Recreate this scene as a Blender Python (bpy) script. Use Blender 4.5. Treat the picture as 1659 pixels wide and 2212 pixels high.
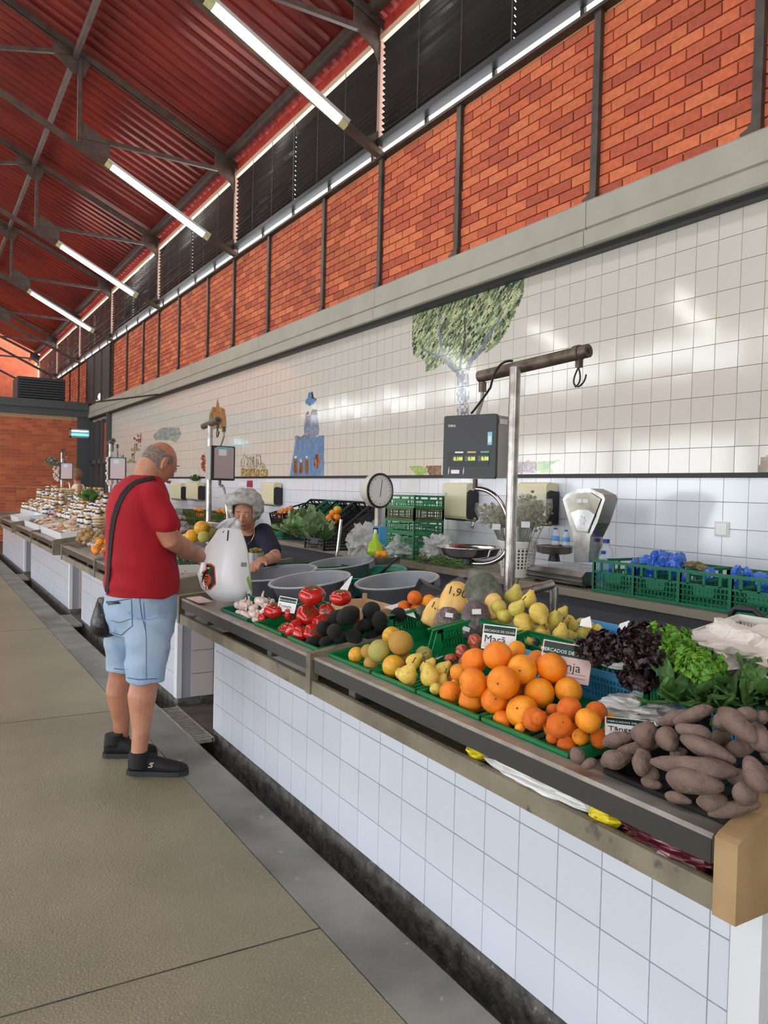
import bpy, math, random
from mathutils import Vector, Matrix, noise
random.seed(7)
for o in list(bpy.data.objects): bpy.data.objects.remove(o)
SC = bpy.context.scene
COL = SC.collection
# ---------------------------------------------------------------- camera
FPX, W_, H_ = 1690.0, 1659.0, 2212.0
YAW, PITCH, ROLL = 0.54256615, 0.02771422, 0.02408389
CAM = Vector((0, 0, 1.5))
_f = Vector((math.sin(YAW)*math.cos(PITCH), math.cos(YAW)*math.cos(PITCH), -math.sin(PITCH)))
_r0 = Vector((math.cos(YAW), -math.sin(YAW), 0)); _u0 = _r0.cross(_f)
_r = math.cos(ROLL)*_r0 + math.sin(ROLL)*_u0
_u = -math.sin(ROLL)*_r0 + math.cos(ROLL)*_u0
cd = bpy.data.cameras.new('camera'); cam = bpy.data.objects.new('camera', cd); COL.objects.link(cam)
cd.sensor_fit = 'VERTICAL'; cd.sensor_height = 24; cd.lens = FPX/H_*24; cd.clip_end = 300; cd.clip_start = .05
cam.matrix_world = Matrix(((_r.x, _u.x, -_f.x, CAM.x), (_r.y, _u.y, -_f.y, CAM.y), (_r.z, _u.z, -_f.z, CAM.z), (0, 0, 0, 1)))
SC.camera = cam
# ---------------------------------------------------------------- world and exposure
wd = bpy.data.worlds.new('world'); SC.world = wd; wd.use_nodes = True
wn = wd.node_tree.nodes; bg = wn['Background']
bg.inputs[0].default_value = (0.92, 0.96, 1.0, 1); bg.inputs[1].default_value = 3.2
SC.view_settings.view_transform = 'Standard'; SC.view_settings.look = 'None'
SC.view_settings.gamma = 1; SC.view_settings.use_curve_mapping = False
SC.view_settings.exposure = 0.72
# ---------------------------------------------------------------- measuring helpers (pixel of the photo -> point in the hall)
def ray(x, y): return _f*FPX + _r*(x-W_/2) - _u*(y-H_/2)
def U(x, y, ax, val):
    d = ray(x, y); t = (val-CAM[ax])/d[ax]; return CAM+d*t
TS = .155
def DZ(x): return .81+TS*(x-1.5)
def P(px, py, dz=0.):
    d = ray(px, py); t = ((.81-TS*1.5+dz)-CAM.z)/(d.z-TS*d.x); return CAM+d*t
def depth(p): return (Vector(p)-CAM).dot(_f)
def rad(rpx, p): return rpx*depth(p)/FPX
# ---------------------------------------------------------------- materials
def lin(c): return tuple(((v/255)/12.92 if v/255 <= .04045 else ((v/255+.055)/1.055)**2.4) for v in c)
MATS = {}
def M(name, rgb=(128, 128, 128), rough=.5, metal=0., var=0., vscale=20., bump=0., bscale=80., rgb2=None, emit=0., alpha=1., trans=0., attr=False, coat=0., spots=None, sss=0., ior=0.):
    if name in MATS: return MATS[name]
    m = bpy.data.materials.new(name); m.use_nodes = True; nt = m.node_tree; N = nt.nodes; L = nt.links
    b = N['Principled BSDF']; c = lin(rgb)+(1,)
    b.inputs['Base Color'].default_value = c; b.inputs['Roughness'].default_value = rough; b.inputs['Metallic'].default_value = metal
    tc = N.new('ShaderNodeTexCoord')
    src = None
    if attr:
        a = N.new('ShaderNodeAttribute'); a.attribute_name = 'Col'; src = a.outputs['Color']
    if rgb2 is not None or var:
        nz = N.new('ShaderNodeTexNoise'); nz.inputs['Scale'].default_value = vscale; nz.inputs['Detail'].default_value = 6
        L.new(tc.outputs['Object'], nz.inputs['Vector'])
        cr = N.new('ShaderNodeValToRGB'); cr.color_ramp.elements[0].position = .38; cr.color_ramp.elements[1].position = .64
        if rgb2 is not None:
            cr.color_ramp.elements[0].color = c; cr.color_ramp.elements[1].color = lin(rgb2)+(1,)
        else:
            lo = 1-var
            cr.color_ramp.elements[0].color = (c[0]*lo, c[1]*lo, c[2]*lo, 1) if not attr else (lo, lo, lo, 1)
            cr.color_ramp.elements[1].color = c if not attr else (1, 1, 1, 1)
        L.new(nz.outputs['Fac'], cr.inputs['Fac'])
        if attr:
            mx = N.new('ShaderNodeMix'); mx.data_type = 'RGBA'; mx.blend_type = 'MULTIPLY'; mx.inputs[0].default_value = 1
            L.new(src, mx.inputs[6]); L.new(cr.outputs['Color'], mx.inputs[7]); src = mx.outputs[2]
        else: src = cr.outputs['Color']
    if spots:  # (rgb, scale, threshold) small blemishes
        vz = N.new('ShaderNodeTexNoise'); vz.inputs['Scale'].default_value = spots[1]; vz.inputs['Detail'].default_value = 3
        L.new(tc.outputs['Object'], vz.inputs['Vector'])
        mr = N.new('ShaderNodeMapRange'); mr.inputs['From Min'].default_value = spots[2]; mr.inputs['From Max'].default_value = spots[2]+.05
        L.new(vz.outputs['Fac'], mr.inputs['Value'])
        mx = N.new('ShaderNodeMix'); mx.data_type = 'RGBA'; L.new(mr.outputs['Result'], mx.inputs[0])
        if src: L.new(src, mx.inputs[6])
        else: mx.inputs[6].default_value = c
        mx.inputs[7].default_value = lin(spots[0])+(1,); src = mx.outputs[2]
    if src: L.new(src, b.inputs['Base Color'])
    if bump:
        bz = N.new('ShaderNodeTexNoise'); bz.inputs['Scale'].default_value = bscale; bz.inputs['Detail'].default_value = 4
        L.new(tc.outputs['Object'], bz.inputs['Vector'])
        bp = N.new('ShaderNodeBump'); bp.inputs['Strength'].default_value = bump; bp.inputs['Distance'].default_value = .01
        L.new(bz.outputs['Fac'], bp.inputs['Height']); L.new(bp.outputs['Normal'], b.inputs['Normal'])
    if emit:
        b.inputs['Emission Color'].default_value = c; b.inputs['Emission Strength'].default_value = emit
    if alpha < 1: b.inputs['Alpha'].default_value = alpha
    if trans: b.inputs['Transmission Weight'].default_value = trans; b.inputs['IOR'].default_value = 1.3
    if ior: b.inputs['IOR'].default_value = ior
    if coat: b.inputs['Coat Weight'].default_value = coat; b.inputs['Coat Roughness'].default_value = .08
    if sss: b.inputs['Subsurface Weight'].default_value = sss; b.inputs['Subsurface Radius'].default_value = (.01, .004, .002)
    MATS[name] = m; return m
# ---------------------------------------------------------------- mesh builder
LOC = {}
class G:
    def __init__(s): s.v = []; s.f = []; s.mi = []; s.c = []; s.m = 0; s.col = None
    def add(s, vs, fs):
        n = len(s.v); s.v += [tuple(v) for v in vs]; s.f += [tuple(i+n for i in f) for f in fs]
        s.mi += [s.m]*len(fs); s.c += [s.col]*len(fs); return s
    def box(s, x0, x1, y0, y1, z0, z1):
        return s.add([(x, y, z) for z in (z0, z1) for y in (y0, y1) for x in (x0, x1)],
                     [(0, 2, 3, 1), (4, 5, 7, 6), (0, 1, 5, 4), (2, 6, 7, 3), (0, 4, 6, 2), (1, 3, 7, 5)])
    def bar(s, a, b, w, h, up=(0, 0, 1)):
        a = Vector(a); b = Vector(b); d = (b-a).normalized(); up = Vector(up)
        if abs(d.dot(up)) > .98: up = Vector((1, 0, 0))
        sd = d.cross(up).normalized()*w/2; u2 = sd.cross(d).normalized()*h/2
        q = [p+i*sd+j*u2 for p in (a, b) for j in (-1, 1) for i in (-1, 1)]
        return s.add(q, [(0, 1, 3, 2), (4, 6, 7, 5), (0, 4, 5, 1), (2, 3, 7, 6), (0, 2, 6, 4), (1, 5, 7, 3)])
    def tube(s, pts, r, n=10, caps=True):
        pts = [Vector(p) for p in pts]; R = r if isinstance(r, (list, tuple)) else [r]*len(pts)
        vs = []; ref = None
        for i, p in enumerate(pts):
            d = (pts[min(i+1, len(pts)-1)]-pts[max(i-1, 0)])
            if d.length < 1e-9: d = Vector((0, 0, 1))
            d.normalize()
            if ref is None:
                ref = Vector((0, 0, 1)) if abs(d.z) < .9 else Vector((1, 0, 0))
            a = d.cross(ref).normalized(); ref2 = a.cross(d).normalized(); ref = ref2
            for k in range(n):
                t = 2*math.pi*k/n; vs.append(p+R[i]*(math.cos(t)*a+math.sin(t)*ref2))
        fs = [(i*n+k, i*n+(k+1) % n, (i+1)*n+(k+1) % n, (i+1)*n+k) for i in range(len(pts)-1) for k in range(n)]
        if caps: fs += [tuple(range(n))[::-1], tuple((len(pts)-1)*n+k for k in range(n))]
        return s.add(vs, fs)
    def cyl(s, a, b, r, n=14): return s.tube([a, b], r, n)
    def lathe(s, prof, c=(0, 0, 0), n=24, sx=1., sy=1., cap=True):
        vs = [(c[0]+r*sx*math.cos(2*math.pi*k/n), c[1]+r*sy*math.sin(2*math.pi*k/n), c[2]+z) for r, z in prof for k in range(n)]
        fs = [(i*n+k, i*n+(k+1) % n, (i+1)*n+(k+1) % n, (i+1)*n+k) for i in range(len(prof)-1) for k in range(n)]
        if cap and prof[0][0] > 1e-6: fs.append(tuple(range(n))[::-1])
        if cap and prof[-1][0] > 1e-6: fs.append(tuple((len(prof)-1)*n+k for k in range(n)))
        return s.add(vs, fs)
    def ball(s, c, r, n=12, m=8, fn=None):
        rx, ry, rz = (r, r, r) if not isinstance(r, (tuple, list)) else r
        pr = []
        vs = []
        for i in range(m+1):
            a = math.pi*i/m
            for k in range(n):
                t = 2*math.pi*k/n; d = (math.sin(a)*math.cos(t), math.sin(a)*math.sin(t), -math.cos(a))
                q = fn(d) if fn else 1.
                vs.append((c[0]+rx*d[0]*q, c[1]+ry*d[1]*q, c[2]+rz*d[2]*q))
        fs = [(i*n+k, i*n+(k+1) % n, (i+1)*n+(k+1) % n, (i+1)*n+k) for i in range(m) for k in range(n)]
        return s.add(vs, fs)
    def prism(s, poly, a, b):   # polygon corners (3D) extruded from offset a to offset b (vectors)
        n = len(poly); a = Vector(a); b = Vector(b)
        vs = [Vector(p)+a for p in poly]+[Vector(p)+b for p in poly]
        return s.add(vs, [tuple(range(n)), tuple(range(2*n-1, n-1, -1))]+[(i, n+i, n+(i+1) % n, (i+1) % n) for i in range(n)])
    def mesh(s, name, mats, smooth=False, off=None):
        me = bpy.data.meshes.new(name)
        v = s.v if off is None else [(a-off[0], b-off[1], c-off[2]) for a, b, c in s.v]
        me.from_pydata(v, [], s.f)
        for m in (mats if isinstance(mats, (list, tuple)) else [mats]): me.materials.append(m)
        if any(s.mi): me.polygons.foreach_set('material_index', s.mi)
        if any(c is not None for c in s.c):
            at = me.color_attributes.new('Col', 'FLOAT_COLOR', 'CORNER'); data = []
            for p, c in zip(me.polygons, s.c):
                c = c or (.5, .5, .5); data += [c[0], c[1], c[2], 1.]*p.loop_total
            at.data.foreach_set('color', data)
        if smooth: me.polygons.foreach_set('use_smooth', [True]*len(me.polygons))
        me.validate(); me.update(); return me
    def obj(s, name, mats, parent=None, smooth=False, world=True, auto=False):
        off = LOC.get(parent.name) if (parent is not None and world) else None
        me = s.mesh(name, mats, smooth, off)
        if auto: sharp(me)
        o = bpy.data.objects.new(name, me); COL.objects.link(o)
        if parent is not None:
            o.parent = parent; LOC[o.name] = LOC.get(parent.name, (0, 0, 0))
        else: LOC[o.name] = (0, 0, 0)
        return o
def sharp(me, deg=35):
    me.polygons.foreach_set('use_smooth', [True]*len(me.polygons))
    try: me.set_sharp_from_angle(angle=math.radians(deg))
    except Exception: pass
def mo(name, me, parent=None, loc=(0, 0, 0), rot=(0, 0, 0), sc=(1, 1, 1)):
    o = bpy.data.objects.new(name, me); COL.objects.link(o); o.location = loc; o.rotation_euler = rot; o.scale = sc
    if parent is not None: o.parent = parent
    return o
def tag(o, label, cat, group=None):
    o['label'] = label; o['category'] = cat
    if group: o['group'] = group
    return o
def thing(name, label, cat, loc=(0, 0, 0), rot=(0, 0, 0), group=None):
    o = bpy.data.objects.new(name, None); COL.objects.link(o); o.empty_display_size = .05
    o.location = loc; o.rotation_euler = rot; LOC[o.name] = tuple(loc); return tag(o, label, cat, group)
def struct(o): o['kind'] = 'structure'; return o
def stuff(o): o['kind'] = 'stuff'; return o
def dup(root, loc=None, rot=None, sc=None, label=None, group=None):
    r = root.copy(); COL.objects.link(r)
    if loc is not None: r.location = loc
    if rot is not None: r.rotation_euler = rot
    if sc is not None: r.scale = (sc, sc, sc) if not isinstance(sc, (tuple, list)) else sc
    if label: r['label'] = label
    if group: r['group'] = group
    for ch in list(root.children):
        c = ch.copy(); COL.objects.link(c); c.parent = r
        for g in list(ch.children):
            d = g.copy(); COL.objects.link(d); d.parent = c
    return r
def text(name, body, size, loc, xdir, ydir, mat, parent=None, ext=.0006, align='LEFT'):
    cu = bpy.data.curves.new(name, 'FONT'); cu.body = body; cu.size = size; cu.extrude = ext; cu.align_x = align; cu.resolution_u = 2
    tmp = bpy.data.objects.new('tmp', cu); COL.objects.link(tmp); me = bpy.data.meshes.new_from_object(tmp); bpy.data.objects.remove(tmp)
    me.name = name; me.materials.clear(); me.materials.append(mat)
    o = bpy.data.objects.new(name, me); COL.objects.link(o)
    x = Vector(xdir).normalized(); z = x.cross(Vector(ydir)).normalized(); y = z.cross(x)
    off = Vector(LOC.get(parent.name, (0, 0, 0))) if parent is not None else Vector((0, 0, 0))
    l = Vector(loc)-off
    o.matrix_local = Matrix(((x.x, y.x, z.x, l.x), (x.y, y.y, z.y, l.y), (x.z, y.z, z.z, l.z), (0, 0, 0, 1)))
    if parent is not None: o.parent = parent
    return o
def ypr(d):  # euler that turns +X to direction d
    return Vector(d).to_track_quat('X', 'Z').to_euler()
def hsh(a, b, c=0):
    v = math.sin(a*12.9898+b*78.233+c*37.719)*43758.5453; return v-math.floor(v)
# ================================================================ SETTING
m_conc = M('floor_epoxy', (142, 134, 106), .34, vscale=1.1, bump=.5, bscale=110, rgb2=(122, 115, 90), spots=((168, 162, 136), 150, .60))
m_band = M('concrete_band', (136, 134, 124), .45, rgb2=(98, 97, 90), vscale=2.2, bump=.3, bscale=60, spots=((165, 160, 148), 9, .68))
m_gut = M('gutter_dark', (66, 62, 54), .5, rgb2=(38, 36, 32), vscale=6, bump=.5, bscale=30)
m_plinth = M('plinth_concrete', (104, 102, 98), .7, rgb2=(62, 62, 60), vscale=16, bump=1., bscale=40, spots=((150, 148, 140), 30, .68))
m_white = M('tile_white', (222, 226, 234), .22, attr=False, coat=.3)
m_grout = M('grout', (168, 160, 152), .8, rgb2=(140, 128, 116), vscale=10)
m_beam = M('grey_paint', (168, 165, 150), .42, rgb2=(158, 155, 141), vscale=3)
m_dark = M('dark_steel', (84, 74, 66), .5, rgb2=(66, 58, 52), vscale=9, metal=.2)
m_red = M('roof_red', (136, 46, 38), .28, rgb2=(110, 35, 30), vscale=1.2, metal=.25)
m_black = M('black_metal', (22, 22, 24), .45)
GE = 4.72
# floor: aisle, band beside the gutter, gutter bed, stall floor
fl = struct(G().box(-9, 1.2, -6, 40, -.1, 0).obj('floor', m_conc))
g = G().box(1.205, 1.435, -3, 40, -.1, .0); struct(g.obj('floor', m_band))
g = G().box(1.435, 1.58, -3, 40, -.25, -.14)
g.box(1.425, 1.435, -3, 40, -.25, -.012); o = g.obj('floor', m_gut); struct(o)
g = G().box(1.58, 4.2, -3, 40, -.25, -.02); struct(g.obj('floor', M('stall_floor', (96, 86, 78), .5, rgb2=(70, 62, 58), vscale=8)))
for yy in (-.4, 2.35, 5.3, 8.6, 12.4):          # saw cut joints in the aisle floor
    struct(G().bar((-8, yy+.25, .0004), (1.2, yy, .0004), .006, .0012).obj('trim_1', m_gut))
# side wall
XW = 4.1
m_bt = M('brick_faces', rough=.8, attr=True, var=.18, vscale=30, bump=.25, bscale=120)
m_mort = M('mortar', (214, 178, 138), .9, var=.2, vscale=40)
def bcol(i, j):
    h = hsh(i, j); k = hsh(i, j, 5)
    base = [(206, 108, 70), (198, 100, 64), (192, 94, 62), (212, 116, 74), (182, 86, 60)][int(h*4.99)]
    f = .92+.16*k
    return lin(tuple(min(255, c*f) for c in base))
struct(G().box(XW, XW+.2, -3, 40, -.2, 3.5).obj('wall_right', m_grout))
wu = struct(G().box(XW+.02, XW+.2, -3, 40, 3.4, 4.88).obj('wall_right', m_mort))
BP, BH = .243, .0805
posts = [2.78, 4.02, 5.64, 6.98, 8.27, 9.92, 11.25, 12.45, 14.06, 15.42, 16.6, 18.05, 19.5, 22.7, 24, 25.5, 27, 28.5]
variants = []
for k in range(10):
    g = G(); g.col = bcol(k, 3); g.box(0, .012+.008, 0, BP-.012, 0, BH-.011); variants.append(g.mesh('brick', m_bt))
gs = G(); nb = 0
for j in range(16):
    z = 3.575+j*BH
    if z+BH > 4.885: break
    y = 1.6+(BP/2 if j % 2 else 0)
    while y < 30:
        pcol = min(abs(y-p) for p in posts)
        if not (19.5 < y < 22.5):
            if 2.2 < y < 6.98 and nb < 300:
                b = mo('brick', variants[int(hsh(y, j)*9.99)], wu, (XW-.002+.004*hsh(j, y), y, z)); nb += 1
            else:
                gs.col = bcol(int(y*10), j); gs.box(XW, XW+.03, y, y+BP-.012, z, z+BH-.011)
        y += BP
stuff(gs.obj('brick', m_bt, wu))
for i, y in enumerate(posts):
    g = G().box(XW-.035, XW+.02, y-.03, y+.03, 3.5, 4.9); g.box(XW-.05, XW-.03, y-.04, y+.04, 3.56, 3.62)
    g.bar((XW-.03, y, 3.6), (XW-.03, y+.09, 3.57), .02, .05)
    struct(g.obj('trim_2', m_dark))
# big beam above the tiles: folded grey cladding
def beam(y0, y1):
    pr = [(XW+.05, 3.545), (XW-.10, 3.545), (XW-.115, 3.53), (XW-.115, 3.355), (XW-.10, 3.345), (XW-.10, 3.333), (XW-.13, 3.328), (XW-.13, 3.225), (XW-.115, 3.215), (XW+.05, 3.215)]
    g = G().prism([(x, y0, z) for x, z in pr], (0, 0, 0), (0, y1-y0, 0)); return struct(g.obj('trim_3', m_beam))
yy = -2.
for L_ in (2.1, 2.35, 1.55, 2.9, 3.1, 3.0, 3.2, 3.1, 3.0, 3.0):
    beam(yy, yy+L_-.006); yy += L_
struct(G().box(XW-.085, XW+.02, -2, 22.6, 3.18, 3.217).obj('shade_strip', m_black))  # black strip standing in for the shadow line under the beam
struct(G().box(XW-.028, XW+.02, -2, 19.55, 1.624, 1.648).obj('trim_5', m_black))
# ---- glazed tile picture colours
def poly(pts, X=XW): return [(U(x, y, 0, X).y, U(x, y, 0, X).z) for x, y in pts]
def q8c(a, b): return (880+a*.16275, 580+b*.16275)
def q7c(a, b): return (620+a*.09497, 830+b*.09497)
def q4c(a, b): return (400+a*.3014, 780+b*.3014)
def q3c(a, b): return (a*.27125, 650+b*.27125)
def q7d(a, b): return (880+a*.26225, 740+b*.26225)
def inside(p, x, y):
    c = False; n = len(p)
    for i in range(n):
        x1, y1 = p[i]; x2, y2 = p[i-1]
        if (y1 > y) != (y2 > y) and x < (x2-x1)*(y-y1)/(y2-y1)+x1: c = not c
    return c
def segd(p, a, b):
    ax, ay = a; bx, by = b; dx, dy = bx-ax, by-ay
    t = max(0, min(1, ((p[0]-ax)*dx+(p[1]-ay)*dy)/(dx*dx+dy*dy+1e-12))); return math.hypot(p[0]-ax-t*dx, p[1]-ay-t*dy)
ART = []   # (bbox, test(y,z)->colour or None)
def art_poly(pts, fn):
    pp = poly(pts); ys = [p[0] for p in pp]; zs = [p[1] for p in pp]
    ART.append(((min(ys), max(ys), min(zs), max(zs)), lambda y, z, pp=pp, fn=fn: fn(y, z) if inside(pp, y, z) else None))
def art_line(pts, w, fn):
    pp = poly(pts); ys = [p[0] for p in pp]; zs = [p[1] for p in pp]; mw = max(w)
    def t(y, z):
        for i in range(len(pp)-1):
            if segd((y, z), pp[i], pp[i+1]) < (w[i]+w[i+1])/2: return fn(y, z)
    ART.append(((min(ys)-mw, max(ys)+mw, min(zs)-mw, max(zs)+mw), t))
def mix(cols, sy, sz):
    def fn(y, z):
        h = hsh(math.floor(y*sy), math.floor(z*sz)); return lin(cols[int(h*len(cols)*.999)])
    return fn
def leafy(y, z):
    n = noise.noise(Vector((y*7, z*7, 0)))
    s = (y*.75+z)*62
    k = hsh(math.floor(s), math.floor((y*1.2-z)*14))
    if k < .10: return lin((40, 48, 60))
    if k < .42+n*.35: return lin((96, 114, 84))
    if k < .70+n*.3: return lin((142, 156, 116))
    return lin((196, 202, 158))
crown = [q8c(*p) for p in [(80, 500), (75, 1000), (90, 1150), (150, 1190), (250, 1220), (260, 1370), (330, 1360), (400, 1320), (510, 1260), (640, 1270), (700, 1310), (830, 1230), (960, 1100), (1060, 1120), (1200, 1020), (1300, 890), (1400, 700), (1500, 480), (1560, 320), (1570, 0), (700, 150)]]
bark = mix([(128, 132, 140), (112, 116, 124), (138, 140, 148)], 60, 20)
barkd = mix([(74, 70, 76), (84, 82, 90)], 60, 20)
art_poly([q8c(*p) for p in [(672, 1640), (672, 1440), (640, 1360), (830, 1350), (838, 1650), (835, 1960), (668, 1960)]], mix([(150, 152, 156), (120, 122, 130), (206, 206, 208)], 40, 40))
for pts, w in (([(720, 1400), (560, 1250), (480, 1150), (440, 850), (438, 600)], [.035, .03, .022, .014, .006]), ([(480, 1160), (380, 1150), (230, 1080)], [.02, .016, .008]),
               ([(790, 1400), (860, 1220), (1000, 1080), (1130, 850), (1250, 650)], [.035, .028, .022, .014, .006])):
    art_line([q8c(*p) for p in pts], w, bark)
for pts, w in (([(710, 1380), (730, 1150), (785, 900), (770, 700), (775, 600)], [.022, .018, .012, .008, .004]), ([(785, 900), (900, 760), (930, 680)], [.008, .006, .003]), ([(455, 820), (530, 680), (555, 560)], [.01, .006, .003])):
    art_line([q8c(*p) for p in pts], w, barkd)
art_poly(crown, leafy)
# painted vegetables low on the wall
art_poly([q7d(*p) for p in [(885, 990), (1000, 975), (1070, 985), (1060, 1070), (950, 1080), (885, 1075)]], mix([(140, 110, 124), (120, 90, 110), (176, 150, 160), (140, 100, 90)], 50, 70))
art_poly([q7d(*p) for p in [(1010, 1020), (1090, 980), (1260, 968), (1190, 1010), (1210, 1070), (1080, 1065)]], mix([(140, 176, 84), (160, 190, 110), (120, 160, 70)], 30, 70))
art_poly([q7d(*p) for p in [(20, 1020), (120, 1015), (180, 1040), (170, 1085), (80, 1090)]], mix([(140, 176, 84), (170, 196, 120)], 30, 70))
art_poly([q7d(*p) for p in [(160, 1018), (290, 1015), (290, 1095), (190, 1095)]], mix([(110, 76, 60), (140, 100, 80), (90, 60, 50)], 40, 70))
art_poly([(1645, 990), (1659, 985), (1690, 990), (1690, 1019), (1642, 1019)], mix([(126, 80, 56), (96, 104, 60), (150, 110, 80)], 40, 70))
# seated man in a hat on a blue bench front
blue = mix([(92, 140, 178), (84, 130, 170), (100, 148, 184)], 25, 25); dblue = mix([(40, 48, 60), (52, 60, 74)], 40, 40)
for c in (215, 335, 465):
    t = 1740 if c == 335 else 1660
    art_poly([q7c(c-35, t+60), q7c(c-20, t+40), q7c(c+20, t+40), q7c(c+38, t+90), q7c(c+38, 2000), q7c(c, 2045), q7c(c-38, 2000)], mix([(146, 96, 40), (110, 66, 30)], 50, 12))
    art_poly([q7c(c-25, t), q7c(c, t-40), q7c(c+30, t), q7c(c, t+40)], lambda y, z: lin((226, 226, 226)))
art_poly([q7c(*p) for p in [(650, 1650), (700, 1580), (760, 1600), (780, 1800), (730, 1920), (660, 1900), (630, 1800)]], mix([(130, 64, 44), (90, 40, 30), (176, 110, 90)], 40, 20))
art_poly([q7c(*p) for p in [(210, 1300), (400, 1270), (870, 1150), (860, 2100), (80, 2100)]], blue)
art_poly([q7c(*p) for p in [(190, 1200), (240, 1160), (330, 1200), (400, 1150), (500, 1170), (550, 1250), (400, 1290), (220, 1300)]], mix([(110, 150, 168), (90, 110, 124)], 30, 30))
art_poly([q7c(*p) for p in [(600, 570), (700, 580), (715, 690), (620, 700), (540, 690)]], dblue)
art_poly([q7c(*p) for p in [(500, 600), (530, 690), (440, 710), (460, 660)]], dblue)
art_poly([q7c(*p) for p in [(440, 710), (715, 690), (750, 1000), (740, 1150), (630, 1220), (420, 1200), (405, 1000)]], mix([(130, 140, 160), (112, 122, 146), (146, 152, 172)], 40, 40))
art_poly([q7c(*p) for p in [(490, 320), (510, 200), (560, 190), (570, 320), (700, 350), (640, 430), (540, 500), (430, 430), (440, 370)]], mix([(84, 134, 180), (72, 118, 164)], 30, 20))
art_poly([q7c(*p) for p in [(560, 190), (600, 170), (630, 300), (705, 350), (640, 410), (590, 400)]], dblue)
# pepper heap, flower bed, pond, birds and goats
rg = mix([(176, 66, 56), (140, 150, 66), (120, 140, 60), (196, 90, 76)], 14, 6)
art_poly([q4c(*p) for p in [(180, 380), (200, 330), (225, 330), (238, 260), (252, 330), (290, 345), (300, 420), (300, 480), (200, 490), (175, 430)]], rg)
art_poly([q4c(*p) for p in [(405, 770), (600, 775), (600, 828), (405, 828)]], mix([(110, 120, 54), (140, 150, 84), (176, 110, 70), (196, 190, 150)], 50, 60))
art_poly([q4c(*p) for p in [(405, 715), (430, 655), (460, 690), (490, 680), (510, 670), (545, 670), (560, 720), (600, 770), (405, 770)]], lambda y, z: lin((116, 130, 84)) if hsh(math.floor(y*60), math.floor(z*9)) < .3 else (lin((84, 60, 110)) if hsh(math.floor(y*40), math.floor(z*50)) < .09 else None))
art_poly([q3c(*p) for p in [(1225, 1070), (1290, 1010), (1430, 1010), (1450, 1060), (1410, 1130), (1360, 1110), (1240, 1110)]], mix([(140, 164, 164), (120, 150, 158), (160, 176, 150)], 12, 20))
for cx, cy in ((1000, 1340), (1070, 1270), (1105, 1175)):
    art_poly([q3c(*p) for p in [(cx-60, cy+20), (cx-30, cy-15), (cx+10, cy), (cx+20, cy+20)]], mix([(130, 150, 90), (150, 166, 110)], 20, 40))
for cx, cy in ((975, 1250), (1065, 1200), (1085, 1110), (1115, 1090)):
    art_poly([q3c(*p) for p in [(cx-18, cy-30), (cx+5, cy-10), (cx+12, cy-50), (cx+16, cy+10), (cx+8, cy+80), (cx, cy+20), (cx-8, cy+70), (cx-14, cy+10)]], mix([(120, 90, 74), (206, 196, 186), (90, 66, 60)], 8, 24))
def art(y, z):
    for bb, t in ART:
        if bb[0] <= y <= bb[1] and bb[2] <= z <= bb[3]:
            c = t(y, z)
            if c: return c
def hit(y0, y1, z0, z1): return any(bb[0] < y1 and bb[1] > y0 and bb[2] < z1 and bb[3] > z0 for bb, t in ART)
m_cream = M('tile_glaze', rough=.10, attr=True, ior=1.85)
m_low = M('tile_low', rough=.14, attr=True, ior=1.7)
CREAM = lin((212, 207, 195)); LOWC = lin((226, 230, 236))
def tile_geo(g, X, y0, y1, z0, z1, base, paint, nx=.0, nz=.0, th=.008):
    # glazed face towards -X, tipped a little like hand-set tiles
    a = nx*(y1-y0)/2; b = nz*(z1-z0)/2
    F = lambda u, w: X-th+a*(2*u-1)+b*(2*w-1)
    N_ = 14 if paint else 1
    dy = (y1-y0); dz = (z1-z0)
    if N_ == 1:
        g.col = base
        g.add([(F(0, 0), y0, z0), (F(1, 0), y1, z0), (F(1, 1), y1, z1), (F(0, 1), y0, z1), (X, y0-.001, z0-.001), (X, y1+.001, z0-.001), (X, y1+.001, z1+.001), (X, y0-.001, z1+.001)],
              [(0, 3, 2, 1), (0, 1, 5, 4), (1, 2, 6, 5), (2, 3, 7, 6), (3, 0, 4, 7)])
    else:
        vs = [(F(i/N_, j/N_), y0+dy*i/N_, z0+dz*j/N_) for j in range(N_+1) for i in range(N_+1)]
        n0 = len(g.v); g.v += vs
        for j in range(N_):
            for i in range(N_):
                k = n0+j*(N_+1)+i
                g.f.append((k, k+N_+1, k+N_+2, k+1)); g.mi.append(g.m)
                g.c.append(art(y0+dy*(i+.5)/N_, z0+dz*(j+.5)/N_) or base)
        g.col = base
        g.add([(F(0, 0), y0, z0), (F(1, 0), y1, z0), (F(1, 1), y1, z1), (F(0, 1), y0, z1), (X, y0-.001, z0-.001), (X, y1+.001, z0-.001), (X, y1+.001, z1+.001), (X, y0-.001, z1+.001)],
              [(0, 1, 5, 4), (1, 2, 6, 5), (2, 3, 7, 6), (3, 0, 4, 7)])
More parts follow.
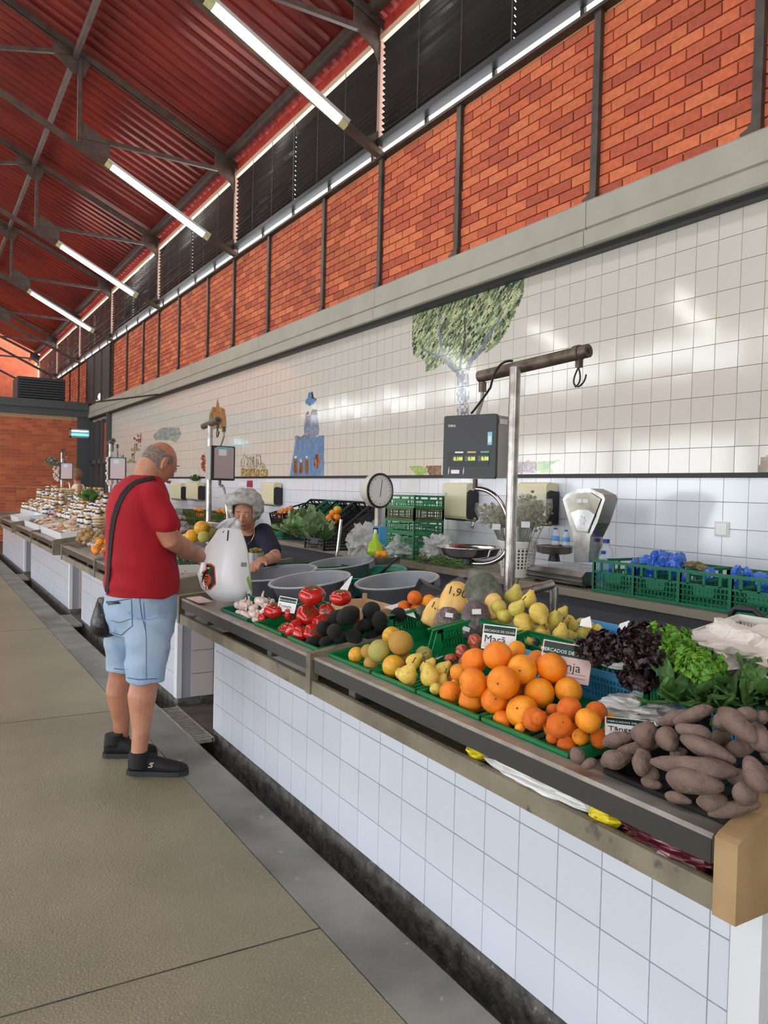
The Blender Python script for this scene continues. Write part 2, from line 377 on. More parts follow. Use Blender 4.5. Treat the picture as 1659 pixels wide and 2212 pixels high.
def tile_field(parent, X, Y0, Y1, py, Z0, rows, pz, base, mat, paint=True, limit=300, tip=.006, top=99, jit=.03):
    n = 0; gs = G(); cache = []
    for k in range(8):
        g = G(); f = 1-jit*hsh(k, 1); bc = tuple(c*f for c in base)
        tile_geo(g, 0, 0, py-.004, 0, pz-.004, bc, False, (hsh(k, 2)-.5)*tip*2, (hsh(k, 3)-.5)*tip*2)
        cache.append(g.mesh('tile', mat))
    y = Y0; i = 0
    while y < Y1-.02:
        for j in range(rows):
            z = Z0+j*pz; ye = min(y+py, Y1)
            zt = min(z+pz-.004, top)
            if zt <= z+.01: continue
            pt = paint and hit(y, ye, z, z+pz); full = ye-y > py-.01 and zt >= z+pz-.0041
            if n < limit and y > 2.0 or X < 3:
                n += 1
                if full and not pt: mo('tile', cache[int(hsh(i, j, 3)*7.99)], parent, (X, y, z))
                else:
                    g = G(); tile_geo(g, 0, 0, ye-y-.004, 0, zt-z, base, False, 0, 0) if not pt else None
                    if pt:
                        tile_geo(g, X, y, ye-.004, z, zt, base, True, 0, 0); g.v = [(a-X, b-y, c-z) for a, b, c in g.v]
                    mo('tile', g.mesh('tile', mat), parent, (X, y, z))
            else:
                f = 1-jit*hsh(i, j, 1)
                tile_geo(gs, X, y, ye-.004, z, zt, tuple(c*f for c in base), pt, (hsh(i, j, 2)-.5)*tip*2, (hsh(i, j, 4)-.5)*tip*2)
        y += py; i += 1
    if gs.v: stuff(gs.obj('tile', mat, parent))
wall_tiles = struct(G().box(XW-.004, XW+.01, 1.16, 19.55, 1.66, 3.19).obj('wall_right', m_grout))
PY = .1535
tile_field(wall_tiles, XW-.004, 2.703-PY*10, 19.54, PY, 1.652, 10, .1535, CREAM, m_cream, limit=300, top=3.18)
low_tiles = struct(G().box(XW-.006, XW+.01, 1.14, 19.55, .8, 1.62).obj('wall_right', m_grout))
tile_field(low_tiles, XW-.006, 2.755-.162*10, 19.54, .162, .851, 5, .1575, LOWC, m_low, paint=False, limit=300, tip=.003, top=1.621)
# ---- clerestory strip, louvre blinds, trusses, roof
m_glass_bright = M('daylight_glow_pane', (245, 248, 250), .4, trans=.0, emit=1.6)  # panes glow by emission, standing in for the daylight outside
TY = [-1.3, 2.84, 6.98, 11.15, 15.35, 19.5, 23.7, 27.8, 32.]
m_rail = M('rail_black', (30, 30, 31), .4)
struct(G().box(XW-.06, XW+.12, -3, 40, 4.875, 4.9).obj('trim_6', m_dark))
struct(G().box(XW-.10, XW+.0, -3, 40, 4.99, 5.05).obj('trim_7', m_rail))
gy = 1.2; n = 1
while gy < 33:
    w = struct(G().box(XW+.015, XW+.025, gy+.02, gy+.98, 4.9, 4.995).obj('window_%d' % n, m_glass_bright))
    fr = G().box(XW-.01, XW+.06, gy-.02, gy+.02, 4.9, 4.995).obj('window_frame', m_dark, w)
    gy += 1.0; n += 1
m_slat = M('slat_black', (60, 56, 54), .26, metal=.5, var=.3, vscale=3)
sm = []
for k in range(4):
    g = G(); n_ = 12
    bow = [0, .014, -.014, .024][k]
    for i in range(n_):
        y0 = i/n_; y1 = (i+1)/n_
        f = lambda t: bow*math.sin(t*math.pi*(1+k))*.6
        a = [(-.028, y0, .021+f(y0)), (.022, y0, -.022+f(y0)), (.022, y1, -.022+f(y1)), (-.028, y1, .021+f(y1))]
        g.add(a+[(x, y, z-.002) for x, y, z in a], [(0, 1, 2, 3), (7, 6, 5, 4), (0, 3, 7, 4), (1, 5, 6, 2)])
    sm.append(g.mesh('slat', m_slat))
for bi in range(len(TY)-1):
    y0, y1 = TY[bi]+.05, TY[bi+1]-.05
    if y1 < 1: continue
    bl = thing('louvre_blind', ['black slatted blind in the nearest bay, over the brick wall at top right', 'black slatted blind with bent slats behind the nearest light tube', 'black slatted blind in the second bay behind the second tube', 'slatted blind in the third bay catching grey light', 'slatted blind in the fourth bay above the louvred grille', 'far slatted blind over the brick cross wall', 'slatted blind in the last but one bay', 'slatted blind in the furthest bay'][bi], 'blind', (XW-.04, y0, 5.05), group=None)
    half = (y1-y0)/2
    for k in range(16):
        for hh in range(2):
            z = .05+k*.0585
            mo('slat', sm[int(hsh(bi, k, hh)*3.99) if hsh(k, bi, hh+3) < .35 else 0], bl, (0, hh*half+.0, z), (0, (hsh(bi, k, 2)-.5)*.12, 0), (1, half-.01, 1))
    for q in range(1, 6):
        G().cyl((XW-.072, y0+(y1-y0)*q/6, 5.05), (XW-.072, y0+(y1-y0)*q/6, 6.06), .004, 6).obj('cord', m_dark, bl)
RZ = lambda x: 6.30+(4.08-x)*.45          # roof underside height
XR = -1.6
def roof_panel(y0, y1, lab):
    # trapezoid corrugation running down the slope
    pr = []; y = y0; st = .22
    while y < y1-.001:
        pr += [(y, 0), (y+st*.30, 0), (y+st*.42, .045), (y+st*.80, .045), (y+st*.92, 0)]; y += st
    pr.append((y1, 0))
    vs = []; fs = []
    xs = [4.35, XR+.8, XR-.8, -7.6]  # strip left open at the ridge, added to let sky light in
    for x in xs:
        for (yy, h) in pr: vs.append((x, yy, (RZ(x) if x >= XR else RZ(2*XR-x))+h))
    n = len(pr)
    for i in (0, 2):
        for k in range(n-1): fs.append((i*n+k, i*n+k+1, (i+1)*n+k+1, (i+1)*n+k))
    return struct(G().add(vs, fs).obj('ceiling', m_red))
for i in range(len(TY)-1): roof_panel(TY[i], TY[i+1], i)
roof_panel(-5.5, -1.3, 9)
m_eave = M('eave_metal', (150, 120, 105), .4, metal=.3)
struct(G().box(3.86, 3.95, -3, 34, RZ(3.9)-.13, RZ(3.9)-.03).obj('trim_8', m_dark))
struct(G().box(4.02, 4.08, -3, 34, 6.04, 6.10).obj('trim_9', M('sunlit_angle', (226, 190, 160), .5)))  # pale colour carries the sunlight falling on this angle
g = G(); y = 0
while y < 33:
    g.box(4.05, 4.07, y, y+.15, 6.10, 6.24+.03*hsh(y, 1)); y += .16
struct(g.obj('trim_10', M('red_flashing', (206, 74, 58), .5, rgb2=(178, 54, 44), vscale=12)))
m_tr = M('truss_steel', (98, 82, 72), .5, rgb2=(78, 64, 58), vscale=6, metal=.2)
m_trp = M('truss_pale', (176, 140, 122), .5)
def truss(ty, lab):
    t = thing('roof_truss', lab, 'truss', (4.05, ty, 4.9))
    for s in (1, -1):
        X = lambda x: x if s == 1 else 2*XR-x
        pt = lambda x, z, dy=0: (X(x), ty+dy, z)
        UC = lambda x: 6.22+(4.05-x)*.45; LC = lambda x: 4.9+(4.1-x)*.475
        g = G()
        for dy in (-.035, .035): g.bar(pt(4.08, UC(4.08)-.03, dy), pt(XR, UC(XR)-.03, dy), .012, .075)
        g.bar(pt(4.08, UC(4.08)+.005), pt(XR, UC(XR)+.005), .11, .012); g.obj('upper_chord', m_tr, t)
        g = G()
        for dy in (-.03, .03): g.bar(pt(4.1, LC(4.1), dy), pt(.2, LC(.2), dy), .01, .06)
        g.bar(pt(4.1, LC(4.1)-.03), pt(.2, LC(.2)-.03), .09, .01); g.obj('lower_chord', m_tr, t)
        G().bar(pt(4.05, 4.95), pt(4.05, 6.2), .05, .05).obj('post', m_trp, t)
        G().bar(pt(1.86, LC(1.86)), pt(1.86, UC(1.86)-.05), .05, .05).obj('web_bar', m_tr, t)
        G().bar(pt(3.98, 6.1), pt(1.95, 6.1), .05, .055).obj('web_bar', m_tr, t)
        G().bar(pt(1.75, UC(1.75)-.1), pt(.2, LC(.2)+.05), .05, .05).obj('web_bar', m_tr, t)
        G().bar(pt(.2, LC(.2)), pt(XR, UC(XR)-.05), .05, .05).obj('web_bar', m_tr, t)
        for poly_ in ([(4.07, 6.24), (3.72, 6.34), (3.72, 6.1), (3.95, 5.95), (4.07, 5.72)], [(4.07, 4.92), (3.85, 5.02), (4.07, 5.18)],
                      [(1.85, 6.32), (2.25, 6.1), (2.25, 5.86), (1.85, 5.98)], [(1.55, UC(1.55)-.05), (2.0, UC(2.0)-.05), (1.9, UC(1.9)-.33), (1.75, UC(1.75)-.34), (1.5, UC(1.5)-.25)]):
            G().prism([(X(x), ty, z) for x, z in poly_], (0, -.008, 0), (0, .008, 0)).obj('gusset_plate', m_tr, t)
    return t
tl = ['steel roof truss off the top edge, over the nearest brick panel', 'nearest roof truss, carrying the first light tube', 'second roof truss, carrying the second light tube', 'third roof truss, carrying the third light tube', 'fourth roof truss, with the small fourth tube', 'fifth roof truss over the brick cross wall', 'sixth roof truss in the distance', 'seventh roof truss in the distance']
for i, y in enumerate(TY[1:9]): truss(y, tl[i])
for i in range(len(TY)-1):
    for x in (1.8, 2*XR-1.8):
        G().bar((x, TY[i]+.04, 7.12), (x, TY[i+1]-.04, 7.12), .055, .10).obj('trim_11', m_tr)['kind'] = 'structure'
# tube lights under the lower chords
m_tube = M('tube_glow', (252, 255, 248), .4, emit=14)
m_cap = M('tube_cap', (206, 206, 150), .3, rgb2=(190, 190, 140)); m_house = M('lamp_housing', (196, 196, 190), .4)
lt = ['brightest long fluorescent tube lamp, hanging from the nearest truss', 'second long tube lamp down the hall', 'third tube lamp down the hall', 'fourth and smallest clear tube lamp']
for i, y in enumerate(TY[2:6]):
    for s in (1, -1):
        X = lambda x: x if s == 1 else 2*XR-x
        yy = y-.08
        a = Vector((X(3.62), yy, 5.06)); b = Vector((X(2.19), yy, 5.80))
        t = thing('tube_lamp', lt[i] if s == 1 else 'tube lamp on the far side of the hall', 'lamp', tuple((a+b)/2), group=None if s == 1 else 'lamps on the other roof slope')
        d = (b-a).normalized()
        upn = Vector((d.z*(-1 if s == 1 else 1), 0, abs(d.x)))
        upn = Vector((-d.z, 0, d.x)) if d.x > 0 else Vector((d.z, 0, -d.x))
        G().tube([a+d*.08, b-d*.08], .042, 12).obj('diffuser', m_tube, t, smooth=True)
        G().tube([a, a+d*.085], .044, 12).obj('end_cap', m_cap, t); G().tube([b-d*.085, b], .044, 12).obj('end_cap', m_cap, t)
        G().bar(a+upn*.042, b+upn*.042, .085, .035, up=upn).obj('housing', m_house, t)
# far cross wall with its beam, louvre box and the door bay
YF = 22.
fw = struct(G().box(-8, 3.72, YF, YF+.2, -.1, 3.25).obj('wall_far', m_mort))
fv = []
for k in range(8):
    g = G(); g.col = bcol(k, 9); g.box(0, BP-.012, 0, .02, 0, BH-.011); fv.append(g.mesh('brick', m_bt))
for j in range(22):
    z = 1.38+j*BH; x = 3.72-BP-(BP/2 if j % 2 else 0)
    if j % 2: mo('brick', fv[j % 8], fw, (3.72-BP/2, YF-.012, z), (0, 0, 0), (.5, 1, 1))
    while x > 1.3:
        mo('brick', fv[int(hsh(x, j)*7.99)], fw, (x, YF-.012, z), (0, 0, 0), (1, 1, 1)); x -= BP
g = G()
for j in range(40):
    z = .0+j*BH; x = (1.3 if z > 1.3 else 3.72)-BP
    while x > -4:
        g.col = bcol(int(x*9), j); g.box(x, x+BP-.012, YF-.012, YF, z, z+BH-.011); x -= BP
stuff(g.obj('brick', m_bt, fw))
m_dg = M('dark_grey_paint', (74, 78, 80), .45)
struct(G().box(-8, 4.0, YF-.12, YF+.3, 3.24, 3.42).obj('trim_12', m_dg)); struct(G().box(-8, 3.96, YF-.18, YF+.3, 3.42, 3.62).obj('trim_13', m_dg))
struct(G().box(3.72, 4.1, YF-.05, YF+.3, 0, 3.3).obj('wall_far', m_dg))
lb = thing('louvre_box', 'dark louvred box on top of the brick cross wall', 'vent', (3.0, YF+.1, 3.62))
G().box(2.28, 3.42, YF+.06, YF+1.2, 3.62, 4.2).obj('casing', M('louvre_dark', (50, 52, 54), .5), lb)
for k in range(8): G().bar((2.3, YF+.03, 3.68+k*.065), (3.4, YF+.03, 3.68+k*.065), .05, .03, up=(0, .5, 1)).obj('slat', m_dg, lb)
# louvred grille in the upper side wall
lg = thing('louvre_grille', 'tall dark louvred grille in the brick wall beside the cross wall', 'grille', (XW-.06, 21, 3.6))
G().box(XW-.035, XW-.005, 19.56, 22.55, 3.56, 4.86).obj('backing', m_black, lg)
for k in range(24): G().bar((XW-.055, 19.56, 3.6+k*.053), (XW-.055, 22.55, 3.6+k*.053), .05, .008, up=(1, 0, .7)).obj('slat', M('grille_slat', (96, 94, 90), .5), lg)
for y in (19.58, 20.55, 21.5, 22.5): G().box(XW-.085, XW-.036, y-.02, y+.02, 3.56, 4.86).obj('mullion', m_dark, lg)
# door bay at the end of the tiles
struct(G().box(XW-.12, XW-.0, 19.56, 19.66, 0, 3.2).obj('trim_14', m_dg))
dr = struct(G().box(XW-.02, XW+.0, 19.66, 21.9, 0, 3.1).obj('door_1', M('door_dark', (72, 62, 56), .3)))
for y in (19.66, 20.3, 20.9, 21.7): G().box(XW-.08, XW-.02, y, y+.09, 0, 3.1).obj('door_frame', m_dg, dr)
G().box(XW-.08, XW-.02, 19.7, 21.8, 2.0, 2.1).obj('door_frame', m_dg, dr)
G().box(XW-.035, XW-.02, 19.75, 20.28, 2.1, 3.0).obj('door_panel', M('door_brick', (170, 82, 56), .7, rgb2=(150, 70, 50), vscale=8), dr)
G().box(XW-.03, XW-.02, 21.0, 21.2, 2.35, 2.6).obj('notice', M('paper', (232, 232, 228), .8), dr)
struct(G().box(-8, 4.2, 33.6, 33.8, 0, 10).obj('wall_back', M('brick_far', (186, 92, 60), .8, rgb2=(170, 80, 52), vscale=6)))
struct(G().box(-7.3, -3.6, -5.6, -5.5, 0, 6.3).obj('wall_front_added', m_beam)); struct(G().box(-1.2, 4.3, -5.6, -5.5, 0, 6.3).obj('wall_front_added', m_beam)); struct(G().box(-7.3, 4.3, -5.6, -5.5, 6.3, 9).obj('wall_front_added', m_beam)); struct(G().box(XW, XW+.2, -5.5, -3, -.2, 6.3).obj('wall_right', m_beam))  # unseen front wall with a doorway, added to hold back outdoor light
# other side of the hall (only lights and is mirrored in the glaze)
m_far = M('brick_plain', (180, 84, 54), .8, rgb2=(160, 72, 48), vscale=5)
struct(G().box(-7.3, -7.1, -6, 34, 2.9, 4.45).obj('wall_left', m_far))
struct(G().box(-7.25, -7.15, -6, 34, 5.15, 6.3).obj('wall_left', m_slat))
for y in range(-6, 34, 4): struct(G().box(-7.3, -7.1, y, y+.5, -.1, 6.3).obj('wall_left', m_beam))
# ---- gutter gratings in the gaps between stalls
m_gr = M('cast_grate', (150, 144, 132), .6, rgb2=(120, 116, 108), vscale=30)
for i, (a, b, lab) in enumerate(((4.46, 5.22, 'slotted metal drain grating across the gutter beside the man'), (8.7, 9.4, 'drain grating in the gap past the second stall'), (13.1, 13.85, 'furthest drain grating, small and far down the gutter'))):
    g = G(); g.box(1.425, 1.435, a, b, -.02, .006); g.box(1.535, 1.548, a, b, -.02, .006)
    k = a
    while k < b: g.box(1.43, 1.54, k, k+.018, -.02, .005); k += .038
    tag(g.obj('drain_grate', m_gr), lab, 'grating')
# ================================================================ STALLS
m_stone = M('stone_shelf', (134, 124, 104), .6, rgb2=(104, 96, 80), vscale=5, bump=.3, bscale=60, spots=((84, 80, 70), 12, .66))
m_steel = M('satin_steel', (166, 160, 150), .34, metal=.3, rgb2=(146, 140, 130), vscale=14)
m_steeld = M('steel_grey', (92, 90, 88), .4, metal=.4)  # darker grey steel for brackets and back boards
m_chrome = M('chrome', (206, 206, 206), .14, metal=1.)
m_tan = M('tan_board', (168, 140, 100), .6, rgb2=(150, 122, 84), vscale=7, bump=.15, bscale=40)
m_tw = M('tile_counter', rough=.2, attr=True, coat=.0)
m_plast = M('white_plaster', (160, 160, 166), .6, var=.08, vscale=4)
m_slab = M('dark_slab', (112, 112, 110), .45, rgb2=(90, 90, 88), vscale=6)
CW = lin((214, 219, 230))
XT = 1.58
def counter(name, lab, y0, y1, b0, b1, cap, near):
    t = thing(name, lab, 'counter', (1.95, (b0+b1)/2, -.02))
    G().box(XT, 2.42, b0, b1, -.02, .66).obj('base', m_plast, t)
    g = G()
    n = 60; vs = []
    g.box(XT-.004, 2.424, b0-.004, b1+.004, -.249, .03); g.obj('plinth', m_plinth, t)
    # glazed tiles on the aisle face, each on its own
    ms = []
    for k in range(8):
        q = G(); f = 1-.05*hsh(k, 11)
        tile_geo(q, 0, 0, .16, 0, .158, tuple(c*f for c in CW), False, (hsh(k, 2)-.5)*.004, (hsh(k, 3)-.5)*.004, th=.007); ms.append(q.mesh('tile', m_tw))
    G().box(XT-.002, XT, b0+.01, b1-.01, .03, .66).obj('grout', m_grout, t)
    yy = 1.118-.164*3; i = 0; gs = G()
    while yy < b1:
        for j in range(5):
            z = .03+.162*j-.002; a = max(yy, b0+.075); b = min(yy+.164, b1-.012)
            if b-a < .03: continue
            top = min(z+.158, .655)
            if top-z < .02: continue
            if near and a == yy and b > yy+.16 and top > z+.157: mo('tile', ms[int(hsh(i, j)*7.99)], t, (XT-.002-1.95, yy-(b0+b1)/2, z+.02))
            else:
                f = 1-.05*hsh(i, j, 6)
                q = gs if not near else G()
                tile_geo(q, XT-.002, a, b-.004, z, top, tuple(c*f for c in CW), False, 0, 0, th=.007)
                if near: q.obj('tile', m_tw, t)
        yy += .164; i += 1
    if gs.v: stuff(gs.obj('tile', m_tw, t))
    G().box(XT-.014, XT+.02, b0-.004, b0+.07, .03, .66).obj('corner_strip', M('white_strip', (224, 226, 230), .4), t)
    G().box(XT-.010, XT+.02, b1-.012, b1+.006, .03, .66).obj('corner_strip', MATS['white_strip'], t)
    # end face tiles towards the camera
    for k in range(5):
        for j in range(4):
            x = 1.665+k*.162; q = G(); q.col = tuple(c*f for c, f in zip(lin((206, 194, 192)), (1, 1, 1)))
            q.box(x, x+.157, b0-.012, b0-.004, .035+j*.162, .035+j*.162+min(.157, .62-j*.162)); q.obj('tile', m_tw, t)
    # stone shelf with raised lip
    g = G().prism([(1.40, y0, .66), (1.40, y0, .716), (1.425, y0, .716), (1.425, y0, .698), (2.46, y0, .70), (2.46, y0, .66)], (0, 0, 0), (0, y1-y0, 0))
    g.obj('stone_shelf', m_stone, t)
    return t
A = counter('market_counter', 'long nearest white-tiled stall counter with a steel edge and the front fruit crates', .96, 4.74, .99, 4.545, True, True)
def steel(t, y0, y1, xb, lab=None):
    g = G().prism([(1.405, y0, .752), (1.405, y0, .806), (1.411, y0, .813), (1.475, y0, DZ(1.475)+.004), (1.475, y0, DZ(1.475)-.035), (1.44, y0, .76), (1.44, y0, .752)], (0, 0, 0), (0, y1-y0, 0))
    g.obj('steel_edge', m_steel, t)
    G().box(1.403, 1.4055, y0, y1, .752, .803).obj('front_band', M('band_dark', (62, 60, 57), .35, metal=.3), t)
    G().prism([(1.476, y0, DZ(1.476)-.034), (xb, y0, DZ(xb)-.034), (xb, y0, DZ(xb)-.044), (1.476, y0, DZ(1.476)-.044)], (0, 0, 0), (0, y1-y0, 0)).obj('display_tray', m_steel, t)
    k = y0+.45
    while k < y1: G().box(1.43, 1.5, k, k+.05, .70, .757).obj('bracket', m_steeld, t); k += 1.1
def frame(t, y, w=.035, mat=None, xb=2.0, top=.018, mt=.028):
    g = G().prism([(1.392, y, .655), (1.392, y, .826), (1.42, y, .835), (xb, y, DZ(xb)+top), (xb, y, .655)], (0, -w/2, 0), (0, w/2, 0))
    g.obj('divider', mat or m_stone, t)
def frame_open(t, y, xb=2.0):
    g = G(); w = .04
    g.prism([(1.392, y, .66), (1.392, y, .826), (1.43, y, .832), (1.43, y, .66)], (0, -w/2, 0), (0, w/2, 0))
    g.prism([(1.43, y, .79), (1.43, y, .832), (xb, y, DZ(xb)+.02), (xb, y, DZ(xb)-.03)], (0, -w/2, 0), (0, w/2, 0))
    g.obj('divider', m_stone, t)
steel(A, 1.0, 2.862, 2.40); steel(A, 2.902, 3.82, 1.90); steel(A, 3.822, 4.70, 1.66)
frame_open(A, 2.882, 2.0); frame_open(A, 4.72, 1.62)
G().prism([(1.388, .93, .66), (1.388, .93, .82), (1.40, .93, .828), (1.53, .93, .886), (2.42, .93, 1.02), (2.42, .93, .66)], (0, 0, 0), (0, .052, 0)).obj('end_board', m_tan, A)
G().box(1.92, 2.44, 2.9, 3.82, .701, .785).box(1.69, 2.44, 3.82, 4.7, .701, .785).obj('back_slab', m_slab, A)
G().prism([(2.40, 1.0, .70), (2.44, 1.0, .70), (2.44, 1.0, .93), (2.40, 1.0, .93)], (0, 0, 0), (0, 1.86, 0)).obj('back_board', m_steeld, A)
def far_counter(y0, y1, b0, b1, div, lab):
    t = counter('market_counter', lab, y0, y1, b0, b1, False, False)
    steel(t, y0+.05, div-.02, 2.40); steel(t, div+.02, y1-.02, 2.40)
    frame(t, y0+.02, .035, xb=2.42, top=.03); frame_open(t, div, 1.88); frame_open(t, y1-.02, 1.88)
    G().box(2.41, 2.44, y0+.05, y1-.02, .701, .95).obj('back_board', m_steeld, t)
    return t
B2 = far_counter(5.30, 9.14, 5.31, 8.88, 7.31, 'second tiled stall counter, just beyond the man in the red shirt')
B3 = far_counter(9.72, 13.6, 9.63, 13.1, 11.72, 'third tiled stall counter with white trays along its edge')
B4 = far_counter(14.1, 18.0, 13.95, 17.5, 16.0, 'furthest tiled stall counter at the left edge of the photo')
# ---- back shelf along the wall: stone top, dark panel
XS = 3.4
for i, (y0, y1) in enumerate(((1.2, 5.0), (5.004, 9.1), (9.7, 13.5), (14, 18))):
    t = thing('back_shelf', ['long stone-topped back shelf under the green crates and old scale', 'back shelf behind the second stall', 'back shelf behind the third stall', 'back shelf behind the furthest stall'][i], 'shelf', (3.75, (y0+y1)/2, -.02))
    G().box(XS, XW-.02, y0, y1, .895, .93).obj('shelf_top', m_stone, t)
    G().box(XS-.008, XS+.02, y0, y1, .89, .932).obj('front_edge', M('edge_pale', (146, 138, 122), .5), t)
    G().box(XS+.03, XS+.06, y0, y1, .38, .895).obj('front_panel', M('panel_dark', (88, 90, 94), .4), t)
    for y in (y0+.05, (y0+y1)/2, y1-.1): G().box(XS+.06, XW-.05, y, y+.06, -.02, .895).obj('support', m_plast, t)
# ---------------------------------------------------------------- crates
m_green = M('crate_green', (10, 128, 72), .38, coat=.1); m_greend = M('crate_dark_green', (12, 112, 80), .4)
m_olive = M('crate_olive', (76, 92, 36), .5); m_blue = M('crate_blue', (74, 156, 208), .4); m_bcr = M('crate_black', (24, 25, 27), .45)
m_redc = M('crate_red', (122, 30, 38), .5); m_crw = M('crate_white', (222, 220, 212), .5)
def low_crate(L=.50, W=.33, hf=.05, hb=.145, step=.26):
    """shallow display crate: low front, walls stepping up to a high back with finger holes"""
    g = G(); t = .006
    g.box(0, L, 0, W, 0, .004)
    for k in range(9): g.box(0, L, W*k/9, W*k/9+.01, .004, .008)
    g.box(0, t, 0, W, 0, hf); g.box(-.006, t, -.004, W+.004, hf-.010, hf)            # front and its rim
    for y in (0, W-t):
        g.box(0, step, y, y+t, 0, hf); g.box(0, step, y-.004, y+t+.004, hf-.008, hf)
        g.prism([(step, y, 0), (step, y, hf), (step+.045, y, hb), (step+.07, y, hb), (step+.055, y, .06), (L, y, .06), (L, y, 0)], (0, 0, 0), (0, t, 0))
        g.box(step+.04, L, y, y+t, hb-.02, hb); g.box(step+.02, L, y-.004, y+t+.004, hb-.006, hb)
        n = 13
        for k in range(n+1): x = step+.06+(L-step-.06)*k/n; g.box(x-.003, x+.003, y, y+t, .055, hb-.018)
        g.box(step+.06, L, y, y+t, .088, .096)
    g.box(L-t, L, 0, W, 0, .055); g.box(L-t, L+.006, -.004, W+.004, hb-.008, hb); g.box(L-t, L, 0, W, hb-.02, hb)
    for k in range(5): y = W*k/4; g.box(L-t, L, max(0, y-.009), min(W, y+.009), .05, hb-.01)
    for k in range(17): y = W*k/16; g.box(L-t, L, max(0, y-.003), min(W, y+.003), .05, .085)
    g.box(L-t, L, 0, W, .082, .09)
    return g
TILT = math.atan(TS)
def bed(y, x=1.455, up=-.022): return Vector((x, y, DZ(x)+up))
lowc = low_crate().mesh('crate', m_green)
crates = []
def disp_crate(y0, W, lab, x=1.482, me=None, mat=None, L=.5, name='display_crate', up=-.032, hb=.145, step=.26):
    me = low_crate(L, W, hf=.050, hb=hb, step=step).mesh('crate', mat or m_green)
    o = mo(name, me, None, bed(y0*1.012, x, up), (0, -TILT, 0)); tag(o, lab, 'crate'); crates.append(o); return o
disp_crate(2.490, .333, 'green crate of melons with an empty back corner, beside the stone divider')
disp_crate(2.185, .285, 'green crate of blotchy yellow pears, next to the melons')
disp_crate(1.838, .33, 'green crate under the heap of big oranges')
disp_crate(1.465, .355, 'green crate of small oranges with white paper at its back')
disp_crate(2.925, .30, 'green crate holding the black avocados', L=.36, hb=.09, step=.22)
disp_crate(3.30, .34, 'green slotted crate of red tomatoes', L=.36, hb=.09, step=.22)
disp_crate(3.73, .40, 'dark green crate of garlic bulbs at the left end', mat=m_greend, L=.175, hb=.06, step=.10)
disp_crate(1.0, .34, 'black tray under the sweet potatoes', mat=m_bcr, L=.5, hb=.09, name='display_tray_crate')
def lattice_crate(W, D_, H, rows=3, cols=12, t=.008, win=True, mat=None):
    """deep crate: x depth D_, y width W; windows under the rim and a fine grid below"""
    g = G()
    g.box(0, D_, 0, W, 0, .006)
    def side(a, b, n, solid):
        a = Vector(a); b = Vector(b); d = b-a; ln = d.length
        P_ = lambda u, z: a+d*u+Vector((0, 0, z))
        g.bar(P_(0, H-.008), P_(1, H-.008), t*1.8, .016); g.bar(P_(0, .008), P_(1, .008), t*1.3, .016)
        for u in (0, 1): g.bar(P_(u, 0), P_(u, H), t*1.8, t*1.8, up=(1, 0, 0))
        top = H*.62 if win else H
        g.bar(P_(0, top), P_(1, top), t, .012)
        for k in range(1, n): g.bar(P_(k/n, .01), P_(k/n, top), t*.7, .006, up=d.normalized())
        for r in range(1, rows+1): g.bar(P_(0, top*r/(rows+1)), P_(1, top*r/(rows+1)), t*.7, .006)
        if win:
            for u in (.18, .5, .82) if ln < .45 else (.12, .34, .5, .66, .88): g.bar(P_(u, top), P_(u, H), t, .016, up=d.normalized())
        if solid: g.prism([P_(.3, top*.55), P_(.7, top*.55), P_(.72, top*1.02), P_(.28, top*1.02)], d.cross(Vector((0, 0, 1))).normalized()*-.002, d.cross(Vector((0, 0, 1))).normalized()*.006)
    side((0, 0, 0), (0, W, 0), cols, win); side((D_, 0, 0), (D_, W, 0), cols, win)
    side((0, 0, 0), (D_, 0, 0), int(cols*D_/W), False); side((0, W, 0), (D_, W, 0), int(cols*D_/W), False)
    return g
bc = lattice_crate(.298, .42, .19).mesh('crate', m_greend)
blab = ['green crate of blue packets right of the old scale, leftmost of the row', 'green crate heaped with blue packets, second of the row', 'green crate with a brown packet on its rim, third of the row', 'green crate of blue packets behind the black chair handle']
ys = [2.72, 2.42, 2.115, 1.81]
for k, y in enumerate(ys): tag(mo('plastic_crate', bc, None, (3.47, y+.345-.04, .932)), blab[k], 'crate', 'green crates on the back shelf')
# stack of five crates left of the first towel dispenser
def wp(px, py, X): return U(px, py, 0, X)
a = wp(833, 1180, 3.55); b = wp(893, 1190, 3.55)
W5 = abs(a.y-b.y); D5 = U(955, 1180, 1, b.y).x-3.55
s5 = lattice_crate(W5, D5, .105, rows=1, cols=12)
sg = s5.mesh('crate', m_green); so = lattice_crate(W5, D5, .105, rows=3, cols=14, win=False).mesh('crate', m_olive)
sl = ['green crate at the bottom of the stack on the back shelf', 'green crate second from the bottom of the stack', 'green crate in the middle of the stack with red bits inside', 'olive finely slotted crate in the stack', 'green crate topmost of the stack']
for k in range(5): tag(mo('plastic_crate', so if k == 3 else sg, None, (3.55, b.y, .934+k*.1065)), sl[k], 'crate', 'stacked crates on the back shelf')
# blue crates at the back of the display
bl_ = lattice_crate(.30, .42, .10, rows=2, cols=22, win=False).mesh('crate', m_blue)
for k, (y, x, lb_) in enumerate(((1.90, 1.98, 'light blue slatted crate of pears'), (1.585, 1.98, 'light blue slatted crate behind the dark red lettuce'), (1.26, 1.98, 'light blue slatted crate beneath the white basket and crumpled paper'))):
    tag(mo('plastic_crate', bl_, None, (x-.1, y, DZ(x-.1)-.025), (0, -TILT, 0)), lb_, 'crate')
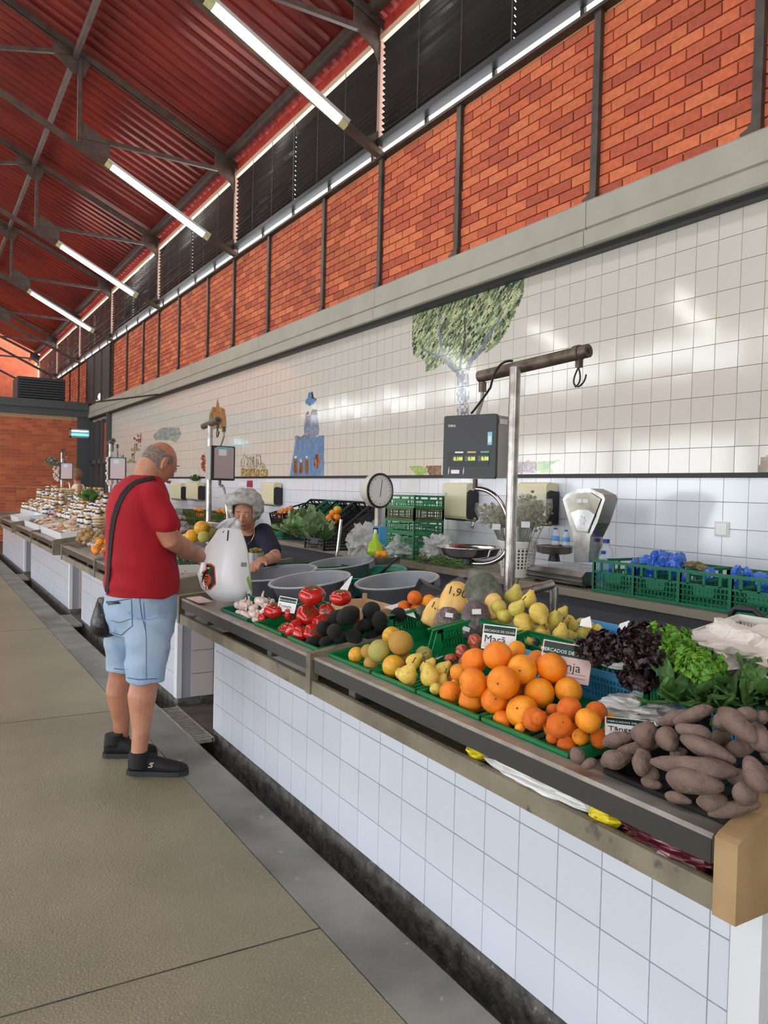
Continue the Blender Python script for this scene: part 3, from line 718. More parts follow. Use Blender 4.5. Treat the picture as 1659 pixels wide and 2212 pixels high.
# ================================================================ PRODUCE
m_or = M('orange_peel', (248, 144, 20), .36, rgb2=(240, 122, 12), vscale=1.4, bump=.35, bscale=34, spots=((190, 92, 20), 9, .74))
m_or2 = M('orange_peel_yellow', (252, 164, 32), .36, rgb2=(244, 142, 20), vscale=1.4, bump=.35, bscale=34, spots=((200, 104, 30), 10, .73))
m_mand = M('mandarin_peel', (236, 120, 20), .4, rgb2=(224, 102, 16), vscale=2, bump=.5, bscale=24)
m_pear = M('pear_skin', (226, 192, 88), .45, rgb2=(204, 180, 76), vscale=1.6, spots=((122, 82, 38), 5.5, .64))
m_pear2 = M('pear_skin_green', (196, 182, 80), .45, rgb2=(214, 192, 92), vscale=1.8, spots=((116, 86, 42), 8, .66))
m_stem = M('stem', (62, 40, 24), .7); m_calyx = M('calyx', (84, 72, 34), .7)
m_melon = M('melon_rind', (206, 156, 62), .55, rgb2=(184, 142, 70), vscale=12, bump=.6, bscale=18)
m_mely = M('melon_yellow', (226, 170, 42), .4, rgb2=(208, 148, 40), vscale=2.5); m_melg = M('melon_green', (184, 172, 84), .5, rgb2=(164, 158, 90), vscale=12, bump=.4, bscale=18)
m_apple = M('apple_skin', (150, 34, 36), .3, rgb2=(192, 110, 76), vscale=3, spots=((214, 160, 110), 7, .66))
m_tom = M('tomato_skin', (196, 30, 26), .2, rgb2=(176, 40, 30), vscale=1.5, coat=.3); m_tomg = M('tomato_leaf', (70, 96, 40), .6)
m_avo = M('avocado_skin', (30, 31, 29), .6, rgb2=(20, 21, 20), vscale=3, bump=1., bscale=22)
m_gar = M('garlic_skin', (236, 224, 212), .5, rgb2=(206, 172, 166), vscale=3, bump=.2, bscale=10)
m_swp = M('sweet_potato_skin', (124, 103, 92), .75, rgb2=(98, 79, 70), vscale=14, bump=.9, bscale=70, spots=((88, 62, 52), 22, .66))
def orange_mesh(mat, seed):
    g = G(); f = lambda d: 1-.10*math.exp(-((d[2]-1)**2)/.012)-.05*math.exp(-((d[2]+1)**2)/.02)+.02*noise.noise(Vector(d)*1.8+Vector((seed, 0, 0)))+(.012*math.cos(9*math.atan2(d[1], d[0]))*math.exp(-((d[2]-1)**2)/.08))
    return g.ball((0, 0, 0), (1, 1, .94), 28, 20, f).mesh('flesh', mat, True)
def stem_obj(me_root, r=.07, z=.86, h=.1, star=False):
    g = G().tube([(0, 0, z), (0, 0, z+h*.6)], r, 6); return g.mesh('stem', m_calyx)
def proto(name, me, parts=()):
    return name, me, parts
def pear_mesh(mat, seed, fat=1.):
    pr = [(0, -1.05), (.12, -1.04), (.30, -1.08), (.62, -.98), (.86, -.72), (.97, -.36), (.95, -.02), (.80, .36), (.58, .66), (.42, .92), (.34, 1.12), (.24, 1.24), (.08, 1.26), (0, 1.22)]
    g = G(); g.lathe([(r*fat, z) for r, z in pr], n=22)
    g.v = [(x*(1+.06*noise.noise(Vector((x, y, z+seed))))+.05*math.sin(z*2+seed), y*(1+.05*noise.noise(Vector((y, z, seed)))), z) for x, y, z in g.v]
    return g.mesh('flesh', mat, True)
def apple_mesh():
    f = lambda d: 1-.28*math.exp(-((d[2]-1)**2)/.05)-.14*math.exp(-((d[2]+1)**2)/.03)
    return G().ball((0, 0, 0), (1, 1, .9), 20, 16, f).mesh('flesh', m_apple, True)
def tomato_mesh(seed):
    f = lambda d: 1-.24*math.exp(-((d[2]-1)**2)/.05)+.045*math.cos(6*math.atan2(d[1], d[0])+seed)*(1-abs(d[2]))
    return G().ball((0, 0, 0), (1, 1, .74), 32, 14, f).mesh('flesh', m_tom, True)
def avo_mesh(seed):
    g = G().ball((0, 0, 0), (1, .80, .80), 20, 12, lambda d: 1+.12*d[0]*-.8+.02*noise.noise(Vector(d)*4+Vector((seed, 0, 0))))
    g.v = [(x*1.28, y*(1-.18*max(0, x)), z*(1-.18*max(0, x))) for x, y, z in g.v]
    return g.mesh('flesh', m_avo, True)
def garlic_mesh(seed):
    def f(d):
        a = math.atan2(d[1], d[0]); q = 1+.09*abs(math.cos(3.5*a+seed))-.05
        if d[2] > .55: q *= 1-.45*(d[2]-.55)/.45
        return q
    g = G().ball((0, 0, 0), (1, 1, .85), 28, 12, f)
    g.v = [(x, y, z+(.0 if z < .55 else (z-.55)*1.6)) for x, y, z in g.v]
    g.tube([(0, 0, .6), (.06, .02, 1.25), (.12, .02, 1.5)], [.22, .12, .07], 8)
    return g.mesh('flesh', m_gar, True)
ORM = [orange_mesh(m_or, 1), orange_mesh(m_or, 5), orange_mesh(m_or2, 9)]
MNM = [orange_mesh(m_mand, 2), orange_mesh(m_or2, 7)]
PRM = [pear_mesh(m_pear, 0), pear_mesh(m_pear, 3), pear_mesh(m_pear2, 6, 1.04)]
APM = [apple_mesh()]; TMM = [tomato_mesh(0), tomato_mesh(2)]; AVM = [avo_mesh(0), avo_mesh(4)]; GRM = [garlic_mesh(0), garlic_mesh(2)]
MLM = [G().ball((0, 0, 0), (1, 1, .95), 26, 18, lambda d: 1-.06*math.exp(-((d[2]-1)**2)/.01)).mesh('rind', m, True) for m in (m_melon, m_mely, m_melg)]
st_or = G().tube([(0, 0, .80), (0, 0, .875)], [.09, .06], 6).mesh('stem', m_calyx)
st_pear = G().tube([(0, 0, 1.2), (.03, .02, 1.5), (.12, .05, 1.85)], [.07, .05, .07], 6).mesh('stem', m_stem)
st_apple = G().tube([(0, 0, .5), (.02, 0, .82), (.08, .03, 1.08)], [.05, .04, .05], 5).mesh('stem', m_stem)
gl = G()
for k in range(5):
    a = k*1.257; gl.prism([(0, 0, .60), (.34*math.cos(a-.25), .34*math.sin(a-.25), .62), (.55*math.cos(a), .55*math.sin(a), .60), (.34*math.cos(a+.25), .34*math.sin(a+.25), .62)], (0, 0, 0), (0, 0, .03))
st_tom = gl.mesh('calyx', m_tomg)
KIND = {'orange': (ORM, st_or, 'stem', 'orange'), 'mandarin': (MNM, st_or, 'stem', 'orange'), 'pear': (PRM, st_pear, 'stem', 'pear'), 'apple': (APM, st_apple, 'stem', 'apple'),
        'tomato': (TMM, st_tom, 'calyx', 'tomato'), 'avocado': (AVM, None, '', 'avocado'), 'garlic_bulb': (GRM, None, '', 'garlic'), 'melon': (MLM, st_or, 'stem', 'melon')}
PLACED = []
def relax(L, it=50, fz=None, keep=.94, floor=True):
    OB = [q for q in PLACED if any((q[0]-e[0]).length < .5 for e in L[:1]+L[-1:]+L[len(L)//2:len(L)//2+1])]
    for _ in range(it):
        for i in range(len(L)):
            for q_ in OB:
                d = L[i][0]-q_[0]; m = (L[i][1]+q_[1])*keep
                if 1e-6 < d.length < m: L[i][0] += d.normalized()*(m-d.length)
            for j in range(i):
                d = L[i][0]-L[j][0]; m = (L[i][1]+L[j][1])*keep
                if 1e-6 < d.length < m:
                    q = d.normalized()*(m-d.length)*.5; L[i][0] += q; L[j][0] -= q
        if floor:
            for e in L:
                z = (fz(e[0]) if fz else DZ(e[0].x)-.025)+e[1]*.95
                if e[0].z < z: e[0].z = z
                xm = 1.489+e[1]*.93
                if e[0].x < xm and e[0].z < DZ(xm)+.05+e[1]*.3: e[0].x = xm
    return L
ORD = ['leftmost', 'second from the left', 'third from the left', 'fourth from the left', 'fifth from the left', 'sixth from the left', 'seventh from the left', 'eighth from the left', 'ninth from the left', 'tenth from the left', 'eleventh from the left', 'twelfth from the left', 'thirteenth from the left']
def layered(its):
    zs = sorted(i[2] for i in its); n = len(zs); a, b = zs[n//3], zs[(2*n)//3]
    ly = [0 if i[2] < a else (1 if i[2] < b else 2) for i in its]; out = [None]*n
    for k in range(3):
        for r, i in enumerate(sorted([q for q in range(n) if ly[q] == k], key=lambda q: its[q][0])): out[i] = (('bottom', 'middle', 'upper')[k], ORD[min(r, 12)])
    return out
def pile(kind, items, labs, label, group, fz=None, conv=None, dzs=None, mats=None, seed=1, floor=True, squash=1., plane=None, tiltmax=3.):
    """items: (x, y, radius px, layer height, optional euler, optional variant)"""
    R = random.Random(seed); L = []
    for it in items:
        x, y = conv(it[0], it[1]) if conv else (it[0], it[1])
        k = conv(1, 0)[0]-conv(0, 0)[0] if conv else 1.
        p = P(x, y, it[3]) if plane is None else U(x, y, plane[0], plane[1] if len(it) < 4 or it[3] is None else it[3])
        L.append([p, rad(it[2]*k, p)*(1.12 if kind == 'avocado' else 1.)])
    relax(L, fz=fz, floor=floor)
    PLACED.extend((e[0].copy(), e[1]) for e in L)
    ms, st, sn, cat = KIND[kind]
    al = layered([(it[0], it[1], it[3] if len(it) > 3 and it[3] is not None else 0) for it in items]) if '{' in label else None
    for n, ((p, r), it) in enumerate(zip(L, items)):
        rot = it[4] if len(it) > 4 and it[4] is not None else (R.uniform(-tiltmax, tiltmax), R.uniform(-tiltmax, tiltmax), R.uniform(-3, 3))
        v = it[5] if len(it) > 5 else R.randrange(len(ms))
        o = mo(kind, ms[v], None, p, rot, (r, r, r)); tag(o, labs.get(n) or (label.format(*al[n]) if al else label), cat, group)
        if st: mo(sn, st, o)
qa = lambda a, b: (700+a*.33152, 1250+b*.33152)
qc = lambda a, b: (1100+a*.18083, 1300+b*.18083)
q8 = lambda a, b: (380+a*.37372, 1200+b*.37372)
qd = lambda a, b: (1300+a*.2164, 1450+b*.2164)
pile('orange', [(1130, 502, 95, .17), (980, 535, 87, .14), (1255, 468, 64, .14), (975, 684, 98, .10), (1178, 684, 108, .12), (1303, 592, 96, .14), (1465, 597, 102, .13), (1590, 727, 90, .08), (1380, 762, 99, .07), (1285, 832, 106, .05), (1090, 850, 92, .04), (890, 792, 99, .035), (772, 748, 74, .03), (880, 610, 60, .08), (1395, 540, 75, .12), (1595, 630, 60, .06), (1180, 860, 60, .03), (1060, 900, 70, .03), (1240, 700, 80, .06), (1080, 700, 70, .05), (1480, 700, 70, .06)],
     {0: 'topmost large orange of the big heap', 12: 'large orange at the left front corner of the heap, its stem end showing', 7: 'large orange at the right of the heap, under the price card', 9: 'large front orange resting on the crate rim beside the small oranges', 6: 'large orange just left of the Laranja price card'},
     'large orange in the {} layer of the big front heap, {}', 'large oranges heaped in the front crate', conv=qa, seed=4)
pile('mandarin', [(150, 1410, 145, .05), (290, 1520, 145, .05), (600, 1480, 155, .08, (.9, -.6, 0)), (720, 1290, 150, .09), (940, 1420, 155, .09), (1060, 1340, 135, .075), (600, 1660, 115, .03), (500, 1320, 95, .05), (1100, 1620, 120, .03), (1210, 1540, 115, .035), (360, 1370, 90, .04), (400, 1440, 90, .05), (820, 1620, 100, .035), (1180, 1430, 90, .05), (460, 1600, 80, .03), (60, 1440, 70, .03), (830, 1500, 110, .04), (700, 1550, 110, .035)],
     {2: 'small wrinkled orange with its stem end towards the camera', 3: 'topmost small orange of the smaller heap', 8: 'small orange at the right front, touching the sweet potatoes'}, 'small orange in the {} layer beside the sweet potatoes, {}', 'small oranges in the front crate', conv=qc, seed=5)
pile('melon', [(500, 445, 82, .09, None, 0), (358, 470, 76, .075, None, 2), (440, 375, 64, .075, None, 1), (457, 562, 75, .035, None, 1), (185, 500, 54, .03, None, 1), (650, 495, 56, .035, None, 2), (285, 490, 48, .05, None, 0), (268, 542, 52, .03, None, 0), (520, 520, 60, .04, None, 0)],
     {0: 'round tan netted melon on top at the right of the melons', 1: 'greenish melon on top of the melon crate', 2: 'bright yellow melon behind the netted one', 3: 'yellow melon at the front of its crate beside the pears', 4: 'small yellow melon in the left corner of its crate', 5: 'pale melon at the right side of the melon crate, near a pear stem', 6: 'tan melon half hidden left of the greenish melon', 7: 'brownish melon low at the front left of its crate', 8: 'tan melon low under the two big round melons'}, 'melon', 'melons in the front crate', conv=qa, seed=3)
UPR = lambda a, b, c=0: (a, b, c)
pile('pear', [(548, 615, 62, .07, (.3, .25, 0), 0), (648, 648, 66, .06, (-.2, -.3, 0), 0), (590, 535, 52, .08, (.4, .8, 0), 1), (690, 580, 55, .07, (.3, .5, 0), 1), (765, 600, 50, .06, (.4, .6, 0), 0), (762, 650, 50, .04, (.1, .2, 0), 1), (510, 660, 45, .03, (.2, .9, 0), 1), (855, 690, 42, .04), (720, 700, 40, .03), (480, 620, 40, .035, (1.2, .3, 0), 1)],
     {0: 'blotchy yellow pear standing at the left of the front pear crate', 1: 'yellow pear at the front of the small pear crate', 7: 'pear wedged beside the bottom left big orange'}, 'bruised yellow pear, {} layer of the front crate, {}', 'pears in the front crate', conv=qa, seed=6)
pile('apple', [(962, 435, 57, .10), (905, 480, 56, .08), (850, 530, 42, .06), (845, 565, 38, .045), (818, 636, 46, .045), (1085, 435, 60, .10), (900, 560, 45, .05), (1000, 480, 50, .06)],
     {0: 'red-streaked apple topmost beside the Maçã card', 5: 'dull red apple just behind the topmost big orange', 4: 'small dark red apple beside the front pears'}, 'red apple behind the big oranges, {} layer, {}', 'red apples between oranges and pears', conv=qa, seed=7)
pile('pear', [(110, 100, 95, .17, (.5, .3, 0), 2), (160, 232, 112, .13, (2.2, .4, 0), 0), (375, 150, 120, .16, (2.4, .2, 0), 0), (185, 430, 122, .08, (1.7, .5, 0), 2), (408, 398, 104, .08, (2.3, -.1, 1), 0), (620, 375, 104, .10, (.05, .1, 0), 0), (540, 190, 95, .14, (.5, -.4, 0), 2), (635, 130, 75, .14, (.4, .3, 0), 0), (735, 400, 75, .05), (860, 370, 80, .05), (935, 310, 82, .06), (1085, 332, 82, .05, (1.4, 0, .5), 0), (760, 270, 70, .09), (300, 520, 70, .03), (390, 555, 62, .03), (520, 500, 62, .03), (20, 390, 80, .06), (-130, 60, 95, .14), (60, -80, 110, .16, (.1, .2, 0), 2), (240, -30, 95, .18, (.1, .2, 0), 0), (250, 330, 80, .08), (-140, 230, 80, .08), (-60, 180, 90, .11), (480, 300, 80, .09), (-50, 330, 80, .06), (300, 200, 80, .10), (700, 230, 80, .09), (850, 260, 70, .06), (100, 540, 60, .03)],
     {5: 'upright yellow pear with a long stem at the front of the back pear heap', 2: 'round yellow pear upside down near the top of the back heap', 4: 'yellow pear with a dark blossom end, left of the upright pear', 3: 'greenish pear at the lower left of the back heap', 11: 'yellow pear lying at the right end of the blue crate'}, 'yellow pear in the {} layer of the back heap, {}', 'pears heaped in the blue crate', conv=qc, seed=8)
pile('tomato', [(790, 292, 76, .12, (.25, -.2, 0)), (575, 318, 61, .06, (.2, -.2, 0)), (712, 388, 68, .05, (.9, -.4, 0)), (845, 378, 66, .05, (.9, -.4, 0)), (970, 280, 63, .13, (.2, -.2, 0)), (985, 315, 66, .10, (.2, -.2, 0)), (630, 447, 62, .02), (600, 430, 46, .015), (762, 452, 56, .02), (660, 335, 46, .04), (500, 365, 34, .02), (850, 330, 50, .08), (690, 460, 50, .015)],
     {0: 'largest red tomato on top of the tomato crate', 1: 'red tomato beside the garlic', 4: 'red tomato at the back, in the wooden box', 5: 'red tomato leaning on the avocados'}, 'ribbed red tomato, {} layer of the tomato crate, {}', 'red tomatoes on the left display', conv=q8, seed=9)
pile('avocado', [(915, 440, 50, .09, (0, .3, 1.2)), (1018, 372, 60, .11, (0, -.3, .3)), (1020, 447, 52, .06, (0, 0, 1.4)), (920, 367, 46, .10, (0, -.2, .3)), (1098, 412, 44, .07, (0, .4, 1.5)), (1130, 328, 54, .13, (0, 0, .6)), (1176, 382, 52, .10, (0, .9, 1)), (1285, 365, 53, .08, (0, .3, 1)), (1345, 387, 38, .05, (0, 0, .2)), (850, 430, 46, .06, (0, .5, 1)), (808, 488, 42, .02, (0, 0, .2)), (1245, 416, 38, .05, (0, 0, 0)), (885, 498, 40, .025, (0, 0, .4)), (960, 480, 45, .03, (0, 0, .4)), (1120, 450, 40, .04, (0, 0, .4)), (1070, 420, 45, .04, (0, 0, .9)), (1180, 440, 40, .03, (0, 0, .9))],
     {1: 'long black avocado lying on top of the pile', 7: 'black avocado at the right of the pile', 5: 'topmost black avocado at the back of the pile', 0: 'black avocado standing at the front left of the pile'}, 'black avocado in the {} layer of the pile, {}', 'avocados in the green crate', conv=q8, seed=10)
pile('garlic_bulb', [(328, 318, 28, .03), (388, 298, 36, .05), (446, 308, 29, .045), (492, 268, 42, .07, (.1, .1, 0)), (502, 325, 34, .04), (440, 352, 34, .025), (550, 268, 23, .05), (530, 300, 30, .05), (470, 365, 26, .02), (372, 330, 29, .03), (410, 340, 28, .02), (560, 290, 24, .04), (350, 300, 24, .04), (420, 275, 26, .05), (400, 370, 26, .01)],
     {3: 'topmost garlic bulb with its neck upright', 0: 'garlic bulb in the left corner of the green crate'}, 'white garlic bulb, {} layer of the green crate, {}', 'garlic bulbs beside the tomatoes', conv=q8, seed=11, tiltmax=.7)
pile('mandarin', [(1383, 256, 43, .14), (1463, 264, 40, .13), (1322, 302, 40, .10), (1397, 302, 42, .10), (1342, 328, 34, .07), (1440, 300, 36, .09)], {0: 'topmost orange of the small group behind the avocados'}, 'orange between basin and yellow bags, {} layer, {}', 'oranges behind the avocados', conv=q8, seed=12)
pile('mandarin', [(670, 590, 60, .10), (810, 570, 85, .13), (880, 515, 75, .13), (1010, 590, 95, .12), (1010, 530, 80, .12), (960, 640, 70, .09), (740, 620, 60, .08)], {3: 'reddish orange tucked against the dark red lettuce'}, 'orange behind the Laranja card, {} layer, {}', 'oranges beside the dark lettuce', conv=qc, seed=13)
# ---- sweet potatoes: one mesh each, bent spindle between two points
def spud(a, b, r, seed, la=None):
    a = Vector(a); b = Vector(b); R = random.Random(seed); n = 18; d = b-a; L = d.length
    if L < 1.7*r: d = d.normalized()*1.7*r if L > 1e-4 else Vector((r, 0, 0)); mid = (a+b)/2; a = mid-d/2; b = mid+d/2
    side = Vector((R.uniform(-1, 1), R.uniform(-1, 1), R.uniform(-.2, .5)))*r*.22
    pts = []; rr = []
    for i in range(n+1):
        t = i/n; pts.append(a+(b-a)*t+side*math.sin(math.pi*t)+side*.4*math.sin(2*math.pi*t+seed))
        rr.append(r*max(.05, (math.sin(math.pi*min(1, max(0, .03+.94*t)))**.58))*(1+.10*math.sin(5*t+seed)))
    g = G().tube(pts, rr, 20)
    c = (a+b)/2
    vs = []
    for v in g.v:
        q = Vector(v); w = noise.noise(q*17+Vector((seed, 0, 0)))*.26+noise.noise(q*44)*.07
        ax = a+(b-a)*max(0, min(1, (q-a).dot(b-a)/(b-a).length_squared)); q = ax+(q-ax)*(1+w); vs.append(tuple(q-c))
    g.v = vs
    o = mo('sweet_potato', g.mesh('skin', m_swp, True), None, c)
    return o
SP = [((665, 1060), (1230, 1165), 118, .13, .13, 'large sweet potato with a pale scar, foremost on the pile'), ((490, 900), (1370, 1010), 98, .15, .15, 'very long sweet potato across the front of the pile'), ((790, 660), (1330, 900), 85, .18, .16, 'long sweet potato slanting down in the middle of the pile'),
      ((420, 760), (390, 1030), 92, .10, .07, 'knobbly sweet potato standing on end at the left front'), ((640, 600), (710, 780), 92, .15, .14, 'short upright yellowish sweet potato in the middle'), ((300, 620), (560, 620), 118, .13, .14, 'round sweet potato at the left, next to the small oranges'),
      ((10, 730), (330, 640), 72, .07, .10, 'sweet potato pointing its thin tail at the small oranges'), ((740, 560), (1070, 640), 85, .19, .19, 'sweet potato with dark pits at the middle of the pile'), ((1190, 380), (1530, 700), 100, .24, .22, 'big pinkish sweet potato on top, slanting right'),
      ((1320, 450), (1540, 430), 85, .24, .24, 'sweet potato at the top right, behind the big pinkish one'), ((560, 520), (920, 400), 66, .17, .2, 'sweet potato at the back left edge of the pile'), ((720, 520), (1110, 370), 72, .18, .22, 'sweet potato with a pointed tip against the spinach'),
      ((1120, 530), (1230, 480), 88, .2, .2, 'sweet potato with a white nick near the top'), ((1460, 860), (1640, 1190), 110, .2, .17, 'large sweet potato at the right edge of the pile'), ((1600, 600), (1670, 800), 90, .22, .2, 'sweet potato cut by the right edge of the photo'),
      ((1300, 1230), (1560, 1230), 112, .13, .13, 'rounded sweet potato at the right front, above the tan board'), ((950, 1300), (1250, 1290), 85, .06, .08, None), ((1050, 1425), (1570, 1330), 70, .05, .08, 'long sweet potato lying along the tan board'),
      ((-20, 920), (290, 850), 78, .055, .07, 'sweet potato with a cut white end at the left'), ((1240, 790), (1520, 740), 78, .16, .16, None), ((1080, 660), (1290, 690), 78, .16, .16, None), ((400, 1085), (600, 1150), 55, .035, .035, None),
      ((460, 960), (560, 1070), 65, .06, .05, None), ((150, 795), (560, 740), 58, .08, .09, 'sweet potato lying low in front of the round one'), ((680, 830), (850, 800), 50, .11, .12, None), ((640, 1230), (900, 1310), 50, .03, .035, None),
      ((1560, 440), (1659, 470), 62, .23, .23, None), ((1480, 570), (1650, 600), 70, .2, .2, None), ((1250, 1060), (1460, 1050), 85, .11, .12, None), ((-280, 870), (-200, 820), 78, .05, .06, 'stubby sweet potato standing alone at the left, in front of the small oranges'),
      ((-200, 960), (-60, 890), 48, .04, .05, 'small sweet potato at the left corner'), ((1100, 900), (1300, 960), 80, .08, .08, None), ((900, 700), (1100, 760), 80, .10, .1, None), ((1350, 640), (1500, 620), 80, .15, .15, None), ((1550, 1000), (1700, 1050), 90, .10, .1, None), ((700, 900), (900, 900), 70, .06, .06, None),
      ((1600, 800), (1750, 850), 90, .15, .15, None), ((1650, 1150), (1800, 1100), 90, .10, .1, None)]
_al = layered([((a[0]+b[0])/2, 0, da) for a, b, r, da, db, lab in SP])
for i, (a, b, r, da, db, lab) in enumerate(SP):
    pa = P(*qd(*a), da); pb = P(*qd(*b), db); q = spud(pa, pb, rad(r*.2164*1.1, (pa+pb)/2), i*3+1)
    tag(q, lab or 'brown sweet potato in the {} layer of the heap, {}'.format(*_al[i]), 'sweet potato', 'sweet potatoes heaped at the right')
# ---- leafy heads
def leaf_mesh(name, mat, w, l, ruffle, seed, cup=.3, nx=8, ny=10, freq=9, cols=None):
    R = random.Random(seed); g = G(); vs = []
    for i in range(ny+1):
        t = i/ny
        for k in range(nx+1):
            u = k/nx*2-1; hw = w*(math.sin(math.pi*min(1, .12+.80*t))**.7)*(.35+.65*min(1, t*2.2))
            edge = abs(u)**1.5; e2 = max(edge, max(0, t-.6)*2.4)
            ph = R.uniform(-.6, .6)
            x = u*hw; y = t*l; z = cup*(u*u*w*.6+t*t*l*.6)+ruffle*e2*math.sin(freq*(u*1.3+t*2.1)+seed+ph)*1.0
            x += ruffle*.5*e2*math.cos(freq*t*2+seed+ph)
            vs.append((x, y, z))
    fs = [(i*(nx+1)+k, i*(nx+1)+k+1, (i+1)*(nx+1)+k+1, (i+1)*(nx+1)+k) for i in range(ny) for k in range(nx)]
    g.add(vs, fs); return g.mesh(name, mat, False)
m_lr = M('lettuce_dark_red', (58, 26, 32), .42, rgb2=(30, 15, 20), vscale=22); m_lg = M('lettuce_green', (128, 172, 48), .5, rgb2=(74, 132, 30), vscale=24)
m_sp = M('spinach_green', (58, 96, 40), .5, rgb2=(84, 122, 62), vscale=18); m_cab = M('cabbage_green', (138, 164, 112), .5, rgb2=(104, 136, 88), vscale=10); m_cabs = M('cabbage_rib', (196, 206, 150), .5)
def rosette(name, lab, cat, c, mat, n, w, l, ruffle, seed, zup=.25, group=None, sx=1., sy=1., freq=11, nx=12, ny=14, spread=1., jit=0.):
    t = thing(name, lab, cat, tuple(c), group=group); R = random.Random(seed)
    ms = [leaf_mesh('leaf', mat, w, l, ruffle, seed+k, freq=freq, nx=nx, ny=ny) for k in range(4)]
    for k in range(n):
        u = (k+.5)/n; el = math.acos(1-u*1.0)*spread; az = k*2.4+R.uniform(-.3, .3)*(jit > 0)
        s = R.uniform(.8, 1.1)
        d = Vector((math.cos(az)*math.sin(el)*sx, math.sin(az)*math.sin(el)*sy, math.cos(el)+zup)).normalized()
        q = d.to_track_quat('Y', 'Z').to_euler()
        mo('leaf', ms[k % 4], t, d*l*.12+d*jit*R.uniform(.0, 1.)*l, (q[0], q[1]+R.uniform(-.8, .8)*(jit > 0), q[2]), (s, s, s))
    return t
LT = [('dark red frilly lettuce, upper head in the middle', 1385, 1440, .17, m_lr, 90, 1., 1), ('dark red frilly lettuce, left head reaching over the price card', 1308, 1432, .15, m_lr, 84, .98, 2),
 ('dark red frilly lettuce, tall narrow head standing at the back', 1385, 1392, .19, m_lr, 54, .72, 5), ('dark red lettuce head lying low, hanging over the green crate', 1376, 1490, .11, m_lr, 56, .72, 6),
 ('bright green frilly lettuce, the larger head', 1440, 1440, .16, m_lg, 110, 1.12, 3), ('bright green frilly lettuce, the smaller head at right', 1510, 1470, .15, m_lg, 76, .85, 4)]
for lb_, x_, y_, dz_, m_, n_l, sc_, sd_ in LT:
    rosette('lettuce', lb_, 'lettuce', P(x_, y_, dz_), m_, n_l, .026*sc_, .056*sc_, .0085, sd_, freq=23, nx=14, ny=12, jit=.95)
sl_ = [leaf_mesh('leaf', m_sp, .022, .085, .003, k, nx=4, ny=6, freq=4) for k in range(4)]
for bi, (px, py, n) in enumerate(((1500, 1505, 44), (1575, 1500, 44), (1640, 1495, 44))):
    t = thing('spinach_bunch', ['bunch of dark green spinach leaves below the green lettuce', 'bunch of spinach leaves right of the lettuce', 'bunch of spinach cut by the right edge'][bi], 'spinach', tuple(P(px, py, .12))); R = random.Random(bi)
    for k in range(n):
        d = Vector((R.uniform(-1, 1), R.uniform(-1, 1), R.uniform(-.25, .9))).normalized()
        mo('leaf', sl_[k % 4], t, Vector((R.uniform(-.07, .07), R.uniform(-.07, .07), R.uniform(-.05, .03))), d.to_track_quat('Y', 'Z').to_euler())
# ---- price cards
m_card = M('card_white', (232, 232, 232), .5); m_cardg = M('card_green', (14, 50, 38), .5); m_ink = M('ink', (16, 20, 30), .6); m_cardp = M('card_pinkish', (214, 186, 178), .5); m_inkb = M('ink_blue', (24, 34, 84), .6)
def card(px, py, dz, w, h, lean, yaw, word, lab, face=None, roll=0., title='MERCADOS DE OLHÃO', wsize=.42, ink=None, scribble=True):
    c = P(px, py, dz)
    x = Vector((math.cos(yaw), math.sin(yaw), 0)); nrm = Vector((math.sin(yaw), -math.cos(yaw), 0))  # faces towards the shopper
    up = (Vector((0, 0, 1))*math.cos(lean)-nrm*math.sin(lean)).normalized()
    x = (x*math.cos(roll)+up*math.sin(roll)).normalized(); n = x.cross(up).normalized(); up = n.cross(x)
    t = thing('price_card', lab, 'price card', tuple(c))
    Q = lambda a, b, o=0.: c+x*a+up*b+n*o
    def plate(nm, a0, a1, b0, b1, o0, o1, m): return G().prism([Q(a0, b0), Q(a1, b0), Q(a1, b1), Q(a0, b1)], n*o0, n*o1).obj(nm, m, t)
    plate('sheet', -w/2, w/2, -h/2, h/2, -.001, 0, face or m_card)
    plate('header', -w/2+.004, w/2-.004, h/2-h*.36, h/2-.004, .0, .0006, m_cardg)
    text('heading', title, h*.13, Q(0, h/2-h*.29, .0008), x, up, m_card, t, .0002, 'CENTER')
    text('word', word, h*wsize, Q(-w*.44, -h*.22, .0008), x, up, ink or m_ink, t, .0004)
    if scribble:
        for k in range(2): plate('ruled_line', -w*.42, w*.42, -h*(.28+.1*k), -h*(.27+.1*k), .0, .0005, m_inkb)
    return t
YC = -.55
card(1078, 1378, .16, .115, .085, .35, -.75, 'Maçã', 'price card reading Maçã, stuck among the apples', roll=-.06)
card(1222, 1430, .15, .15, .115, .35, -.75, 'Laranja', 'price card reading Laranja, half hidden behind the big oranges', face=m_cardp, roll=-.12, wsize=.34)
card(1362, 1573, .06, .13, .085, 1.25, -.75, 'Tângera', 'white price card lying flat behind the small oranges', roll=-.05, wsize=.3)
card(620, 1306, .09, .10, .075, .3, -.85, 'Tomate', 'price card between garlic and the basin', roll=-.1, wsize=.3)
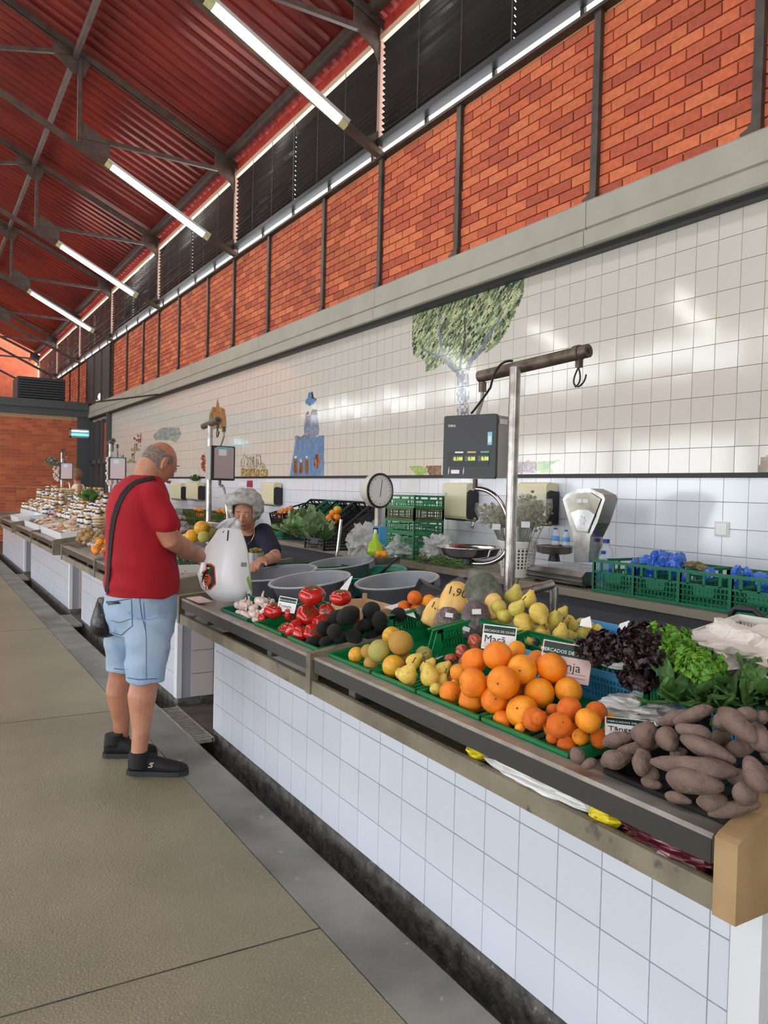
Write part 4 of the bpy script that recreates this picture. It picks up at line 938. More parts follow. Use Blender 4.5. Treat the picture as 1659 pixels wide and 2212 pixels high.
# ================================================================ SCALES, BASINS AND BACK-SHELF THINGS
def DPT(px, py, dp):
    d = ray(px, py); return CAM+d*(dp/d.dot(_f))
m_clear = M('clear_film', (236, 238, 240), .12, alpha=.06, coat=.25); m_cloudy = M('cloudy_film', (226, 228, 226), .25, alpha=.5, coat=.4)
m_bgrey = M('basin_grey', (138, 142, 148), .38, rgb2=(126, 130, 136), vscale=3); m_bteal = M('basin_teal', (18, 136, 110), .35)
m_blk = M('black_plastic', (30, 31, 33), .42); m_oldp = M('pipe_steel', (176, 172, 168), .28, metal=.85, rgb2=(142, 136, 130), vscale=14, bump=.1, bscale=40)
m_oldr = M('pipe_rusty', (116, 104, 92), .5, metal=.5, rgb2=(80, 66, 54), vscale=16); m_boxs = M('scale_side', (150, 148, 142), .4, metal=.4)
m_disp = M('display_glow', (176, 232, 40), .4, emit=2.5); m_lens = M('display_lens', (40, 44, 30), .2); m_paper = M('paper_white', (228, 228, 226), .7, var=.06, vscale=8)
m_cream2 = M('dispenser_cream', (222, 214, 178), .35, coat=.2); m_cable = M('cable', (20, 20, 20), .5)
def arc(a, b, c, n=10):  # quadratic curve
    a, b, c = Vector(a), Vector(b), Vector(c); return [(1-t)**2*a+2*t*(1-t)*b+t*t*c for t in [i/n for i in range(n+1)]]
# stand: pole, arm, rail
def stand(lab, x, y, ztop, arm_far, arm_near, rail=True, zb=.70):
    t = thing('scale_stand', lab, 'stand', (x, y, zb))
    G().cyl((x, y, zb), (x, y, ztop), .026, 18).obj('pole', m_oldp, t, True, auto=True)
    a = Vector(arm_far); b = Vector(arm_near); d = (b-a).normalized()
    G().tube([a, b], .030, 16).obj('arm', m_oldr, t, auto=True)
    G().tube([b-d*.07, b-d*.045], .036, 16).obj('collar', m_oldr, t, auto=True)
    G().tube([b, b+d*.004], .012, 8).obj('end_plug', m_black, t)
    if rail:
        G().tube([(x, y, 1.0), (x+.03, y, 1.02), (x+.27, y, 1.06), (x+.285, y, 1.045), (x+.285, y, zb)], .023, 14).obj('rail', m_oldp, t, auto=True)
    g = G(); h = b-d*.05+Vector((0, 0, -.05)); g.box(h.x-.012, h.x+.012, h.y-.012, h.y+.012, h.z-.015, h.z+.03); g.obj('hook_block', m_oldr, t)
    G().tube(arc(h+Vector((0, 0, -.01)), h+Vector((0, .06, -.09)), h+Vector((0, 0, -.10)))+arc(h+Vector((0, 0, -.10)), h+Vector((0, -.04, -.09)), h+Vector((0, -.045, -.05)), 5), .004, 6).obj('hook', m_cable, t)
    G().tube(arc(h+Vector((0, .005, -.01)), h+Vector((.01, -.02, -.08)), h+Vector((0, .02, -.10))), .004, 6).obj('hook', m_cable, t)
    return t
af = U(1035, 814, 2, 2.085); an = U(1203, 774, 2, 2.115)
pt_ = Vector((2.41, 2.84, 2.085))
stand('tall steel pipe stand with a crossbar, holding the nearest hanging scale', 2.41, 2.84, 2.09, pt_+(af-pt_).normalized()*.32, pt_+(an-pt_).normalized()*.36)
def hang_scale(lab, hook, pL, pR, H, pan_c, pan_r, th=.13, front=True, digits=True):
    bw = 1. if digits else .35
    pL = Vector(pL); pR = Vector(pR); pR.z = pL.z
    x = (pR-pL).normalized(); W = (pR-pL).length; nrm = Vector((x.y, -x.x, 0))  # towards shopper
    t = thing('hanging_scale', lab, 'scale', tuple((pL+pR)/2))
    Q = lambda a, b, o=0.: pL+x*a+Vector((0, 0, b))+nrm*o
    def plate(nm, a0, a1, b0, b1, o0, o1, m, par=t): return G().prism([Q(a0, b0), Q(a1, b0), Q(a1, b1), Q(a0, b1)], nrm*o0, nrm*o1).obj(nm, m, par)
    plate('casing', .004, W-.004, .006, H-.006, -th, -.02, m_boxs)
    r = .012; pts = []
    for cx, cy, a0 in ((W-r, r, -90), (W-r, H-r, 0), (r, H-r, 90), (r, r, 180)):
        for k in range(4): a = math.radians(a0+30*k); pts.append(Q(cx+r*math.cos(a), cy+r*math.sin(a)))
    G().prism(pts, nrm*-.02, nrm*0).obj('front_cover', M('scale_front', (38, 39, 42), .45), t)
    if digits:
        plate('display_window', W*.08, W*.88, H*.20, H*.42, 0, .002, m_black)
        for k, (s, c) in enumerate((('0.100', .30), ('0.00', .54), ('0.00', .79))):
            plate('lens', W*(c-.105), W*(c+.10), H*.27, H*.355, .002, .003, m_lens)
            text('digits', s, H*.075, Q(W*(c+.09), H*.285, .0035), x, (0, 0, 1), m_disp, t, .0002, 'RIGHT')
            plate('tab', W*(c-.06), W*(c+.1), H*.40, H*.425, .002, .003, (m_paper, M('tab_tan', (200, 170, 120), .5), M('tab_teal', (90, 170, 150), .5))[k])
        text('maker_mark', 'DIBAL', H*.055, Q(W*.09, H*.82, .001), x, (0, 0, 1), m_paper, t, .0002)
        plate('sticker', W*.85, W*.93, H*.52, H*.72, 0, .001, M('sticker_blue', (120, 190, 225), .4)); plate('sticker', W*.86, W*.92, H*.56, H*.66, .001, .0015, m_paper)
        plate('badge', W*.17, W*.33, H*.075, H*.135, 0, .002, m_paper)
        for a in (.11, .40): G().prism([Q(W*a, H*.05), Q(W*(a+.025), H*.1), Q(W*(a+.02), H*.19), Q(W*(a-.005), H*.12)], nrm*0, nrm*.001).obj('water_drop_mark', M('mark_grey', (170, 170, 170), .4), t)
        plate('side_label', W+.0, W+.001, H*.85, H*.93, -.10, -.03, m_paper)
    else:
        plate('back_panel', W*.12, W*.94, H*.06, H*.94, .0, .003, M('panel_sheen', (176, 156, 158), .3, metal=.5))
        plate('label', W*.3, W*.62, H*.72, H*.90, .003, .004, m_paper); plate('label', W*.2, W*.9, H*.92, H*.97, .003, .004, MATS['sticker_blue'] if 'sticker_blue' in MATS else m_paper)
    hook = Vector(hook); top = (pL+pR)/2+Vector((0, 0, H))-nrm*th/2
    G().tube([hook, (hook.x, hook.y, hook.z-.09), (top.x, top.y, top.z)], .010, 8).obj('hanger', m_boxs, t)
    G().box(hook.x-.014, hook.x+.014, hook.y-.014, hook.y+.014, hook.z-.05, hook.z+.0).obj('hanger_block', m_oldr, t)
    bot = (pL+pR)/2-nrm*th/2; pan_c = Vector(pan_c)
    G().tube([bot, bot-Vector((0, 0, .05))], .013, 10).obj('coupling', m_oldr, t)
    s_ = bot-Vector((0, 0, .05)); out = x*.11
    G().tube([s_, s_+x*.02]+arc(s_+x*.03, s_+x*.15*bw+Vector((0, 0, -.01)), Vector((s_.x, s_.y, (s_.z+pan_c.z)/2))+x*.20*bw)+arc(Vector((s_.x, s_.y, (s_.z+pan_c.z)/2))+x*.21*bw+Vector((0, 0, -.03)), Vector((pan_c.x, pan_c.y, pan_c.z-.09))+x*.26*bw, Vector((pan_c.x, pan_c.y, pan_c.z-.07))), .012, 10).obj('bow_arm', m_chrome, t, True)
    G().tube([pan_c+Vector((0, 0, -.075)), pan_c+Vector((0, 0, -.045))], .03, 12).obj('pan_boss', m_black, t)
    R_ = pan_r
    G().lathe([(0, -.045), (R_*.55, -.046), (R_*.86, -.03), (R_*.97, .004), (R_, .008), (R_*.985, .012), (R_*.95, .004), (R_*.84, -.024), (R_*.5, -.038), (0, -.038)], pan_c, 36).obj('pan', m_chrome, t, True)
    return t
hk = pt_+(af-pt_).normalized()*.29+Vector((0, 0, -.03))
hang_scale('black hanging digital scale with glowing green digits', hk, DPT(956, 1033, 3.98), DPT(1069, 1032, 3.78), .315, DPT(1012, 1185, 3.92), .163)
G().tube(arc(DPT(1108, 780, 3.75), DPT(1072, 775, 3.75), DPT(1060, 835, 3.8))+arc(DPT(1059, 838, 3.8), DPT(1030, 880, 3.85), DPT(1018, 893, 3.88)), .006, 6).obj('cable', m_cable, SC.objects['hanging_scale'] if 'hanging_scale' in SC.objects else None)
# scale stands further along
def small_station(lab1, lab2, x, y, dpx):
    pt2 = Vector((x, y, 2.085)); far = pt2+Vector((.04, .33, .01)); near = pt2+Vector((-.04, -.36, .02))
    stand(lab1, x, y, 2.09, far, near)
    yaw = dpx
    px_ = Vector((math.cos(yaw), math.sin(yaw), 0)); c = pt2+Vector((.03, -.30, -.53))
    hang_scale(lab2, pt2+Vector((.03, -.30, -.03)), c-px_*.12, c+px_*.12, .32, c+Vector((0, 0, -.40)), .15, digits=False)
small_station('steel pipe stand behind the man in the red shirt', 'hanging scale with a pinkish back panel, above the second stall', 2.44, 7.31, .12)
small_station('steel pipe stand hung with garlic on the third stall', 'hanging scale on the third stall, behind the garlic string', 2.44, 11.72, -.3)
small_station('steel pipe stand on the furthest stall', 'furthest hanging scale, its label side showing', 2.44, 16.0, -.3)
# basins
def basin(lab, c, R_, Hh, mat, grp='plastic basins on the stall'):
    c = (c[0]+.03, c[1], c[2])
    t = thing('basin', lab, 'basin', (c[0], c[1], c[2]-Hh), (0, -TILT*.95, 0), group=grp)
    pr = [(0, 0), (R_*.66, 0), (R_*.70, .006), (R_*.90, Hh-.012), (R_*.985, Hh-.010), (R_, Hh-.003), (R_*.985, Hh+.002), (R_*.915, Hh), (R_*.89, Hh-.02), (R_*.69, .012), (R_*.6, .008), (0, .008)]
    G().lathe(pr, (c[0], c[1], c[2]-Hh), 48).obj('bowl', mat, t, True)
    G().lathe([(R_*.93, Hh+.001), (R_*.985, Hh+.004), (R_*1.005, Hh-.002), (R_*.985, Hh-.006)], (c[0], c[1], c[2]-Hh), 48, cap=False).obj('rim', M('basin_rim', (176, 178, 180), .4) if mat is m_bgrey else M('teal_rim', (40, 160, 134), .35), t, True)
    for s in (1, -1):
        an_ = -.9 if s == 1 else -.9+math.pi
        g = G(); pts = []
        for k in range(7):
            a = an_-.2+.4*k/6; pts.append((a))
        for k in range(6):
            a0, a1 = pts[k], pts[k+1]
            vs = []
            for a in (a0, a1):
                for (r, z) in ((R_*.93, -.004), (R_*1.01, -.004), (R_*1.01, -.045), (R_*.99, -.045), (R_*.99, -.012), (R_*.93, -.012)):
                    vs.append((c[0]+r*math.cos(a), c[1]+r*math.sin(a), c[2]+z))
            g.add(vs, [(i, (i+1) % 6, 6+(i+1) % 6, 6+i) for i in range(6)]+[(0, 5, 4, 3, 2, 1), (6, 7, 8, 9, 10, 11)])
        g.obj('handle', mat, t)
    return t
b2c = U(668, 1250, 2, .985); b3c = U(856, 1252, 2, .985); b4c = U(735, 1214, 2, .985); b1c = U(584, 1236, 2, .97); b5c = U(805, 1235, 2, .93)
b1c.x += .04
basin('grey plastic basin in the middle, right behind the tomatoes', b2c, rad(90, b2c), .19, m_bgrey)
basin('grey plastic basin furthest right, behind the avocados', b3c, rad(93, b3c), .19, m_bgrey)
basin('grey plastic basin furthest back, in front of the cauliflower', (b4c.x, b4c.y, .985), rad(74, b4c), .20, m_bgrey)
basin('grey plastic basin partly hidden by the white bag and measuring can', (b1c.x, b1c.y, .97), rad(88, b1c), .18, m_bgrey)
basin('teal green plastic basin between the grey ones', (b5c.x, b5c.y, .93), rad(72, b5c), .14, m_bteal)
t = thing('ladle', 'black slotted spoon leaning out of the teal basin', 'spoon', tuple(b5c))
a = DPT(835, 1226, depth(b5c)-.05); b = DPT(862, 1203, depth(b5c)-.05)
G().tube([b5c+Vector((0, 0, -.08)), a, b], [.012, .010, .008], 8).obj('handle', m_black, t); G().ball(tuple(b5c+Vector((0, 0, -.09))), (.035, .035, .012)).obj('bowl', m_black, t)
# measuring can of olives, held over the first basin
cc = DPT(553, 1213, 4.98)
t = thing('measuring_can', 'grey metal measuring can heaped with green-brown olives', 'can', tuple(cc))
r_ = rad(17, cc); h_ = rad(20, cc)
G().lathe([(0, -h_), (r_*.93, -h_), (r_, h_), (r_*.96, h_), (r_*.9, -h_+.004), (0, -h_+.004)], cc, 26).obj('can', M('can_metal', (150, 152, 154), .4, metal=.5), t, auto=True)
m_olive2 = M('olive_brown', (150, 132, 52), .35, rgb2=(110, 100, 44), vscale=30)
ol = G().ball((0, 0, 0), (.010, .008, .008), 8, 6).mesh('olive', m_olive2, True)
for k in range(26):
    a = k*2.4; q = r_*.85*math.sqrt((k % 13)/13); z = h_+.004+.012*(1-q/r_)+(.008 if k > 12 else 0)
    mo('olive', ol, t, (q*math.cos(a), q*math.sin(a), z), (hsh(k, 1)*3, hsh(k, 2)*3, 0))
# white carrier bag
m_bag = M('carrier_bag', (246, 247, 250), .3, coat=.4, bump=.5, bscale=9)
bc_ = Vector((1.60, 4.30, .845)); bd = depth(bc_)
t = bagt = thing('carrier_bag', 'white plastic carrier bag with an orange and black emblem, standing on the stall edge', 'bag', tuple(bc_))
# outline rings: at each height the left and right picture edge, turned into an oval section
rows = [(1308, 478, 545), (1296, 462, 545), (1270, 436, 544), (1240, 427, 541), (1205, 438, 537), (1180, 445, 533), (1161, 460, 527), (1145, 470, 521), (1134, 479, 512), (1125, 488, 506)]
vdir = Vector((bc_.x, bc_.y, 0)).normalized(); side = Vector((vdir.y, -vdir.x, 0))
g = G(); n = 40; ring = []
for i, (py, xl, xr) in enumerate(rows):
    c = DPT((xl+xr)/2, py, bd); w = (xr-xl)/2*bd/FPX; dpt = w*(.62 if i < 5 else .45)*(1 if i < 8 else .7)
    if i == 0: c.z = max(c.z, .846)
    for k in range(n):
        a = 2*math.pi*k/n; f = 1+.03*math.sin(5*a+i*.35)+.02*math.sin(9*a-i*.5)+.03*noise.noise(Vector((math.cos(a)*3, math.sin(a)*3, i*1.3)))
        ring.append(c+side*w*math.cos(a)*min(1, f)+vdir*dpt*math.sin(a)*f)
fs = [(i*n+k, i*n+(k+1) % n, (i+1)*n+(k+1) % n, (i+1)*n+k) for i in range(len(rows)-1) for k in range(n)]
g.add(ring, fs+[tuple(range(n))[::-1]]); o = g.obj('bag_body', m_bag, t, True)
def strap(pts, w=.03, nm='handle'):
    g = G(); vs = []
    for i, (x, y, dd, ww) in enumerate(pts):
        c = DPT(x, y, bd+dd); vs += [c-side*ww, c+vdir*.004-side*ww*.3, c+side*ww, c+vdir*.012]
    m_ = len(pts); g.add(vs, [(i*4+k, i*4+(k+1) % 4, i*4+4+(k+1) % 4, i*4+4+k) for i in range(m_-1) for k in range(4)]+[(0, 3, 2, 1), (4*m_-4, 4*m_-3, 4*m_-2, 4*m_-1)])
    g.obj(nm, m_bag, t, True)
strap([(470, 1142, -.03, .016), (482, 1129, -.03, .018), (496, 1120, -.02, .016), (509, 1119, .0, .010)])
strap([(490, 1140, -.03, .018), (498, 1126, -.04, .018), (508, 1118, -.02, .010)])
strap([(515, 1140, -.02, .018), (513, 1128, -.02, .018), (508, 1119, 0, .012)])
G().prism([DPT(x, y, bd-.035) for x, y in ((466, 1172), (482, 1148), (485, 1146), (470, 1173))], (0, 0, 0), (0, .002, 0)).obj('handle_slit', m_black, t)
G().prism([DPT(x, y, bd-.055) for x, y in ((490, 1168), (492, 1146), (495, 1145), (493, 1168))], (0, 0, 0), (0, .002, 0)).obj('handle_slit', m_black, t)
# emblem printed on the bag
dgb = bpy.context.evaluated_depsgraph_get(); from mathutils.bvhtree import BVHTree
_bo = [c for c in t.children if c.name.startswith('bag_body')][0]; _me = bpy.data.meshes.new_from_object(_bo.evaluated_get(dgb)); _bb = BVHTree.FromPolygons([v.co+bc_ for v in _me.vertices], [tuple(p.vertices) for p in _me.polygons]); bpy.data.meshes.remove(_me)
def onbag(nm, pts, m, off=.0):
    P_ = []
    for i in range(len(pts)):
        a_, b_ = pts[i], pts[(i+1) % len(pts)]
        for k in range(2):
            h = _bb.ray_cast(CAM, ray(a_[0]+(b_[0]-a_[0])*k/2, a_[1]+(b_[1]-a_[1])*k/2).normalized())[0]
            if h is not None: P_.append(h-vdir*(.003+off*.5))
    if len(P_) < 3: return
    h = _bb.ray_cast(CAM, ray(sum(p[0] for p in pts)/len(pts), sum(p[1] for p in pts)/len(pts)).normalized())[0]
    c = h-vdir*(.0034+off*.5) if h is not None else sum(P_, Vector())/len(P_); k = len(P_)
    return G().add(P_+[c]+[p+vdir*.002 for p in P_], [(i, (i+1) % k, k) for i in range(k)]+[(i, k+1+i, k+1+(i+1) % k, (i+1) % k) for i in range(k)]).obj(nm, m, t)
m_emo = M('print_orange', (226, 84, 34), .4); m_emk = M('print_black', (22, 20, 20), .4); m_emg = M('print_lime', (176, 200, 60), .4)
onbag('emblem_border', [(445, 1217), (456, 1217), (464, 1223), (467, 1262), (454, 1275), (444, 1283), (434, 1266), (433, 1254), (436, 1236), (444, 1230)], m_emo)
onbag('emblem_field', [(446, 1220), (456, 1220), (462, 1225), (465, 1260), (453, 1272), (444, 1279), (436, 1264), (436, 1252), (439, 1238), (446, 1231)], m_emk, .002)
onbag('emblem_disc', [(444, 1240), (451, 1240), (456, 1248), (455, 1258), (449, 1266), (443, 1264), (440, 1252)], m_emo, .004)
onbag('emblem_bars', [(443, 1244), (448, 1244), (447, 1258), (443, 1258)], m_emk, .006); onbag('emblem_bars', [(443.5, 1247), (447, 1247), (447, 1249), (443.5, 1249)], m_emg, .008); onbag('emblem_bars', [(443.5, 1252), (447, 1252), (447, 1255), (443.5, 1255)], m_emg, .008)
onbag('emblem_letters', [(446, 1225), (453, 1225), (453, 1229), (446, 1229)], m_emg, .004)
onbag('emblem_tail', [(443, 1266), (446, 1266), (446, 1274), (444, 1276)], m_emo, .004)
m_lime = M('print_green', (150, 196, 40), .4)
onbag('green_corner', [(532, 1250), (540.5, 1240), (544, 1272), (541, 1276)], m_lime); onbag('barcode', [(521, 1215), (533, 1215), (533, 1224), (520, 1224)], M('barcode_grey', (150, 152, 150), .5))
onbag('red_script', [(442, 1288), (459, 1285), (459, 1286.5), (442, 1289.5)], M('script_pink', (222, 160, 160), .5)); onbag('red_script', [(447, 1298), (458, 1296), (458, 1297), (447, 1299)], MATS['script_pink'])
onbag('green_corner', [(456, 1303), (470, 1299), (474, 1305), (468, 1307)], m_lime)
# ---- wall things
def dispenser(lab, x0, xs, x1, ytop, ybot):
    Xf = XW-.14
    ya = U(x0, ytop, 0, Xf); yb = U(xs, ytop, 0, Xf); zt_ = ya.z; zb_ = U(xs, ybot, 0, Xf).z
    t = thing('towel_dispenser', lab, 'dispenser', (XW-.02, (ya.y+yb.y)/2, zb_))
    y0, y1 = min(ya.y, yb.y), max(ya.y, yb.y)
    c = .03
    pr = [(Xf, zb_+c), (Xf+.01, zb_+.008), (Xf+.03, zb_), (XW-.03, zb_), (XW-.03, zt_), (Xf+.03, zt_+.01), (Xf+.006, zt_-.004), (Xf, zt_-.02)]
    G().prism([(x, y0+.012, z) for x, z in pr], (0, 0, 0), (0, y1-y0-.012, 0)).obj('cover', m_cream2, t)
    G().prism([(x+.004, y0, z-(.06 if z > zb_+.1 else -.005)) for x, z in pr], (0, -.004, 0), (0, .012, 0)).obj('side_panel', m_blk, t)
    G().box(Xf+.02, XW-.03, y0+.06, y1-.02, zb_-.008, zb_+.002).obj('slot', m_blk, t)
    G().box(Xf-.001, Xf+.001, y1-.07, y1-.04, zt_-.11, zt_-.075).obj('label', M('label_blue', (150, 196, 222), .5), t)
dispenser('cream paper towel dispenser just under the nearest hanging scale', 956, 1010, 1022, 1045, 1124)
dispenser('cream paper towel dispenser above the dried flower bunches', 1118, 1183, 1198, 1044, 1135)
dispenser('cream paper towel dispenser right of the grey-haired woman', 562, 592, 604, 1043, 1092)
dispenser('cream paper towel dispenser with greenery on top, behind the second stand', 402, 428, 438, 1042, 1081)
dispenser('cream paper towel dispenser half hidden behind the man\'s head', 368, 391, 400, 1044, 1080)
p = U(1561, 1143, 0, XW-.012); t = thing('light_switch', 'white square switch plate on the white tiles', 'switch', tuple(p))
G().box(XW-.022, XW-.013, p.y-.047, p.y+.047, p.z-.044, p.z+.044).obj('plate', m_crw, t); G().box(XW-.027, XW-.022, p.y-.035, p.y+.035, p.z-.033, p.z+.033).obj('rocker', M('switch_white', (236, 236, 234), .3), t)
p = U(1048, 1128, 0, XW-.02); t = thing('tap', 'small chrome wall tap between the towel dispensers', 'tap', tuple(p))
G().tube([(XW-.01, p.y, p.z), (XW-.09, p.y, p.z+.01), (XW-.14, p.y, p.z-.005), (XW-.155, p.y, p.z-.05)], [.018, .014, .013, .012], 10).obj('spout', m_chrome, t, True); G().tube([(XW-.05, p.y, p.z+.01), (XW-.05, p.y, p.z+.05)], .014, 8).obj('knob', m_chrome, t)
def notice(lab, pts, m, nm='notice'):
    g = G().prism([U(x, y, 0, XW-.015) for x, y in pts], (-.002, 0, 0), (.0, 0, 0)); return tag(g.obj(nm, m), lab, 'notice')
notice('crumpled paper notice in a plastic sleeve beside the dial scale', [(868, 1036), (907, 1034), (906, 1062), (872, 1064)], m_paper)
notice('small white notice above the grey-haired woman', [(517, 1041), (532, 1041), (531, 1050), (517, 1050)], m_paper)
notice('red card taped above the grey-haired woman', [(534, 1038), (546, 1038), (546, 1053), (533, 1052)], M('card_red', (150, 40, 60), .5))
# old retail scale with fan-shaped dial
o_ = U(1268, 1262, 0, 3.62); zb_ = .932
def SX(px, py, X=3.62): return U(px, py, 0, X)
t = thing('shop_scale', 'old chrome shop scale with a fan-shaped dial', 'scale', (3.62, 3.42, .932))
m_chd = M('chrome_worn', (176, 174, 170), .22, metal=.9, rgb2=(140, 136, 130), vscale=8)
ya, yb = SX(1170, 1240).y, SX(1290, 1240).y
G().prism([(3.50, 0, .945), (3.49, 0, 1.0), (3.52, 0, 1.03), (3.83, 0, 1.03), (3.85, 0, .945)], (0, yb, 0), (0, ya, 0)).obj('base', m_chd, t)
for k in range(2): G().box(3.484, 3.492, yb, ya, .962+k*.03, .97+k*.03).obj('trim_line', m_chrome, t)
for yy in (ya-.03, yb+.03): G().cyl((3.55, yy, .931), (3.55, yy, .945), .015, 8).obj('foot', m_black, t)
fan = [(1215, 1078), (1222, 1068), (1250, 1056), (1275, 1055), (1303, 1068), (1307, 1078), (1290, 1130), (1275, 1160), (1271, 1215), (1240, 1215), (1238, 1160)]
fp = [SX(x, y, 3.56) for x, y in fan]
G().prism(fp, (0, 0, 0), (.11, 0, 0)).obj('dial_housing', m_chd, t)
gl_ = [(1223, 1078), (1250, 1065), (1275, 1064), (1298, 1078), (1270, 1152), (1245, 1150)]
G().prism([SX(x, y, 3.555) for x, y in gl_], (-.002, 0, 0), (.001, 0, 0)).obj('dial_glass', M('dial_face', (150, 150, 140), .12, rgb2=(196, 190, 168), vscale=9, coat=.8), t)
G().prism([SX(x, y, 3.552) for x, y in [(1233, 1108), (1250, 1101), (1272, 1102), (1285, 1112), (1269, 1148), (1247, 1146)]], (-.002, 0, 0), (.001, 0, 0)).obj('inner_window', m_chrome, t)
st = []; c_ = SX(1258, 1124, 3.549)
for k in range(12): a = k*math.pi/6; q = .035 if k % 2 == 0 else .018; st.append((c_.x, c_.y+q*math.cos(a), c_.z+q*math.sin(a)))
G().prism(st, (-.001, 0, 0), (0, 0, 0)).obj('star_mark', m_paper, t)
for x in (1249, 1262): G().prism([SX(a, b, 3.552) for a, b in [(x-3, 1078), (x+8, 1078), (x+8, 1086), (x-3, 1086)]], (-.001, 0, 0), (0, 0, 0)).obj('label', m_paper, t)
c_ = SX(1253, 1185, 3.56); G().lathe([(.0, 0), (.035, 0), (.04, .02), (0, .02)], (0, 0, 0), 20).obj('badge_ring', m_chrome, t).matrix_local = Matrix.Translation((c_-Vector((3.62, 3.42, .932))))@Matrix.Rotation(math.pi/2, 4, 'Y')
pc = SX(1198, 1186, 3.64)
G().lathe([(0, -.03), (.09, -.03), (.115, -.022), (.12, .02), (.124, .022), (.118, .024), (.112, -.012), (0, -.016)], pc, 30).obj('pan', m_chd, t, True); G().lathe([(.04, -.08), (.03, -.03)], pc, 12).obj('pan_post', m_black, t)
m_water = M('bottle_clear', (208, 222, 232), .06, alpha=.42, coat=.8); m_cap2 = M('cap_blue', (24, 56, 140), .4); m_lab = M('label_blue2', (90, 150, 205), .5)
def bottle(lab, c, h, r, nm='water_bottle', film=m_water, cap=m_cap2, labm=m_lab):
    t = thing(nm, lab, 'bottle', tuple(c))
    G().lathe([(0, 0), (r*.95, 0), (r, .01), (r*.94, h*.2), (r, h*.4), (r*.96, h*.62), (r*.75, h*.78), (r*.35, h*.9), (r*.35, h*.93)], c, 18).obj('body', film, t, True)
    G().lathe([(r*1.01, h*.28), (r*1.02, h*.30), (r*1.0, h*.55)], c, 18).obj('label', labm, t, True); G().lathe([(0, h*.92), (r*.42, h*.92), (r*.42, h), (0, h)], c, 12).obj('cap', cap, t)
bottle('small water bottle on the shop scale pan, left', SX(1199, 1178, 3.64), .115, .028); bottle('small water bottle on the shop scale pan, right', SX(1222, 1180, 3.60), .105, .026)
bottle('clear alcohol bottle with a blue flip cap beside the shop scale', Vector((3.52, SX(1303, 1200, 3.52).y, .932)), .24, .035, 'alcohol_bottle'); bottle('larger clear pump bottle behind the alcohol bottle', Vector((3.66, SX(1309, 1190, 3.66).y, .932)), .30, .05, 'alcohol_bottle')
# perforated white basket with dried flower bunches
bk = Vector((3.56, U(1116, 1240, 0, 3.56).y, .932)); hb_ = .24
t = thing('perforated_basket', 'white perforated plastic basket holding the dried bunches', 'basket', tuple(bk))
g = G(); n = 30
prof = lambda z: .105+.03*z/hb_
g.lathe([(0, .003), (.105, 0), (.112, .055), (.108, .055), (.1, .006), (0, .006)], bk, n); g.lathe([(prof(.2), .2), (prof(.24)+.004, .24), (prof(.24), .245), (prof(.2)-.004, .2)], bk, n, cap=False)
for k in range(n):
    a = 2*math.pi*k/n; g.bar((bk.x+prof(.05)*math.cos(a), bk.y+prof(.05)*math.sin(a), bk.z+.05), (bk.x+prof(.2)*math.cos(a), bk.y+prof(.2)*math.sin(a), bk.z+.2), .011, .003, up=(math.cos(a), math.sin(a), 0))
for j in range(7):
    z = .055+j*.023; g.lathe([(prof(z), z-.004), (prof(z)+.002, z), (prof(z), z+.004), (prof(z)-.002, z)], bk, n, cap=False)
g.obj('shell', m_crw, t)
m_dry = M('dried_flower', (150, 146, 112), .8, rgb2=(104, 104, 78), vscale=60); m_dry2 = M('dried_stalk', (96, 98, 62), .8)
for bi, (dx, dy, hh, rr, lab) in enumerate(((0, -.05, .50, .13, 'dried herb bunch in cellophane, right one in the perforated basket'), (-.02, .09, .46, .11, 'dried herb bunch in cellophane, left one in the perforated basket'), (.05, .02, .53, .11, 'dried herb bunch in cellophane, back one in the perforated basket'))):
    b0 = bk+Vector((dx*.4, dy*.4, .02)); top = bk+Vector((dx*2.4, dy*2.4, hh)); R = random.Random(bi)
    t = thing('dried_bunch', lab, 'dried flowers', tuple(b0)); ax = (top-b0)
    g = G()
    for k in range(330):
        o2 = Vector((R.gauss(0, 1), R.gauss(0, 1), R.gauss(0, .45)))*rr*.42; q = b0+ax*R.uniform(.72, 1)+o2
        s = R.uniform(.009, .017); g.ball(q, (s, s, s*.8), 5, 3)
    g.obj('flower_heads', m_dry, t)['kind'] = 'stuff'
    g = G()
    for k in range(34): g.bar(b0+Vector((R.gauss(0, .02), R.gauss(0, .02), 0)), b0+ax*.8+Vector((R.gauss(0, rr*.35), R.gauss(0, rr*.35), 0)), .003, .003)
    g.obj('stalks', m_dry2, t)['kind'] = 'stuff'
    g = G(); n = 16; vs = []
    for i, (u, r) in enumerate(((.0, .03), (.35, .05), (.7, rr*.95), (.95, rr*1.12), (1.08, rr*1.0))):
        for k in range(n):
            a = 2*math.pi*k/n; f = 1+.09*math.sin(5*a+i)+.05*math.sin(11*a); vs.append(b0+ax*u+Vector((math.cos(a)*r*f, math.sin(a)*r*f, 0)))
    g.add(vs, [(i*n+k, i*n+(k+1) % n, (i+1)*n+(k+1) % n, (i+1)*n+k) for i in range(4) for k in range(n)]); g.obj('cellophane', M('cellophane', (236, 238, 236), .1, alpha=.16, coat=.6), t, True)
    cpt = b0+ax*.72-Vector((rr*.9, rr*.9, 0)); G().prism([cpt+Vector((-.02, .02, -.02)), cpt+Vector((.02, -.02, -.02)), cpt+Vector((.02, -.02, .02)), cpt+Vector((-.02, .02, .02))], (-.001, -.001, 0), (0, 0, 0)).obj('price_tag', m_paper, t)
